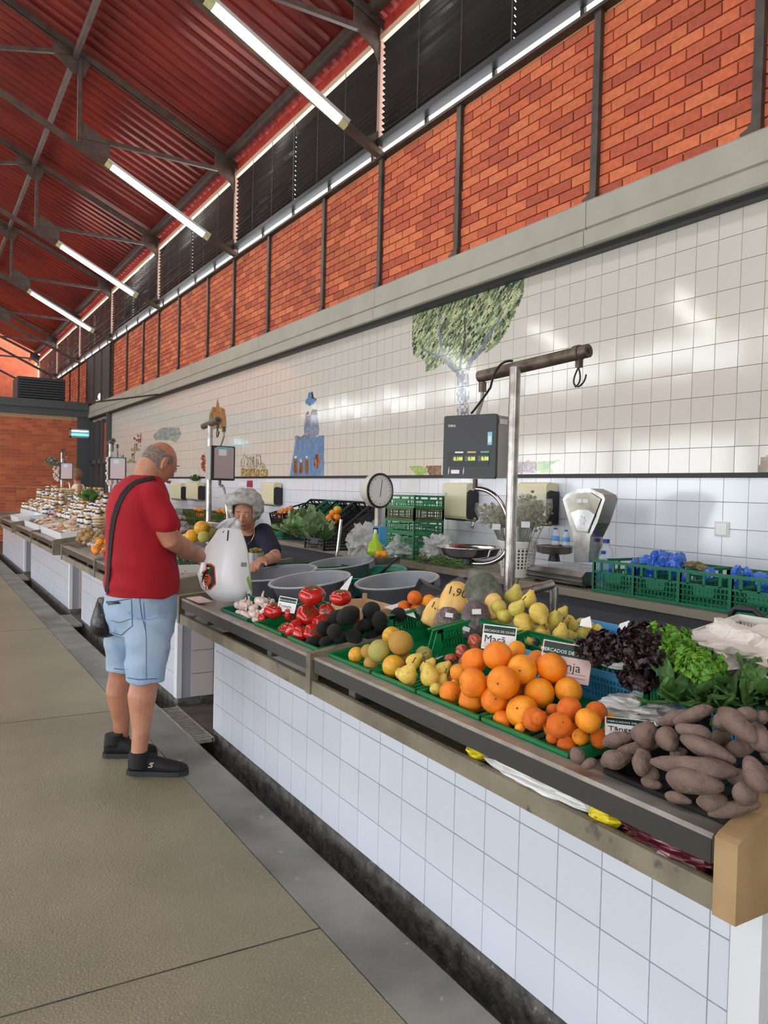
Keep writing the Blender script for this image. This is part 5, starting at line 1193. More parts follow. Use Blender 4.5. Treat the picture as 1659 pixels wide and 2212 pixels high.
# dial scale
dc = DPT(820, 1060, 6.1); nrm = (CAM-dc); nrm.z = 0; nrm.normalize(); nrm = (Matrix.Rotation(.75, 3, 'Z')@nrm)
t = thing('dial_scale', 'round white dial scale on a stem, beside the stacked crates', 'scale', (dc.x, dc.y, .932))
q = nrm.to_track_quat('Z', 'Y').to_matrix().to_4x4(); base = Vector((dc.x, dc.y, .932))
def lat(nm, pr, m, off=0.):
    o = G().lathe(pr, (0, 0, 0), 36, cap=False).obj(nm, m, t, auto=True, world=False); o.matrix_local = Matrix.Translation(dc-base+nrm*off)@q; return o
lat('case', [(0, -.12), (.10, -.12), (.128, -.07), (.135, 0), (.13, .008), (.122, .002), (0, .002)], M('scale_cream', (206, 200, 184), .4)); lat('rim', [(.120, .002), (.138, 0), (.138, .012), (.122, .014)], m_black)
lat('dial', [(0, .004), (.120, .004), (.12, .006), (0, .006)], m_card)
for k in range(24):
    a = k*math.pi/12; r0, r1 = (.095, .112) if k % 2 == 0 else (.103, .112)
    o = G().bar((r0*math.cos(a), r0*math.sin(a), .0065), (r1*math.cos(a), r1*math.sin(a), .0065), .003, .001).obj('tick', m_ink, t, world=False); o.matrix_local = Matrix.Translation(dc-base)@q
o = G().bar((0, -.05, .008), (.02, .09, .008), .005, .001).obj('needle', m_ink, t, world=False); o.matrix_local = Matrix.Translation(dc-base)@q
G().bar((dc.x+.02, dc.y+.05, .94), (dc.x+.02, dc.y+.05, dc.z), .05, .03).obj('stem', m_chd, t); G().box(dc.x-.12, dc.x+.14, dc.y-.1, dc.y+.16, .932, .98).obj('base', m_chd, t)
# plastic film bags, greens, spray bottle and box between dial scale and basket
def crumple(nm, lab, cat, c, s, m, seed, amp=.35, n=26, grp=None, rot=0., z0=None, inner=None, freq=3.):
    f = lambda d: 1+amp*noise.noise(Vector(d)*freq*.5+Vector((seed, 0, 0)))+amp*.6*abs(noise.noise(Vector(d)*freq+Vector((0, seed, 0))))-amp*.3*abs(noise.noise(Vector(d)*freq*2.6+Vector((0, 0, seed))))
    g = G().ball((0, 0, 0), s, n, int(n*.7), f)
    if z0 is not None: g.v = [(x, y, max(z, z0)) for x, y, z in g.v]
    if inner:
        t = thing(nm, lab, cat, tuple(c), (0, 0, rot), group=grp)
        mo('film', g.mesh('film', m, False), t)
        h = G().ball((0, 0, 0), tuple(v*.90 for v in s), n, int(n*.7), f)
        if z0 is not None: h.v = [(x, y, max(z, z0+.004)) for x, y, z in h.v]
        mo('contents', h.mesh('contents', inner, True), t); return t
    o = mo(nm, g.mesh(nm, m, False), None, c, (0, 0, rot)); return tag(o, lab, cat, grp)
crumple('plastic_bag', 'crumpled clear bag full of folded bags, on the back shelf', 'bag', Vector((3.62, U(880, 1185, 0, 3.62).y, 1.0)), (.13, .17, .10), m_cloudy, 3, .7, 34, z0=-.07, freq=6)
crumple('plastic_bag', 'loose translucent bag beside the stacked crates', 'bag', Vector((3.62, U(945, 1178, 0, 3.62).y, 1.01)), (.11, .13, .12), m_cloudy, 8, .8, 34, z0=-.08, freq=6)
crumple('plastic_bag', 'translucent bag over a white box near the dial scale', 'bag', DPT(785, 1172, 6.0), (.11, .11, .13), m_cloudy, 5, .6, 30, freq=6)
gm = M('greens', (92, 132, 56), .6, rgb2=(60, 100, 40), vscale=30)
t = thing('green_bean_heap', 'heap of thin green stalks under the hanging pan', 'vegetable', tuple(Vector((3.55, U(965, 1205, 0, 3.55).y, .932)))); R = random.Random(3); g = G(); c = Vector((3.55, U(965, 1205, 0, 3.55).y, .945))
for k in range(190):
    a = c+Vector((R.uniform(-.12, .12), R.uniform(-.28, .28), R.uniform(-.01, .03))); d = Vector((R.uniform(-.4, .4), R.uniform(-1, 1), R.uniform(-.1, .25))).normalized()*R.uniform(.06, .12); g.tube([a, a+d*.5+Vector((0, 0, .006)), a+d], [.003, .004, .002], 5)
g.obj('stalks', gm, t)['kind'] = 'stuff'
p = DPT(810, 1198, 5.6); t = thing('spray_bottle', 'lime green bottle with a white neck near the dial scale', 'bottle', tuple(p))
G().lathe([(0, 0), (.055, 0), (.058, .03), (.05, .07), (.02, .11), (.016, .15), (0, .15)], p, 20).obj('body', M('lime_plastic', (164, 200, 36), .3), t, True); G().lathe([(.012, .15), (.014, .16), (.012, .18), (0, .18)], p, 12).obj('neck', m_paper, t)
p = DPT(821, 1158, 5.7); t = thing('blue_tub', 'light blue plastic dispenser with a black clip beside the dial scale', 'dispenser', tuple(p)); G().prism([p+Vector((0, -.04, -.06)), p+Vector((0, .04, -.06)), p+Vector((0, .045, .07)), p+Vector((0, -.045, .07))], (-.03, .0, 0), (.03, 0, 0)).obj('body', m_blue, t); G().box(p.x-.05, p.x-.03, p.y-.02, p.y+.02, p.z+.02, p.z+.06).obj('clip', m_black, t)
for k, (x, y) in enumerate(((820, 1196), (829, 1197))):
    pp = DPT(x, y, 5.55); mo_ = mo('lemon', MNM[1], None, pp, (0, 0, 0), (.03, .03, .03)); tag(mo_, ['yellow lemon next to the lime green bottle', 'second small yellow lemon by the plastic bag'][k], 'lemon')
# tipped black crates with fruit on the second back shelf
tb = lattice_crate(.30, .42, .14, rows=3, cols=16).mesh('crate', m_bcr); tg = lattice_crate(.30, .42, .14, rows=3, cols=16).mesh('crate', m_greend)
for k, (px, py, m_, lab) in enumerate(((655, 1135, tb, 'black slatted crate tipped forward, leftmost of the tipped crates'), (690, 1135, tg, 'dark green crate tipped forward between black ones'), (712, 1140, tb, 'black crate tipped forward holding yellow citrus'), (752, 1138, tb, 'empty black crate tipped forward beside the dial scale'), (624, 1120, tb, 'black crate of apricots behind the woman'))):
    if k == 4: q = U(px, py, 0, 3.66); tag(mo('plastic_crate', tg, None, (3.52, q.y-.17, .934), (0, 0, .05), (1.15, 1, .85)), 'dark crate underneath the apricots', 'crate')
    p = U(px, py, 0, 3.66); o = mo('plastic_crate', m_, None, (3.56, p.y-.15, .975+(.09 if k == 4 else 0)), (0, -.62 if k != 4 else -.25, .12), (1.15, 1, 1.1)); tag(o, lab, 'crate')
def fruit_at(kind, L, ms, dp, labs, lab, grp):
    K = []
    for x, y, r in L: p = DPT(x, y, dp) if dp > 0 else U(x, y, 0, -dp); K.append([p, rad(r, p)])
    relax(K, 10, floor=False)
    for n, (p, r) in enumerate(K): tag(mo(kind, ms[n % len(ms)], None, p, (hsh(n, 1)*3, hsh(n, 2)*3, 0), (r, r, r)), labs.get(n, lab), kind.replace('_', ' '), grp)
m_apr = M('apricot_skin', (222, 130, 62), .5, rgb2=(206, 110, 56), vscale=2); APR = [G().ball((0, 0, 0), (1, 1, .95), 14, 10).mesh('flesh', m_apr, True)]
fruit_at('apricot', [(606, 1117, 6), (598, 1110, 6), (604, 1107, 6), (612, 1104, 6), (620, 1102, 6), (628, 1100, 6), (600, 1114, 6), (609, 1110, 6), (618, 1108, 6), (627, 1106, 6), (634, 1104, 5), (613, 1117, 5)], APR, -3.60, {0: 'apricot at the left end of the apricot crate'}, 'small orange apricot behind the grey-haired woman', 'apricots in the black crate')
fruit_at('grapefruit', [(719, 1109, 8), (729, 1102, 9), (728, 1118, 8), (716, 1127, 8), (706, 1126, 7), (696, 1130, 7), (712, 1120, 8), (724, 1127, 7), (690, 1133, 6)], [ORM[0], MLM[1]], -3.62, {0: 'orange grapefruit in the tipped black crate', 1: 'yellow grapefruit topmost in the tipped black crate'}, 'yellow citrus fruit in the tipped black crate', 'citrus in the tipped crate')
fruit_at('tomato', [(697, 1142, 7), (706, 1143, 7), (716, 1142, 7), (678, 1137, 7), (688, 1140, 6)], TMM, -3.47, {}, 'red tomato in the low crate under the citrus', 'tomatoes on the back shelf')
fruit_at('peach', [(674, 1110, 6), (667, 1121, 6), (663, 1127, 5)], APR, -3.60, {}, 'pale peach in the dark green tipped crate', 'peaches in the tipped crate')
# cauliflowers in their leaves and crates below
def cauli(lab, c, s, seed):
    t = rosette('cauliflower', lab, 'cauliflower', c, m_cab, 10, .13*s, .25*s, .014, seed, zup=.15, freq=4, nx=8, ny=10)
    for k in range(3): G().tube([tuple(c), tuple(c+Vector((-.1+.05*k, -.14+.08*k, .03))*s), tuple(c+Vector((-.18+.1*k, -.24+.12*k, .10))*s)], [.012, .008, .003], 6).obj('rib', m_cabs, t)
    cg = G(); R = random.Random(seed)
    for k in range(36):
        a = k*2.4; q = .06*s*math.sqrt(k/36); cg.ball((c.x+q*math.cos(a), c.y+q*math.sin(a), c.z+.05*s+.03*s*(1-k/36)), .014*s, 7, 5)
    cg.obj('curd', M('cauli_curd', (226, 218, 180), .7), t, True)
cauli('large cauliflower with broad pale leaves, right of the woman', DPT(668, 1160, 5.9), .8, 2); cauli('cauliflower with upright leaves behind the large one', DPT(642, 1158, 6.1), .7, 5)
rosette('leafy_greens', 'dark leafy greens beside the woman\'s shoulder', 'vegetable', U(600, 1148, 0, 3.5), m_sp, 26, .03, .09, .01, 7, freq=7); rosette('leafy_greens', 'drooping green stalks right of the cauliflower', 'vegetable', DPT(700, 1168, 5.9), m_sp, 12, .02, .12, .006, 9, freq=5)
gcr = lattice_crate(.36, .46, .17, rows=3, cols=14)
p = DPT(640, 1210, 5.6); tag(mo('plastic_crate', gcr.mesh('crate', m_greend), None, (p.x-.1, p.y-.18, .78), (0, 0, .05)), 'green crate under the cauliflowers', 'crate')
p = DPT(702, 1200, 5.9); tag(mo('plastic_crate', lattice_crate(.28, .34, .13).mesh('crate', m_redc), None, (p.x-.1, p.y-.14, .80), (0, 0, .05)), 'dark red crate right of the cauliflower crate', 'crate')
p = DPT(706, 1165, 6.2); tag(mo('plastic_crate', lattice_crate(.30, .40, .14, rows=2, cols=6).mesh('crate', m_bcr), None, (p.x-.1, p.y-.15, p.z-.08), (0, 0, .05)), 'black crate stacked on the dark red one', 'crate')
t = thing('prep_table', 'stone-topped side table carrying the crates behind the basins', 'table', (2.9, 5.1, -.02))
G().box(2.62, 3.30, 4.85, 5.85, .75, .779).obj('table_top', m_stone, t)
for x in (2.66, 3.22):
    for y in (4.9, 5.76): G().box(x, x+.04, y, y+.04, -.02, .75).obj('leg', m_blk, t)
a = DPT(728, 1202, 5.5); b = DPT(737, 1122, 5.5)
tag(G().tube([a, b], .011, 10).obj('metal_rod', m_chrome), 'bright metal rod standing upright behind the back basin', 'rod')
# trolley handle
t = thing('trolley', 'black shopping trolley handle behind the white basket', 'trolley', (2.72, 1.75, .0))
q = [U(x, y, 0, 2.7) for x, y in ((1577, 1388), (1580, 1325), (1590, 1314), (1630, 1318), (1645, 1332), (1655, 1400))]
G().tube([(q[0].x, q[0].y, .0)]+q+[(q[-1].x, q[-1].y, .0)], .013, 10).obj('handle', m_blk, t, True)
G().tube([U(1578, 1345, 0, 2.69), U(1590, 1334, 0, 2.69), U(1622, 1336, 0, 2.69), U(1640, 1350, 0, 2.69)], .009, 8).obj('crossbar', m_blk, t); 
a = U(1590, 1340, 0, 2.74); b = U(1640, 1340, 0, 2.74); G().box(2.72, 2.78, b.y, a.y, .25, a.z-.02).obj('bag', m_blk, t)
for y in (a.y, b.y): G().cyl((2.80, y-.02, .05), (2.80, y+.02, .05), .06, 14).obj('wheel', m_blk, t)
# blue packets in the green crates
m_bp = M('blue_bag', (52, 116, 214), .3, rgb2=(28, 78, 180), vscale=10, coat=.4); m_bp2 = M('brown_bag', (92, 84, 60), .4, rgb2=(140, 128, 92), vscale=14)
bl2 = [G().ball((0, 0, 0), (1, 1, .8), 20, 14, lambda d, s=s: 1+.3*noise.noise(Vector(d)*1.6+Vector((s, 0, 0)))-.22*abs(noise.noise(Vector(d)*3.4+Vector((s, 1, 0))))).mesh('bag', m_bp, False) for s in range(3)]
ct = {0: 'blue packet on the very top of the crates'}
for n, (x, y, r, X) in enumerate((lambda q: q[:1]+sorted(q[1:13])+sorted(q[13:]))([(1440, 1203, 20, 3.7), (1415, 1210, 18, 3.65), (1462, 1212, 18, 3.65), (1395, 1218, 16, 3.6), (1430, 1222, 18, 3.6), (1375, 1222, 15, 3.6), (1408, 1232, 18, 3.6), (1455, 1228, 18, 3.6), (1470, 1208, 13, 3.75), (1368, 1230, 14, 3.62), (1310, 1236, 14, 3.6), (1375, 1245, 16, 3.65), (1400, 1250, 16, 3.6), (1530, 1240, 14, 3.6), (1590, 1238, 16, 3.62), (1615, 1244, 17, 3.6), (1640, 1248, 16, 3.62), (1600, 1255, 18, 3.64), (1650, 1262, 18, 3.6), (1480, 1255, 16, 3.62)])):
    p = U(x, y, 0, X); rr = rad(r, p); tag(mo('plastic_packet', bl2[n % 3], None, p, (hsh(n, 1)*3, hsh(n, 2)*3, 0), (rr*1.15, rr, rr*.8)), ct.get(n, ('bright blue packet bulging from the left green crates, %s' % ORD[n-1]) if n < 13 else 'blue packet in the right-hand green crates, %s' % ORD[n-13]), 'packet', 'blue packets in the crates')
for n, (x, y) in enumerate(((1500, 1222), (1520, 1230))):
    p = U(x, y, 0, 3.62); rr = rad(17, p); tag(mo('plastic_packet', G().ball((0, 0, 0), (1, 1.3, .5), 20, 12, lambda d: 1+.5*noise.noise(Vector(d)*3)).mesh('bag', m_bp2), None, p, (.3*n, .2, 0), (rr, rr, rr)), ['brown transparent packet beside the blue ones', 'second brown packet leaning over the crate rim'][n], 'packet')
# ---- bagged goods at the back of the near display
m_corn = M('corn_meal', (236, 190, 96), .45, rgb2=(226, 176, 80), vscale=30, coat=.3); m_bean = M('dark_beans', (48, 30, 34), .4, rgb2=(134, 108, 100), vscale=90, bump=1., bscale=70, coat=.2); m_herb = M('herb_dry', (84, 90, 62), .6, rgb2=(46, 52, 34), vscale=50, bump=1., bscale=60)
def sack(lab, px, py, dz, w, h, lean, mat, seed, note=None, yaw=-.6, neck=True, cat='bag'):
    """tied clear bag: filled lower part and a gathered neck"""
    c = P(px, py, dz); rx = rad(w/2, c); rz = rad(h/2, c)
    t = thing('filled_bag', lab, cat, tuple(c), (0, 0, 0), 'bagged dry goods'); q = Matrix.Rotation(yaw, 4, 'Z')@Matrix.Rotation(lean, 4, 'Y')@Matrix.Rotation(-.25, 4, 'X')
    def ring(i, zz, rr, dd): return [q@Vector((rr*math.cos(a)*(1+.07*noise.noise(Vector((math.cos(a)*2, math.sin(a)*2, zz*9+seed)))), dd*math.sin(a), zz)) for a in [2*math.pi*k/20 for k in range(20)]]
    def loft(secs, grow=0., fl=0.):
        vs = []; 
        for i, (z, r) in enumerate(secs): vs += ring(i, z*rz, r*rx+grow, r*rx*.6+grow)
        m_ = len(secs); g = G(); g.add(vs, [(i*20+k, i*20+(k+1) % 20, i*20+20+(k+1) % 20, i*20+20+k) for i in range(m_-1) for k in range(20)]+[tuple(range(20))[::-1], tuple(m_*20-20+k for k in range(20))]); return g
    g = loft([(-1, .55), (-.93, .85), (-.5, 1.), (0, .97), (.45, .8), (.68, .5), (.76, .1)]); R = random.Random(seed)
    mo('contents', g.mesh('contents', mat, True), t)
    g = loft([(-1.0, .5), (-.94, .86), (-.5, 1.), (0, .98), (.45, .82), (.75, .5), (.95, .16), (1.0, .12), (1.06, .2), (1.12, .3)], .002)
    g.v = [(x+.006*noise.noise(Vector((x, y, z))*45), y+.006*noise.noise(Vector((y, z, x))*45), z) for x, y, z in g.v]
    mo('film', g.mesh('film', m_clear, False), t)
    if note:
        o = text('written_price', note, rz*.55, (0, 0, 0), (1, 0, 0), (0, 0, 1), m_ink); o.parent = t
        o.matrix_local = q@Matrix.Translation((-rx*.7, -rx*.66, rz*.0))@Matrix.Rotation(math.pi/2, 4, 'X')
    else:
        cpt = q@Vector((0, -rx*.64, rz*.15)); xx = q.to_3x3()@Vector((1, 0, 0)); zz = q.to_3x3()@Vector((0, 0, 1)); s = rx*.28
        G().prism([cpt-xx*s-zz*s*.6, cpt+xx*s-zz*s*.6, cpt+xx*s+zz*s*.6, cpt-xx*s+zz*s*.6], (0, -.003, 0), (0, -.001, 0)).obj('label', m_paper, t, world=False)
sack('bag of yellow maize flour standing at the back left, price inked on it', 985, 1290, .17, 66, 92, .25, m_corn, 1, '1,90'); sack('bag of yellow maize flour at the back middle', 1032, 1290, .17, 50, 84, -.1, m_corn, 2, ' ')
sack('bag of yellow maize flour at the right, beside the pole', 1066, 1305, .15, 44, 66, -.1, m_corn, 3, ' '); sack('bag of yellow maize flour lying at the front left, marked 1,90', 941, 1318, .12, 46, 74, .45, m_corn, 4, '1,90')
sack('clear bag of mottled dark beans, left of the other bean bag', 968, 1335, .10, 56, 64, .1, m_bean, 5); sack('clear bag of dark beans with a small white label, in the middle', 1028, 1330, .12, 66, 90, -.05, M('dark_dates', (46, 26, 30), .35, rgb2=(84, 54, 50), vscale=40, bump=1., bscale=50, coat=.3), 6)
sack('clear bag of shiny dark fruit lying at the front', 1003, 1362, .07, 56, 34, .3, M('dark_figs', (30, 22, 26), .3, rgb2=(60, 44, 44), vscale=20, coat=.5), 7); sack('bag of dried green leaves behind the maize flour', 1040, 1270, .21, 80, 84, -.5, m_herb, 8, ' '); sack('small clear bag with an inked label beside the oranges', 915, 1325, .09, 40, 26, .8, m_herb, 9)
# wooden tomato box, black box behind oranges, white leaflets
m_wood = M('box_wood', (206, 176, 134), .7, rgb2=(188, 156, 112), vscale=9)
p = P(745, 1310, .07); t = thing('wooden_box', 'small pale wooden box behind the tomatoes', 'box', tuple(p))
for dx in (0, .20): G().box(p.x+dx, p.x+dx+.008, p.y-.2, p.y+.16, p.z-.05, p.z+.01).obj('slat', m_wood, t)
for dy in (-.2, .15): G().box(p.x, p.x+.2, p.y+dy, p.y+dy+.008, p.z-.05, p.z+.01).obj('slat', m_wood, t)
for dx, dy in ((.0, -.2), (0, .145), (.19, -.2), (.19, .145)): G().box(p.x+dx, p.x+dx+.018, p.y+dy, p.y+dy+.018, p.z-.05, p.z+.035).obj('corner_post', m_wood, t)
G().box(p.x+.01, p.x+.2, p.y-.19, p.y+.15, p.z-.05, p.z-.04).obj('floor_board', m_wood, t)
t = thing('cardboard_tray', 'black tray with a high end behind the small group of oranges', 'tray', tuple(P(915, 1300, .1)))
q = [P(x, y, .1) for x, y in ((880, 1300), (905, 1252), (925, 1268), (968, 1280), (960, 1300))]
G().prism([P(870, 1322, .04), P(905, 1250, .19), P(920, 1264, .18), P(965, 1282, .15), P(962, 1310, .04)], (0, 0, 0), (.02, .015, 0)).obj('end_wall', m_blk, t)
G().prism([P(832, 1328, .03), P(880, 1308, .06), P(884, 1310, .06), P(838, 1334, .02)], (0, 0, 0), (.0, .01, .0)).obj('side_wall', m_blk, t)
def sheet(lab, pts, m=m_paper, nm='paper_sheet', cat='paper', th=.002, sub=True):
    g = G().prism(pts, (0, 0, 0), (0, 0, th)); return tag(g.obj(nm, m), lab, cat)
q = [DPT(x, y, d) for x, y, d in ((720, 1290, 4.0), (745, 1292, 3.9), (762, 1245, 4.1), (757, 1246, 4.15))]; sheet('curled white sheet standing between the two front basins', q)
sheet('white sheet in the empty corner of the melon crate', [P(x, y, .0) for x, y in ((915, 1412), (948, 1390), (985, 1402), (945, 1425))])
sheet('green and white leaflet under the avocados', [P(x, y, .10) for x, y in ((830, 1312), (868, 1302), (893, 1322), (898, 1335))], m_card)
t = crumple('paper_wrap', 'white crumpled lining paper in the small orange crate', 'paper', P(1395, 1530, .03), (.11, .12, .03), m_paper, 4, .5, 34, freq=5)
tp = P(1640, 1425, .17)
crumple('paper_wrap', 'large sheet of crumpled white wrapping paper in the white basket', 'paper', P(1600, 1410, .15), (.17, .17, .07), M('tissue', (222, 214, 204), .6, bump=.5, bscale=40), 6, .55, 40, freq=4)
q = P(1590, 1425, .10); t = thing('white_basket', 'shallow white mesh basket at the right edge, under the paper', 'basket', tuple(q))
mo('shell', lattice_crate(.42, .30, .09, rows=4, cols=34, t=.004, win=False).mesh('shell', m_crw), t, (-.10, -.30, -.03), (0, -TILT, 0))
crumple('paper_wrap', 'white wrapped packet behind the dark red lettuce', 'packet', P(1325, 1412, .15), (.05, .11, .04), M('wrapper', (226, 226, 222), .25, coat=.4), 9, .3, 26, freq=3); crumple('paper_wrap', 'white printed plastic packet right of the tall lettuce', 'packet', P(1430, 1410, .17), (.05, .07, .035), MATS['wrapper'], 10, .3, 26, freq=3)
crumple('paper_wrap', 'crumpled white paper between lettuce and white basket', 'paper', P(1475, 1425, .15), (.07, .06, .045), m_paper, 11, .6, 28, freq=5)
for n, (x, y) in enumerate(((1252, 1352), (1335, 1362), (1385, 1370))):
    q = P(x, y, .17); sheet(['translucent paper flap at the back of the pear crate', 'white paper corner standing at the end of the pears', 'paper flap beside the tall red lettuce'][n], [q, q+Vector((.012, -.045, .0)), q+Vector((.018, -.03, .035)), q+Vector((.006, .0, .02))])
# ---- things stuffed on the stone shelf under the steel edge
def nook(y): return Vector((1.45, y, .712))
crumple('paper_wrap', 'white crumpled paper bag pushed under the steel edge', 'paper', Vector((1.462, 1.56, .724)), (.045, .22, .026), m_paper, 3, .4, 30, freq=5, z0=-.022)
crumple('plastic_packet', 'red net packet pushed under the steel edge at right', 'packet', Vector((1.462, 1.14, .724)), (.045, .13, .028), M('red_pack', (96, 20, 34), .3, rgb2=(60, 14, 24), vscale=30, coat=.6), 5, .4, 28, freq=5, z0=-.022)
ym = M('yellow_pack', (226, 206, 30), .35, spots=((20, 20, 20), 30, .6))
for k, (y, s) in enumerate(((1.325, .05), (1.83, .04))): crumple('plastic_packet', ['yellow and black packet beside the red one under the steel edge', 'small yellow wrapper left of the white paper bag'][k], 'packet', Vector((1.46, y, .722)), (.04, s, .022), ym, k+20, .3, 20, z0=-.02)
sheet('folded white sheets under the left steel edge, near the man', [(1.44, 4.05, .709), (1.50, 4.05, .715), (1.50, 4.62, .720), (1.42, 4.50, .711)]); sheet('bundle of papers under the left steel edge, by the divider', [(1.43, 2.95, .709), (1.50, 2.95, .717), (1.50, 3.45, .717), (1.42, 3.40, .712)])
sheet('small pinkish note lying on the left end of the steel edge', [(1.42, 4.40, .822), (1.50, 4.38, .830), (1.50, 4.62, .83), (1.42, 4.64, .822)], m_cardp)
# ================================================================ PEOPLE
from mathutils.bvhtree import BVHTree
def remesh(o, vox, it=6, fac=.5):
    m = o.modifiers.new('r', 'REMESH'); m.mode = 'VOXEL'; m.voxel_size = vox; m.use_smooth_shade = True
    s = o.modifiers.new('s', 'SMOOTH'); s.factor = fac; s.iterations = it
    dg = bpy.context.evaluated_depsgraph_get(); me = bpy.data.meshes.new_from_object(o.evaluated_get(dg)); 
    o.modifiers.clear(); old = o.data; nm = old.name; mats = list(old.materials); o.data = me; me.name = nm
    me.materials.clear()
    for q in mats: me.materials.append(q)
    me.polygons.foreach_set('material_index', [0]*len(me.polygons)); me.polygons.foreach_set('use_smooth', [True]*len(me.polygons))
    return o
def bvh_of(o, off):
    me = o.data; return BVHTree.FromPolygons([v.co+off for v in me.vertices], [tuple(p.vertices) for p in me.polygons])
def cast(bv, px, py):
    d = ray(px, py).normalized(); h = bv.ray_cast(CAM, d)
    return (h[0], h[1]) if h[0] is not None else (None, None)
def onsurf(bv, pts, nm, m, par, th=.002, off=.001, sub=6):
    """thin patch laid on a surface: outline points dropped on it"""
    P_ = []; n0 = Vector((0, 0, 0))
    for i in range(len(pts)):
        a = pts[i]; b = pts[(i+1) % len(pts)]
        for k in range(3):
            u = k/3; h, n = cast(bv, a[0]*(1-u)+b[0]*u, a[1]*(1-u)+b[1]*u)
            if h is not None: P_.append(h+n*off); n0 += n
    if len(P_) < 3: return None
    cx = sum(p[0] for p in pts)/len(pts); cy = sum(p[1] for p in pts)/len(pts)
    h, n = cast(bv, cx, cy); c = (h+n*(off+th)) if h is not None else sum(P_, Vector())/len(P_)
    n0.normalize(); vs = [p+n0*th for p in P_]+[c+n0*.0005]; k = len(P_)
    return G().add(vs+[p-n0*.002 for p in P_], [(i, (i+1) % k, k) for i in range(k)]+[(i, k+1+i, k+1+(i+1) % k, (i+1) % k) for i in range(k)]).obj(nm, m, par)
def online(bv, pts, r, nm, m, par, off=0., step=6.):
    P_ = []
    for i in range(len(pts)-1):
        a, b = pts[i], pts[i+1]; n = max(1, int(math.hypot(b[0]-a[0], b[1]-a[1])/step))
        for k in range(n+(i == len(pts)-2)):
            u = k/n; h, nn = cast(bv, a[0]*(1-u)+b[0]*u, a[1]*(1-u)+b[1]*u)
            if h is not None: P_.append(h+nn*off)
    if len(P_) > 1: return G().tube(P_, r, 6).obj(nm, m, par)
def rings(g, secs, n=24):
    """secs: (centre, axis-a vector, axis-b vector)"""
    vs = []
    for c, a, b in secs:
        c = Vector(c); a = Vector(a); b = Vector(b)
        for k in range(n): t = 2*math.pi*k/n; vs.append(c+a*math.cos(t)+b*math.sin(t))
    m = len(secs); g.add(vs, [(i*n+k, i*n+(k+1) % n, (i+1)*n+(k+1) % n, (i+1)*n+k) for i in range(m-1) for k in range(n)]+[tuple(range(n))[::-1], tuple((m-1)*n+k for k in range(n))])
def limb(g, pts, rr, n=16, sub=4):
    pts = [Vector(p) for p in pts]; P_ = []; R_ = []
    for i in range(len(pts)-1):
        for k in range(sub):
            u = k/sub; P_.append(pts[i].lerp(pts[i+1], u)); R_.append(rr[i]*(1-u)+rr[i+1]*u)
    P_.append(pts[-1]); R_.append(rr[-1]); g.tube(P_, R_, n); g.ball(P_[0], R_[0], n, 8); g.ball(P_[-1], R_[-1], n, 8)
def head_fn(male=True, age=1.):
    def fn(d):
        return 1.
    return fn
def head_geo(g, c, rot, s=1., male=True, grow=0., keep=None, jowl=0.):
    """head as one shaped ball: brow, sockets, nose, lips, chin, jaw"""
    n, m = 56, 44; rx, ry, rz = .076, .097, .118
    vs = []
    for i in range(m+1):
        a = math.pi*i/m
        for k in range(n):
            t = 2*math.pi*k/n; d = Vector((math.sin(a)*math.cos(t), math.sin(a)*math.sin(t), -math.cos(a)))
            x, y, z = d; jw = max(0, -z-.05)
            X = x*rx*(1-.30*jw*jw-.06*jw+jowl*jw*.2); Y = y*ry*(1-.45*jw*(1 if y < 0 else .18)); Z = z*rz
            if y > 0:
                G_ = lambda cx, cz, sx, sz: math.exp(-((x-cx)/sx)**2-((z-cz)/sz)**2)
                Y += .016*G_(0, -.10, .10, .20)+.014*G_(0, -.22, .13, .07)+.004*G_(.13, -.24, .06, .05)+.004*G_(-.13, -.24, .06, .05)
                Y += .007*G_(.3, .16, .25, .07)+.007*G_(-.3, .16, .25, .07)-.013*G_(.33, .02, .14, .09)-.013*G_(-.33, .02, .14, .09)
                Y += .007*G_(0, -.47, .22, .05)+.006*G_(0, -.56, .18, .04)-.004*G_(0, -.515, .25, .02)+.012*G_(0, -.78, .25, .14)
                Y += .004*G_(.5, -.18, .16, .14)+.004*G_(-.5, -.18, .16, .14)
            v = Vector((X, Y, Z))*s
            if grow: v += Vector((x/rx, y/ry, z/rz)).normalized()*grow
            vs.append((rot@v)+c)
    fs = []
    for i in range(m):
        for k in range(n):
            a = math.pi*(i+.5)/m; t = 2*math.pi*(k+.5)/n; d = (math.sin(a)*math.cos(t), math.sin(a)*math.sin(t), -math.cos(a))
            if keep is None or keep(d): fs.append((i*n+k, i*n+(k+1) % n, (i+1)*n+(k+1) % n, (i+1)*n+k))
    g.add(vs, fs); return g
def ears(g, c, rot, s=1.):
    for sx in (1, -1):
        for k in range(9):
            a = -1.9+k*.5; p = Vector((sx*(.077+.006*math.cos(a)), -.012-.012*math.cos(a)*1.2+.0, .0+.028*math.sin(a)-.008))*s
            g.ball(tuple((rot@p)+c), (.0065*s,)*3, 8, 6)
        g.ball(tuple((rot@(Vector((sx*.074, -.008, -.006))*s))+c), (.008*s, .012*s, .024*s), 10, 8)
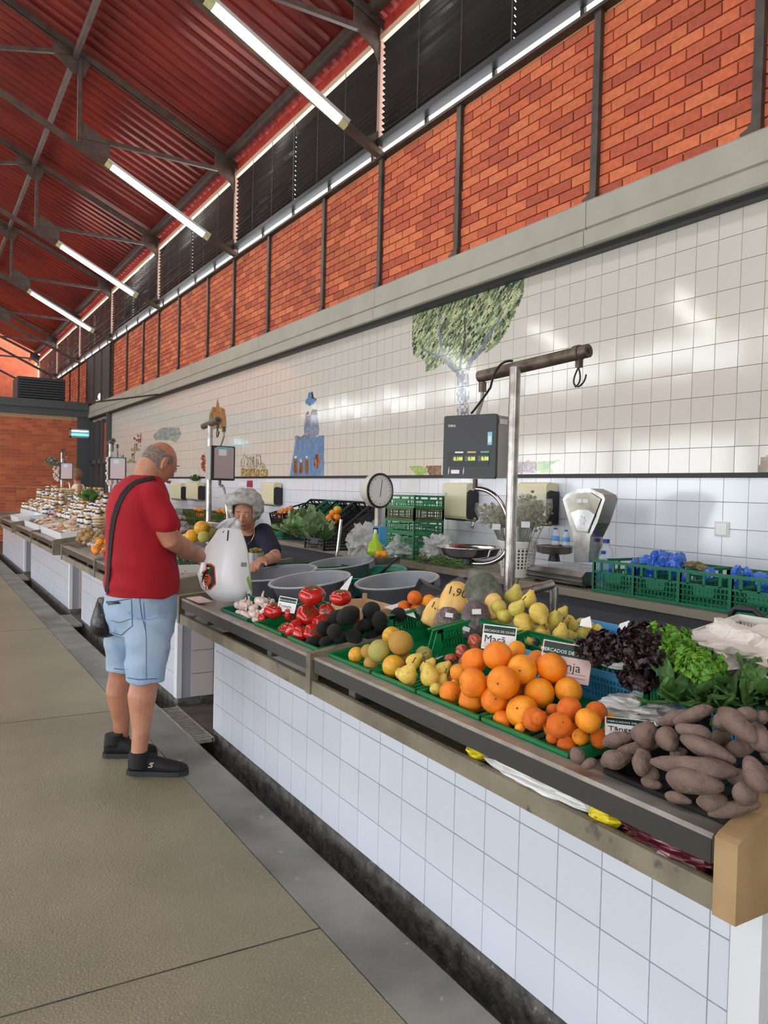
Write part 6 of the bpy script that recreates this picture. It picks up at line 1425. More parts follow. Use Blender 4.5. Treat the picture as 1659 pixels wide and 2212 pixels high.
def hand(g, wrist, d, up, s=1., curl=.5, side=1):
    """palm with four bent fingers of unequal length and a thumb off its side"""
    d = Vector(d).normalized(); up = Vector(up); lat = d.cross(up).normalized(); up = lat.cross(d)
    w = Vector(wrist); rings(g, [(w, lat*.024*s, up*.017*s), (w+d*.03*s, lat*.034*s, up*.016*s), (w+d*.075*s, lat*.040*s, up*.014*s), (w+d*.09*s, lat*.036*s, up*.011*s)], 14)
    for k, ln in enumerate((.068, .078, .073, .056)):
        b = w+d*.085*s+lat*(.030-.020*k)*s; p = [b]; dd = d.copy()
        for j in range(3):
            dd = (dd*math.cos(curl*.7)-up*math.sin(curl*.7)).normalized(); p.append(p[-1]+dd*ln*s*(.45, .32, .23)[j])
        g.tube(p, [.0095*s, .009*s, .008*s, .0065*s], 10)
    b = w+d*.03*s+lat*.032*s*side; p = [b, b+(d*.6+lat*.7*side)*.035*s, b+(d*1.0+lat*.75*side-up*.2)*.062*s]
    g.tube(p, [.012*s, .011*s, .008*s], 10)
def eyes(t, c, rot, s=1., closed=False, skin=None, brow=None, lipc=(150, 84, 76)):
    L_ = lambda v: (rot@(Vector(v)*s))+c
    for sx in (1, -1):
        G().ball(tuple(L_((sx*.030, .0815, .003))), (.0125*s,)*3, 14, 10).obj('eye', M('eye_white', (225, 220, 212), .3), t, True)
        if not closed: G().ball(tuple(L_((sx*.030, .0915, .001))), (.006*s,)*3, 10, 8).obj('iris', M('iris', (50, 36, 28), .2), t, True)
        G().ball(tuple(L_((sx*.030, .0815, .0065 if closed else .010))), (.0145*s, .0145*s, .012*s if closed else .008*s), 14, 10).obj('eyelid', skin, t, True)
        G().tube([L_((sx*(.030+.014*q), .0955-.004*q*q, -.002-.004*(1-q*q) if closed else .004+.003*(1-q*q))) for q in (-1, -.5, 0, .5, 1)], .0012*s, 5).obj('lashes', M('lash', (40, 28, 24), .6), t)
        G().tube([L_((sx*(.030+.020*q), .0975-.006*q*q, .028+.004*(1-q*q))) for q in (-1, -.5, 0, .5, 1)], [.0016*s, .003*s, .003*s, .0025*s, .001*s], 6).obj('eyebrow', brow, t)
    for dz, r in ((.0, .0042), (-.0085, .0048)):
        G().tube([L_((.024*q, .1025-.012*q*q, -.0575+dz+(.002*q*q if dz < 0 else -.001*q*q))) for q in (-1, -.6, -.2, .2, .6, 1)], [.001*s, r*.8*s, r*s, r*s, r*.8*s, .001*s], 8).obj('lip', M('lip_%d' % lipc[0], lipc, .4), t, True)
m_sk = M('skin_man', (190, 134, 106), .48, rgb2=(172, 112, 86), vscale=9, sss=.08); m_sk2 = M('skin_woman', (206, 152, 124), .55, rgb2=(180, 124, 98), vscale=22, sss=.06, bump=.3, bscale=70)
# ---- the customer
def QP(px, py, Y): return U(px, py, 1, Y)
YM = 4.27
man = thing('person', 'bald man in a red t-shirt, light denim shorts and black trainers, reaching to the stall', 'person', (1.03, 4.25, 0))
hc = QP(343, 1001, YM+.02); hyaw = math.radians(18)
hf = Vector((math.cos(hyaw)*math.cos(.42), math.sin(hyaw)*math.cos(.42), -math.sin(.42))); hx = hf.cross(Vector((0, 0, 1))).normalized(); hz = hx.cross(hf)
hrot = Matrix((hx, hf, hz)).transposed()
g = G(); head_geo(g, hc, hrot, 1.02, jowl=.5); ears(g, hc, hrot, 1.05)
limb(g, [hc+hrot@Vector((0, -.045, -.05)), QP(312, 1040, YM), QP(308, 1070, YM)], [.066, .070, .10])
rings(g, [(QP(305, 1040, YM), (.06, 0, 0), (0, .07, 0)), (QP(300, 1075, YM), (.12, 0, 0), (0, .18, 0)), (QP(300, 1150, YM), (.15, 0, 0), (0, .17, 0)), (QP(302, 1240, YM), (.13, 0, 0), (0, .14, 0)), (QP(300, 1320, YM), (.10, 0, 0), (0, .13, 0))])
RS, RE, RW = QP(333, 1092, 4.10), QP(368, 1166, 4.07), QP(434, 1203, 4.36)
LS, LE, LW = QP(335, 1092, 4.44), QP(386, 1182, 4.46), QP(438, 1206, 4.50)
limb(g, [RS, RS.lerp(RE, .5), RE, RE.lerp(RW, .35), RW], [.066, .060, .052, .052, .033]); limb(g, [LS, LE, LE.lerp(LW, .35), LW], [.062, .050, .048, .032])
hand(g, RW, (RW-RE).normalized()+Vector((0, .25, -.1)), (.2, -.3, 1), 1.05, .5, -1); hand(g, LW, (LW-LE).normalized(), (0, 0, 1), 1.05, .6, 1)
RK, RA = QP(316, 1455, 4.11), QP(300, 1628, 4.05); LK, LA = QP(262, 1455, 4.42), QP(262, 1596, 4.44)
limb(g, [QP(314, 1335, 4.20), RK, RK.lerp(RA, .28)+Vector((-.012, 0, 0)), RK.lerp(RA, .7), RA, RA+Vector((.0, 0, -.03))], [.075, .068, .074, .047, .040, .034])
limb(g, [QP(278, 1335, 4.36), LK, LK.lerp(LA, .28)+Vector((-.012, 0, 0)), LK.lerp(LA, .7), LA, LA+Vector((0, 0, -.03))], [.075, .066, .072, .046, .039, .034])
body = g.obj('body', m_sk, man); remesh(body, .0052, 4)
g = G()
vd = Vector((QP(300, 1150, YM).x, YM, 0)).normalized(); sd = Vector((vd.y, -vd.x, 0))
secs = []
for py, xl, xr, dp in ((1026, 283, 340, .07), (1036, 264, 350, .11), (1050, 248, 358, .17), (1068, 238, 364, .205), (1090, 231, 366, .215), (1120, 228, 368, .21), (1155, 228, 372, .205), (1195, 229, 378, .205), (1235, 227, 383, .205), (1262, 225, 384, .205), (1284, 223, 383, .205)):
    a = QP(xl, py, YM); b = QP(xr, py, YM); secs.append(((a+b)/2, sd*(b-a).length/2, vd*dp))
rings(g, secs, 32)
limb(g, [QP(322, 1078, 4.13), QP(357, 1127, 4.07)], [.088, .074]); limb(g, [QP(325, 1078, 4.42), QP(362, 1135, 4.46)], [.086, .074])
m_red_shirt = M('red_cotton', (168, 8, 30), .85, rgb2=(156, 6, 28), vscale=5, bump=.5, bscale=9)
sh = g.obj('t_shirt', m_red_shirt, man); remesh(sh, .008, 5)
for v in sh.data.vertices:   # soft folds
    q = v.co; n = v.normal; w = max(0, 1-(q.z-.9)/.35) if q.z > .9 else 1
    v.co = q+n*(.007*w*math.sin(q.z*42+q.x*14+3*noise.noise(q*5))+.004*noise.noise(q*12))
bv_sh = bvh_of(sh, Vector(LOC[man.name]))
# shorts
m_den = M('denim_light', (148, 176, 206), .8, rgb2=(168, 184, 200), vscale=5, bump=.3, bscale=300, spots=((128, 156, 192), 8, .62)); m_seam = M('denim_seam', (84, 104, 140), .8)
g = G(); secs = []
for py, xl, xr, dp in ((1272, 226, 380, .185), (1300, 224, 381, .195), (1335, 228, 380, .19), (1365, 236, 374, .175)):
    a = QP(xl, py, YM); b = QP(xr, py, YM); secs.append(((a+b)/2, sd*(b-a).length/2, vd*dp))
rings(g, secs, 28)
rings(g, [(QP(322, 1330, 4.16), sd*.13, vd*.12), (QP(320, 1390, 4.14), sd*.118, vd*.115), (QP(314, 1440, 4.12), sd*.104, vd*.105), (QP(313, 1471, 4.11), sd*.100, vd*.10)], 22)
rings(g, [(QP(280, 1330, 4.38), sd*.13, vd*.12), (QP(270, 1390, 4.40), sd*.108, vd*.11), (QP(265, 1430, 4.42), sd*.092, vd*.098), (QP(265, 1447, 4.42), sd*.09, vd*.096)], 22)
so = g.obj('shorts', m_den, man); remesh(so, .0075, 4)
for v in so.data.vertices:
    q = v.co; v.co = q+v.normal*(.005*math.sin(q.z*30+q.x*25+4*noise.noise(q*6))+.003*noise.noise(q*20))
bv_so = bvh_of(so, Vector(LOC[man.name]))
online(bv_so, [(229, 1302), (284, 1293), (286, 1352), (262, 1372), (240, 1366)], .003, 'pocket_seam', m_seam, man); online(bv_so, [(240, 1340), (258, 1345), (286, 1336)], .0022, 'pocket_seam', m_seam, man)
onsurf(bv_so, [(230, 1298), (256, 1299), (262, 1304), (234, 1307)], 'wallet_edge', m_black, man)
online(bv_so, [(301, 1290), (306, 1330), (315, 1362)], .003, 'side_pocket', m_seam, man); online(bv_so, [(310, 1300), (316, 1380), (316, 1466)], .0022, 'side_seam', m_seam, man)
online(bv_so, [(276, 1464), (300, 1468), (340, 1466)], .003, 'hem', m_seam, man); online(bv_so, [(247, 1444), (262, 1446), (274, 1446)], .003, 'hem', m_seam, man)
# shoes and socks
m_shoe = M('shoe_black', (16, 16, 18), .7, bump=.3, bscale=200); m_sole = M('sole_dark', (40, 42, 46), .6)
def shoe(heel, toe, ank, logo=False):
    heel = Vector(heel); toe = Vector(toe); d = (toe-heel); L_ = d.length; d.normalize(); s = Vector((-d.y, d.x, 0))
    g = G(); vs = []
    sc = [(0, .030, .10, .03), (.08, .040, .105, .0), (.25, .043, .10, 0), (.45, .046, .078, 0), (.68, .052, .058, 0), (.88, .046, .045, 0), (.98, .024, .034, .0), (1.0, .008, .028, 0)]
    rings(g, [(heel+d*L_*u+Vector((0, 0, .012+h/2)), s*w, Vector((0, 0, h/2+.004))) for u, w, h, _ in sc], 18)
    g.tube([heel+d*L_*.17+Vector((0, 0, .07)), heel+d*L_*.17+Vector((0, 0, .125))], [.052, .048], 16)
    o = g.obj('shoe', m_shoe, man); remesh(o, .004, 3)
    g = G(); pts = []
    for u, w in ((-.03, .024), (.05, .040), (.25, .044), (.45, .045), (.7, .054), (.88, .050), (1.0, .026), (1.02, .0)): pts.append((u, w))
    P_ = [heel+d*L_*u+s*w for u, w in pts]+[heel+d*L_*u-s*w for u, w in reversed(pts[:-1])]
    g.prism(P_, (0, 0, .001), (0, 0, .026)); g.obj('sole', m_sole, man)
    for k in range(4): q = heel+d*L_*(.38+.07*k)+Vector((0, 0, .098-.012*k)); G().tube([q-s*.025, q+Vector((0, 0, .006)), q+s*.025], .0028, 6).obj('lace', m_black, man)
    return o
a = U(279, 1671, 2, 0); b = U(396, 1672, 2, 0); b = a+(b-a).normalized()*.30
s1 = shoe(a, b, RA); a2 = U(226, 1634, 2, 0); b2_ = a2+(b-a).normalized()*.29+Vector((.0, .03, 0)); s2 = shoe(a2, b2_, LA)
bv_s1 = bvh_of(s1, Vector(LOC[man.name]))
online(bv_s1, [(332, 1649), (326, 1648.5), (323, 1651), (329, 1653.5), (327, 1657), (320, 1657.5)], .0028, 'shoe_emblem', M('emblem_silver', (206, 206, 206), .3), man, step=2.)
for an in (RA, LA): G().tube([Vector((an.x, an.y, .05)), an+Vector((0, 0, .012))], [.047, .0435], 18).obj('sock', m_shoe, man)
# hair fringe, face, strap and shoulder bag
g = G(); head_geo(g, hc, hrot, 1.02, grow=.003, keep=lambda d: d[1] < .30 and -.42 < d[2] < .42+.25*max(0, -d[1]-.2) and not (abs(d[0]) > .7 and d[2] < -.02 and d[1] > -.25), jowl=.5)
g.obj('hair', M('stubble_grey', (112, 98, 92), .85, rgb2=(150, 128, 116), vscale=70, bump=.6, bscale=300), man, True)
eyes(man, hc, hrot, 1.02, True, m_sk, M('brow_grey', (110, 92, 84), .8), (176, 104, 92))
g = G(); L_ = []
for p in ((334, 1034), (318, 1036), (298, 1041), (281, 1052), (266, 1070), (255, 1093), (247, 1120), (242, 1150), (239, 1185), (237, 1220), (234, 1255), (232, 1280)):
    h, n = cast(bv_sh, *p)
    if h is not None: L_.append((h+n*.003, n))
vs = []
for i, (p, n) in enumerate(L_):
    d = (L_[min(i+1, len(L_)-1)][0]-L_[max(0, i-1)][0]).normalized(); s = d.cross(n).normalized()*.017; vs += [p-s, p+s, p+s+n*.003, p-s+n*.003]
m_ = len(L_); g.add(vs, [(i*4+k, i*4+(k+1) % 4, i*4+4+(k+1) % 4, i*4+4+k) for i in range(m_-1) for k in range(4)]+[(3, 2, 1, 0), (4*m_-4, 4*m_-3, 4*m_-2, 4*m_-1)]); g.obj('bag_strap', M('strap_black', (22, 20, 22), .8), man)
sb = QP(222, 1325, 4.36); t = thing('shoulder_bag', 'black leather shoulder bag hanging at the man\'s hip', 'bag', tuple(sb))
g = G(); rings(g, [(QP(226, 1292, 4.38), sd*.035, vd*.05), (QP(226, 1310, 4.38), sd*.05, vd*.11), (QP(222, 1340, 4.38), sd*.062, vd*.13), (QP(222, 1362, 4.38), sd*.064, vd*.12), (QP(226, 1371, 4.38), sd*.05, vd*.09)], 20)
g.obj('pouch', M('leather_black', (20, 19, 20), .35, bump=.4, bscale=60), t, True); G().bar(QP(205, 1334, 4.30), QP(232, 1326, 4.24), .004, .004).obj('flap_seam', m_seam if False else m_blk, t)
# ---- the stall keeper
D0 = 5.3
wc = DPT(530, 1108, D0); wom = thing('person', 'grey-haired woman in a dark navy top looking down behind the basins', 'person', (wc.x, wc.y+.05, -.02))
tocam = (CAM-wc); tocam.z = 0; tocam.normalize(); wf0 = Matrix.Rotation(-.22, 3, 'Z')@tocam
wf = (wf0*math.cos(.22)+Vector((0, 0, -math.sin(.22)))).normalized(); wx = wf.cross(Vector((0, 0, 1))).normalized(); wz = wx.cross(wf); wrot = Matrix((wx, wf, wz)).transposed()
vw = -tocam; sw = Vector((vw.y, -vw.x, 0))   # vw away from camera, sw to the right of the picture
W3 = lambda px, py, dd=0.: DPT(px, py, D0+dd)
g = G(); head_geo(g, wc, wrot, 1.02, False, jowl=.7); ears(g, wc, wrot, 1.0)
limb(g, [wc+wrot@Vector((0, -.02, -.07)), W3(532, 1148, .06), W3(536, 1172, .08)], [.058, .06, .09])
rings(g, [(W3(536, 1160, .08), sw*.08, vw*.07), (W3(540, 1195, .10), sw*.15, vw*.11), (W3(540, 1250, .12), sw*.15, vw*.11), (W3(540, 1320, .12), sw*.15, vw*.11)])
S1, E1, H1 = W3(572, 1152, .08), W3(594, 1203, -.12), W3(563, 1213, -.36); S2, E2, H2 = W3(496, 1154, .08), W3(488, 1215, 0.), W3(520, 1225, -.26)
limb(g, [S1, E1, H1], [.055, .042, .030]); limb(g, [S2, E2, H2], [.055, .042, .03])
hand(g, H1, (H1-E1).normalized(), (0, 0, 1), .92, .9, -1); hand(g, H2, (H2-E2).normalized(), (0, 0, 1), .92, .5, 1)
wbx = Vector((wc.x, wc.y+.08, 0)); wbx = W3(540, 1320, .12)
for s in (-1, 1): limb(g, [Vector((wbx.x, wbx.y, .70))+sw*.09*s, Vector((wbx.x, wbx.y, .38))+sw*.08*s, Vector((wbx.x, wbx.y, .04))+sw*.08*s], [.08, .055, .04])
o = g.obj('body', m_sk2, wom); remesh(o, .0045, 3)
g = G(); rings(g, [(W3(535, 1150, .09), sw*.085, vw*.07), (W3(536, 1160, .10), sw*.16, vw*.11), (W3(539, 1185, .11), sw*.19, vw*.13), (W3(541, 1240, .12), sw*.18, vw*.14), (W3(541, 1330, .12), sw*.19, vw*.15)], 26)
limb(g, [S1+sw*-.01, S1.lerp(E1, .72)], [.072, .064]); limb(g, [S2, S2.lerp(E2, .72)], [.072, .064]); limb(g, [W3(541, 1330, .12), Vector((wbx.x, wbx.y, .35))], [.17, .19])
o = g.obj('navy_top', M('navy_cotton', (22, 24, 48), .8, bump=.3, bscale=14), wom); remesh(o, .009, 4)
for s in (-1, 1):
    c = Vector((wbx.x, wbx.y, .01))+sw*.08*s; g = G(); rings(g, [(c-tocam*-.0+tocam*u, sw*w, Vector((0, 0, h))) for u, w, h in ((-.08, .02, .02), (-.05, .035, .04), (.05, .04, .035), (.13, .04, .025), (.17, .01, .012))], 14); g.v = [(x, y, z+.0) for x, y, z in g.v]; g.obj('shoe', m_shoe, wom, True)
# hair: swept waves
def hairfn(d):
    a = math.atan2(d[0], -d[1]); return 1.0
g = G(); n_, m__ = 90, 60; vs = []
for i in range(m__+1):
    a = math.pi*i/m__
    for k in range(n_):
        t_ = 2*math.pi*k/n_; d = Vector((math.sin(a)*math.cos(t_), math.sin(a)*math.sin(t_), -math.cos(a)))
        x, y, z = d; r = 1.0+.10*max(0, z)+.05*abs(x)
        r += .03*math.sin(12*math.atan2(z, x)+5*y+3*noise.noise(d*2))+.008*math.sin(40*(x+.6*z)+6*noise.noise(d*3))+.025*noise.noise(d*3)
        if z < 0: r *= 1-.22*(-z)
        v = Vector((x*.116*r, (y*.122-.020)*r, z*(.124 if z > 0 else .125)*r+.024))*1.02; vs.append(wrot@v+wc)
fs = []
for i in range(m__):
    for k in range(n_):
        a = math.pi*(i+.5)/m__; t_ = 2*math.pi*(k+.5)/n_; d = (math.sin(a)*math.cos(t_), math.sin(a)*math.sin(t_), -math.cos(a))
        face = d[1] > .10 and d[2] < .60-.45*abs(d[0]) and abs(d[0]) < .60
        if not face and d[2] > -.62: fs.append((i*n_+k, i*n_+(k+1) % n_, (i+1)*n_+(k+1) % n_, (i+1)*n_+k))
g.add(vs, fs); o = g.obj('hair', M('hair_grey', (186, 186, 180), .5, rgb2=(140, 140, 136), vscale=30, bump=.3, bscale=120), wom, True)
mdd = o.modifiers.new('t', 'SOLIDIFY'); mdd.thickness = .012; mdd.offset = -1
for q in range(26):   # loose locks combed back from the forehead
    u = q/25*2-1; p0 = Vector((u*.080, .100-.035*u*u, .086-.028*u*u)); p1 = p0+Vector((u*.02+.02, .0, .03)); p2 = p0+Vector((u*.05+.03, -.06, .062-.01*u*u))
    pts = [wrot@v+wc for v in arc(p0, p1, p2, 6)]; G().tube(pts, [.003, .008, .010, .010, .009, .008, .006], 6).obj('hair_lock', MATS['hair_grey'], wom, True)
eyes(wom, wc, wrot, 1.02, True, m_sk2, M('brow_dark', (96, 78, 70), .8), (142, 82, 72))
m_wr = M('wrinkle', (132, 84, 64), .7)
for sx in (1, -1):
    L2 = lambda v: (wrot@(Vector(v)*1.02))+wc
    G().tube([L2((sx*.022, .0985, -.022)), L2((sx*.031, .093, -.042)), L2((sx*.033, .087, -.062))], .0012, 5).obj('crease', m_wr, wom); G().tube([L2((sx*.018, .0975, -.012)), L2((sx*.032, .093, -.016)), L2((sx*.044, .083, -.008))], .001, 5).obj('crease', m_wr, wom)
G().tube([W3(549, 1138, -.06), W3(549, 1155, -.08), W3(543, 1168, -.10), W3(534, 1176, -.10)], .0018, 6).obj('necklace', M('gold', (210, 180, 110), .25, metal=1.), wom)
# ---- woman with glasses far down the hall
D3 = 16.3; c3 = DPT(164, 1027, D3); p3 = thing('person', 'brown-haired woman with glasses behind the jars, far down the hall', 'person', (c3.x, c3.y, -.02))
f3 = Vector((-1, -.15, -.1)).normalized(); x3 = f3.cross(Vector((0, 0, 1))).normalized(); r3 = Matrix((x3, f3, x3.cross(f3))).transposed()
g = G(); head_geo(g, c3, r3, 1.); ears(g, c3, r3); limb(g, [c3+Vector((.02, 0, -.08)), c3+Vector((.03, 0, -.2))], [.055, .08])
b3 = Vector((c3.x+.05, c3.y, 0)); zt3 = c3.z-.2
rings(g, [(b3+Vector((0, 0, zt3)), (.1, 0, 0), (0, .17, 0)), (b3+Vector((0, 0, zt3-.3)), (.12, 0, 0), (0, .15, 0)), (b3+Vector((0, 0, .75)), (.13, 0, 0), (0, .17, 0))])
for s in (-1, 1): limb(g, [b3+Vector((0, .18*s, zt3-.03)), b3+Vector((-.02, .22*s, zt3-.32)), b3+Vector((-.22, .16*s, zt3-.42))], [.05, .042, .03]); hand(g, b3+Vector((-.22, .16*s, zt3-.42)), (-1, 0, -.1), (0, 0, 1)); limb(g, [b3+Vector((0, .09*s, .8)), b3+Vector((0, .09*s, .42)), b3+Vector((0, .09*s, .03))], [.09, .06, .045])
o = g.obj('body', m_sk, p3); remesh(o, .009, 3)
g = G(); rings(g, [(b3+Vector((0, 0, zt3+.02)), (.09, 0, 0), (0, .12, 0)), (b3+Vector((0, 0, zt3-.04)), (.13, 0, 0), (0, .2, 0)), (b3+Vector((0, 0, zt3-.35)), (.14, 0, 0), (0, .18, 0)), (b3+Vector((0, 0, .5)), (.16, 0, 0), (0, .2, 0))]); g.obj('cream_top', M('cream_cotton', (226, 214, 186), .8), p3, True)
g = G().ball(tuple(c3+Vector((.02, 0, .015))), (.115, .11, .14), 30, 20, lambda d: 1+.10*noise.noise(Vector(d)*6)-(.35 if (d[0] < -.35 and d[2] < .35) else 0)); g.obj('hair', M('hair_brown', (112, 78, 50), .7, rgb2=(150, 108, 70), vscale=60), p3, True)
G().tube([c3+r3@Vector((.08, .02, .01)), c3+r3@Vector((.055, .10, .008)), c3+r3@Vector((-.055, .10, .008))], .004, 6).obj('glasses', m_black, p3)
# ================================================================ GOODS ON THE FAR STALLS
def PF(px, py, z): return U(px, py, 2, z)
def fz_far(p): return DZ(p.x)-.02
pile('orange', [(198, 1186, 8.5, .05), (212, 1183, 8, .05), (226, 1190, 8, .05), (216, 1172, 8, .10), (230, 1170, 8, .1), (205, 1192, 7, .03)], {3: 'orange on top of the small pile left of the man'}, 'orange beside the potatoes, left of the man', 'oranges left of the man', seed=31)
pile('apple', [(219, 1200, 6, .03), (228, 1203, 6, .03), (224, 1194, 6, .05), (221, 1207, 5, .02)], {}, 'dark red apple just left of the man', 'apples left of the man', seed=32)
m_pot = M('potato_skin', (178, 146, 96), .8, rgb2=(156, 122, 78), vscale=3); POT = [G().ball((0, 0, 0), (1.25, 1, .9), 14, 10, lambda d, s=s: 1+.1*noise.noise(Vector(d)*2+Vector((s, 0, 0)))).mesh('flesh', m_pot, True) for s in range(3)]
KIND['potato'] = (POT, None, '', 'potato'); GAR2 = GRM
R = random.Random(77)
pile('potato', [(R.uniform(168, 222)+0*k, R.uniform(1146, 1166), R.uniform(4.5, 6.5), R.uniform(.03, .11)) for k in range(38)], {0: 'potato near the top of the heap left of the man'}, 'brown potato in the heap left of the man', 'potatoes on the second stall', seed=33)
pile('garlic_bulb', [(R.uniform(176, 212), R.uniform(1166, 1180), R.uniform(3.5, 5), R.uniform(.02, .05)) for k in range(16)], {}, 'white garlic bulb between potatoes and oranges', 'garlic on the second stall', seed=34)
# second stall, right part, seen past the man's arm
pile('melon', [(434, 1142, 16, .16, None, 1), (416, 1157, 15, .10, None, 1), (440, 1160, 13, .09, None, 2), (458, 1152, 11, .10, None, 2), (402, 1165, 13, .05, None, 1)], {0: 'yellow melon topmost behind the man\'s forearm', 1: 'yellow melon lower left behind the man\'s forearm', 2: 'greenish melon beside the white bag', 3: 'small greenish melon almost behind the white bag', 4: 'yellow melon half hidden by the man\'s arm'}, 'yellow melon', 'melons on the second stall', seed=35)
fruit_at('orange', [(404, 1108, 7.5), (413, 1110, 7.5), (424, 1105, 7.5), (433, 1104, 7), (407, 1119, 7), (423, 1119, 7.5), (436, 1116, 7.5), (415, 1116, 7), (430, 1112, 7), (473, 1104, 6), (486, 1105, 6), (398, 1116, 6)], ORM, -3.62, {9: 'orange visible just above the second scale pan'}, 'orange in the crate behind the melons', 'oranges on the back shelf')
fruit_at('apple', [(405, 1116, 7), (415, 1118, 6), (424, 1117, 6), (397, 1117, 6)], APM, -3.75, {}, 'dull red apple above the oranges behind the man', 'apples on the back shelf')
for k, (x, y) in enumerate(((384, 1104), (389, 1118), (393, 1131), (398, 1143))):
    p = DPT(x, y, 8.0); t = crumple('date_packet', ['packet of dark dates at the top of the stack beside the man\'s chest', 'second packet of dates from the top of the stack', 'third packet of dates from the top of the stack', 'lowest packet of dates in the stack'][k], 'packet', p, (.055, .045, .032), M('film2', (220, 216, 214), .2, alpha=.35, coat=.5), k, .3, 20, inner=M('dates', (88, 44, 36), .3, rgb2=(60, 30, 26), vscale=30))
ob = lattice_crate(.5, .4, .10, rows=3, cols=16, win=False).mesh('crate', m_olive)
p = U(418, 1130, 0, 3.6); q_ = U(480, 1120, 0, 3.6)
for k, (yy, zz, lab) in enumerate(((p.y-.1, .932, 'olive crate at the bottom under the oranges behind the melons'), (p.y-.1, 1.035, 'olive crate directly under the oranges behind the melons'), (q_.y-.3, .932, 'dark olive crate low beneath the second scale pan'), (q_.y-.3, 1.035, 'dark olive crate just beneath the second scale pan'), (p.y-.65, .932, 'olive crate left of the second scale pole, lower one'), (p.y-.65, 1.035, 'olive crate left of the second scale pole, upper one'))):
    tag(mo('plastic_crate', ob, None, (3.42, yy, zz)), lab, 'crate')
# bin of dark herbs at the near end of the second stall
t = thing('herb_bin', 'pale bin of feathery dark herbs under the man\'s hands', 'bin', (1.95, 5.6, .80))
G().box(1.56, 2.05, 5.345, 5.35, .895, .95).obj('side', m_crw, t); G().box(1.56, 2.05, 5.9, 5.905, .895, .98).obj('side', m_crw, t); G().box(2.05, 2.055, 5.35, 5.9, .895, 1.02).obj('side', m_crw, t)
g = G(); R = random.Random(5)
for k in range(520):
    a = Vector((R.uniform(1.6, 2.02), R.uniform(5.37, 5.88), R.uniform(.88, .97))); d = Vector((R.uniform(-1, 1), R.uniform(-1, 1), R.uniform(.2, 1.3))).normalized()*R.uniform(.03, .07); g.bar(a, a+d, .003, .003)
g.obj('herb_sprigs', M('herb_green', (50, 74, 44), .7, rgb2=(34, 54, 32), vscale=40), t)['kind'] = 'stuff'
# ---- third stall: white trays along the edge, bags, jars, stacks
m_wt = M('tray_white', (226, 228, 230), .35)
for k, (y0, y1, lab) in enumerate(((9.86, 11.6, 'white display tray of snack bags at the near end of the third stall'), (11.75, 13.4, 'white display tray further along the third stall'), (14.2, 15.4, 'white display tray on the furthest stall'))):
    t = thing('display_tray', lab, 'tray', (1.515, y0, DZ(1.515)-.024), (0, -TILT, 0)); L_ = .42; W2 = y1-y0
    mo('front', G().box(0, .01, 0, W2, 0, .115).mesh('front', m_wt), t); mo('floor', G().box(.01, L_, .01, W2-.01, 0, .055).mesh('floor', m_wt), t)
    for yy in (0, W2-.01): mo('side', G().box(.01, L_, yy, yy+.01, 0, .115).mesh('side', m_wt), t)
m_snk = [M('snack_tan', (206, 176, 130), .5, rgb2=(170, 130, 84), vscale=40, coat=.4), M('snack_red', (176, 100, 60), .5, rgb2=(226, 206, 176), vscale=40, coat=.4), M('snack_pale', (224, 214, 196), .5, rgb2=(196, 176, 150), vscale=50, coat=.4), M('snack_dark', (84, 58, 50), .4, rgb2=(200, 190, 180), vscale=40, coat=.5)]
sn = [G().ball((0, 0, 0), (.075, .055, .022), 14, 9, lambda d, s=s: 1+.35*noise.noise(Vector(d)*2.5+Vector((s, 0, 0)))).mesh('bag', m_snk[s % 4], False) for s in range(8)]
R = random.Random(9)
for y0, y1, grp, lab in ((9.95, 11.5, 'snack bags in the near tray', 'flat clear bag of nuts or sweets in the near white tray'), (11.85, 13.3, 'snack bags in the far tray', 'flat clear bag of snacks in the further white tray')):
    for k in range(56):
        x = R.uniform(1.58, 1.88); tag(mo('snack_bag', sn[R.randrange(8)], None, (x, R.uniform(y0, y1), DZ(x)+.052+R.uniform(0, .04)), (R.uniform(-.3, .3), R.uniform(-.3, .3), R.uniform(0, 3))), lab, 'snack bag', grp)
def jar_proto(nm, h, r, body, lid, lab, extra=None):
    t = thing(nm, lab, 'jar', (0, 0, 0))
    G().lathe([(0, 0), (r, .002), (r*1.02, h*.1), (r*1.02, h*.75), (r*.85, h*.84), (0, h*.84)], (0, 0, 0), 14).obj('glass', body, t, True); G().lathe([(0, h*.82), (r*.9, h*.82), (r*.9, h), (0, h)], (0, 0, 0), 14).obj('lid', lid, t)
    G().lathe([(r*1.03, h*.2), (r*1.04, h*.4), (r*1.03, h*.6)], (0, 0, 0), 14).obj('label', m_paper, t, True); return t
m_jam = M('jam_dark', (64, 20, 22), .15, coat=.8); m_honey = M('honey', (130, 66, 20), .15, coat=.8); m_lidw = M('lid_white', (222, 218, 208), .4); m_lidb = M('lid_dark', (30, 28, 34), .4); m_lidy = M('lid_gold', (196, 158, 70), .35)
m_waf = M('fig_roll', (222, 200, 164), .6, rgb2=(200, 170, 130), vscale=30, coat=.3)
J = [jar_proto('jam_jar', .11, .035, m_jam, m_lidw, 'dark jam jar with a pale lid on the third stall'), jar_proto('honey_jar', .13, .04, m_honey, m_lidy, 'honey jar with a yellow lid on the third stall'), jar_proto('olive_jar', .12, .032, m_lidb, m_lidw, 'dark jar with a white label on the third stall')]
def stack_proto(nm, lab, n, r, mats):
    t = thing(nm, lab, 'packet stack', (0, 0, 0)); z = 0
    for k in range(n): mo('packet', G().ball((0, 0, 0), (r, r*.9, .022), 16, 8, lambda d, k=k: 1+.06*noise.noise(Vector(d)*4+Vector((k, 0, 0)))).mesh('packet', mats[k % len(mats)], True), t, (.004*math.sin(k*2), .004*math.cos(k), .02+k*.036)); 
    return t
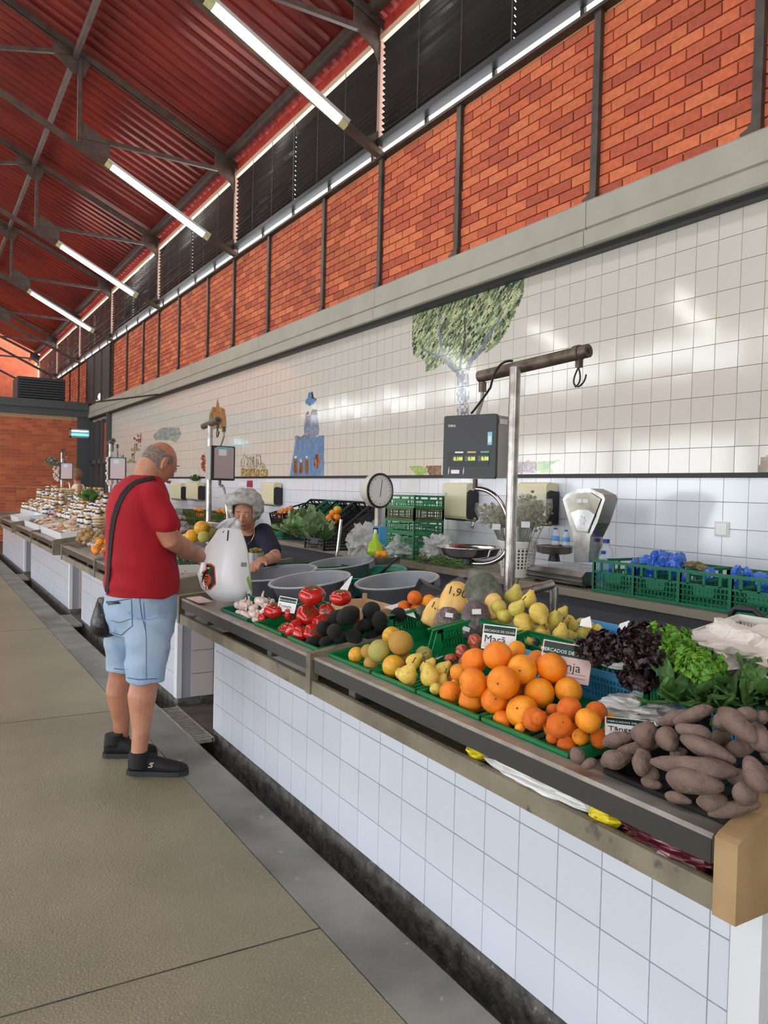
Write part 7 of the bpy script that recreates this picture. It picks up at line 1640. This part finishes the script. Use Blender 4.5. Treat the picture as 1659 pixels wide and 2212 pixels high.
S_ = [stack_proto('packet_stack', 'tall stack of pale round packets', 6, .085, [m_waf]), stack_proto('packet_stack', 'stack of dark fruit packets with white labels', 4, .075, [m_snk[3]])]
mo('label', G().box(-.075, -.073, -.03, .03, .05, .09).mesh('label', m_paper), S_[1])
R = random.Random(21); used = {}
def put(o, loc, lab, grp, rz=0.):
    if o.name in used: q = dup(o, loc, (0, 0, rz), label=lab, group=grp)
    else: used[o.name] = 1; q = o; q.location = loc; q.rotation_euler = (0, 0, rz); q['label'] = lab; q['group'] = grp
    return q
SNP = []
# stepped rows of jars, rising to the back
for st, (ya, yb, where) in enumerate(((10.6, 13.3, 'third'), (14.3, 17.6, 'furthest'))):
    for row in range(4):
        x = 1.955+.125*row; z = .955+.075*row
        G().box(x-.058, x+.060, ya, yb, DZ(x+.06)-.028, z-.002).obj('riser_step', m_wt if row < 2 else m_wood, None); o = SC.objects[-1] if False else None
        y = ya+.05
        while y < yb-.04:
            k = R.randrange(3); lab = ['dark jam jar with a pale lid among the jars on the %s stall', 'honey jar with a gold lid among the jars on the %s stall', 'dark jar with a white label among the jars on the %s stall'][k] % where
            hgt = 1 if row < 2 else (2 if R.random() < .4 else 1)
            jx = R.uniform(-.02, .02)
            if R.random() < .22 and len(SNP) < 400:
                SNP.append(1); q_ = mo('snack_bag', sn[R.randrange(8)], None, (x, y, z+.045), (1.35+R.uniform(-.3, .3), 0, R.uniform(0, 3))); tag(q_, 'small upright bag of sweets between the jars on the %s stall' % where, 'snack bag', 'upright bags, %s stall' % where)
            elif R.random() < .85:
                for q in range(hgt): put(J[k], (x+jx, y, z+q*[.111, .131, .121][k]), lab, '%s stall %s' % (['jam jars, ', 'honey jars, ', 'dark jars, '][k], where), R.uniform(0, 3))
            y += .088+R.uniform(0, .03)
for o in list(bpy.data.objects):
    if o.name.startswith('riser_step'): tag(o, 'stepped display board under the jars on the far stalls', 'display step', 'display steps on the far stalls')
for k, (x, y, z) in enumerate(((2.0, 10.25, DZ(2.0)-.02), (2.36, 13.0, 1.18), (2.36, 12.2, 1.18), (2.36, 15.2, 1.18), (2.36, 14.5, 1.18), (2.2, 10.2, DZ(2.2)-.02))):
    put(S_[0], (x, y, z), ['tall stack of pale packets at the near end of the third stall', 'stack of pale packets at the back left of the third stall', 'stack of pale packets beneath the hanging garlic and herbs', 'pale packet stack at the far left behind the jars', 'pale packet stack in the middle of the far jars', 'second pale packet stack behind the one at the near end'][k], 'stacks of pale packets')
for k, (x, y) in enumerate(((1.88, 9.98), (2.2, 13.42), (1.90, 12.9), (2.0, 8.7))):
    put(S_[1], (x, y, DZ(x)-.02), ['stack of dark fruit packets below the tall pale stack', 'stack of dark packets at the left edge of the photo', 'stack of labelled dark packets near the left edge', 'stack of dark packets touching the man\'s back'][k], 'stacks of dark packets')
for k in range(4): r_ = .055-.006*k; tag(mo('melon', MLM[(0, 2, 0, 2)[k]], None, (1.90+.02*k, 10.2+.13*k, DZ(1.92)-.022+r_), (k, k, 0), (r_,)*3), ['small tan melon on the third stall, nearest the pale stack', 'small greenish melon on the third stall', 'third small melon in the row on the third stall', 'smallest melon in the row on the third stall'][k], 'melon', 'melons on the third stall')
for k in range(4): tag(mo('orange', ORM[0], None, (1.97, 10.2+.09*k, DZ(1.97)+.0+.005), (k, 0, 0), (.034,)*3), 'small orange fruit beside the pale packet stack', 'orange', 'small oranges on the third stall')
p = Vector((1.95, 13.5, DZ(1.95)+.045)); t = thing('berry_tub', 'black tub of red berries on the third stall', 'tub', tuple(p)); G().box(p.x-.1, p.x+.1, p.y-.08, p.y+.08, p.z-.06, p.z+.04).obj('tub', m_blk, t); g = G(); R = random.Random(2)
for k in range(60): g.ball((p.x+R.uniform(-.09, .09), p.y+R.uniform(-.07, .07), p.z+.045+R.uniform(0, .02)), .012, 6, 4)
g.obj('berries', M('berry', (170, 30, 30), .3), t)['kind'] = 'stuff'
# green leaf-wrapped bowl, watermelon, ladle bucket
p = DPT(193, 1085, 10.4); rosette('leaf_bowl', 'dark green shiny leaves in a bowl behind the pale packets', 'leaves', p, M('leaf_dark', (50, 84, 34), .35, rgb2=(90, 130, 60), vscale=10), 14, .07, .18, .004, 3, freq=3)
p = Vector((2.28, 10.85, 1.18+.10)); t = thing('watermelon', 'half watermelon showing red flesh among the jars', 'watermelon', tuple(p)); cu = (CAM-p).normalized(); g = G().ball(tuple(p), (.11, .11, .11), 26, 18)
nv = []
for v in g.v: q = Vector(v)-p; k = q.dot(cu); nv.append(tuple(p+q-cu*k) if k > 0 else v)
g.v = nv; g.obj('rind', M('rind_green', (30, 90, 60), .4), t, True); g = G().ball(tuple(p+cu*.002), (.1, .1, .1), 26, 18); g.v = [tuple(p+cu*.002+(Vector(v)-p-cu*.002)-cu*(Vector(v)-p-cu*.002).dot(cu)*.985) for v in g.v]; g.obj('flesh', M('melon_red', (196, 36, 36), .5), t, True)
p = Vector((2.05, 9.0, DZ(2.05)+.11)); t = thing('ladle_bucket', 'white bucket of wooden and steel ladles behind the man', 'bucket', tuple(p)); G().lathe([(0, -.12), (.09, -.12), (.12, .10), (.115, .10), (.085, -.11), (0, -.11)], p, 20).obj('bucket', m_crw, t, True)
for k in range(4):
    a = p+Vector((-.03+.03*k, -.04+.02*k, -.05)); b = a+Vector((-.02+.02*k, -.06+.04*k, .32)); G().tube([a, b], .008, 8).obj('ladle_handle', m_chd, t); G().ball(tuple(b), (.03, .02, .04), 10, 8).obj('ladle_bowl', m_chd, t)
# garlic string, dried peppers, herb bunches
def string(lab, px, y0, y1, dp, n, r, me, nm):
    t = thing(nm, lab, 'garland', tuple(DPT(px, y0, dp)))
    for k in range(n):
        q = DPT(px+(3.5 if k % 2 else -3.5)+2*math.sin(k*2), y0+(y1-y0)*k/n, dp)-Vector(LOC[t.name]); mo('bulb', me, t, q, (hsh(k, 1), hsh(k, 2), hsh(k, 3)*3), (r, r, r))
    G().cyl(DPT(px, y0-8, dp), DPT(px, y1, dp), .004, 6).obj('twine', m_wood, t)
string('plaited string of white garlic on the third stand', 237, 990, 1050, 11.2, 22, .028, GRM[0], 'garlic_string')
string('smaller string of garlic beside the furthest stand', 122, 1008, 1040, 15.2, 12, .030, GRM[0], 'garlic_string')
string('dark red string of dried peppers beside the second stand', 442, 985, 1020, 7.6, 12, .018, APM[0], 'pepper_string')
rosette('herb_bunch', 'grey-green herb bunch hanging on the furthest stand', 'herbs', DPT(113, 1008, 15.2), M('sage', (150, 152, 130), .8, rgb2=(120, 124, 100), vscale=30), 22, .05, .17, .02, 4)
rosette('herb_bunch', 'dark green sprigs lying on top of a towel dispenser', 'herbs', U(422, 1040, 0, 4.02), m_sp, 18, .02, .10, .01, 6)
# insect lamp hanging before the cross wall
a = U(151, 926, 1, 15.); b = U(192, 947, 1, 15.); t = thing('insect_lamp', 'hanging insect lamp with a glowing blue tube', 'lamp', ((a.x+b.x)/2, 15., b.z))
g = G(); 
for z0, z1 in ((a.z-.02, a.z), (b.z, b.z+.025)): g.box(a.x, b.x, 14.93, 15.05, z0, z1)
for x in (a.x, b.x-.015): g.box(x, x+.015, 14.93, 15.05, b.z, a.z)
g.box(a.x, b.x, 15.04, 15.05, b.z, a.z); g.obj('casing', m_boxs, t)
m_uv = M('uv_tube', (70, 205, 240), .4, emit=3.); m_uw = M('uv_pale', (215, 240, 250), .4, emit=1.5)
G().cyl((a.x+.02, 14.96, b.z+.055), (b.x-.02, 14.96, b.z+.055), .018, 12).obj('blue_tube', m_uv, t, True); G().cyl((a.x+.02, 14.98, b.z+.12), (b.x-.02, 14.98, b.z+.12), .012, 12).obj('pale_tube', m_uw, t, True)
for x in (a.x+.03, b.x-.03): G().cyl((x, 15, a.z), (x+.02, 15, 2.86), .003, 6).obj('chain', m_cable, t)
G().bar((a.x-.1, 15, 2.87), (XW-.10, 15, 3.22), .03, .03).obj('bracket', m_dark, t)
# emergency lamp and exit box on the louvre grille
p = U(216, 857, 0, XW-.06); t = thing('bulkhead_lamp', 'small white oval lamp on the tall louvred grille', 'lamp', tuple(p)); G().ball(tuple(p), (.05, .10, .09), 16, 10).obj('globe', M('globe_white', (236, 238, 236), .3, emit=.6), t, True); G().box(XW-.05, XW-.04, p.y-.05, p.y+.05, p.z-.06, p.z+.06).obj('plate', m_dark, t)
p = U(212, 872, 0, XW-.06); tag(G().box(XW-.10, XW-.05, p.y-.08, p.y+.08, p.z-.09, p.z+.09).obj('exit_box', M('exit_green', (170, 200, 110), .5, emit=.3)), 'small yellowish-green box lamp below the oval lamp', 'lamp')
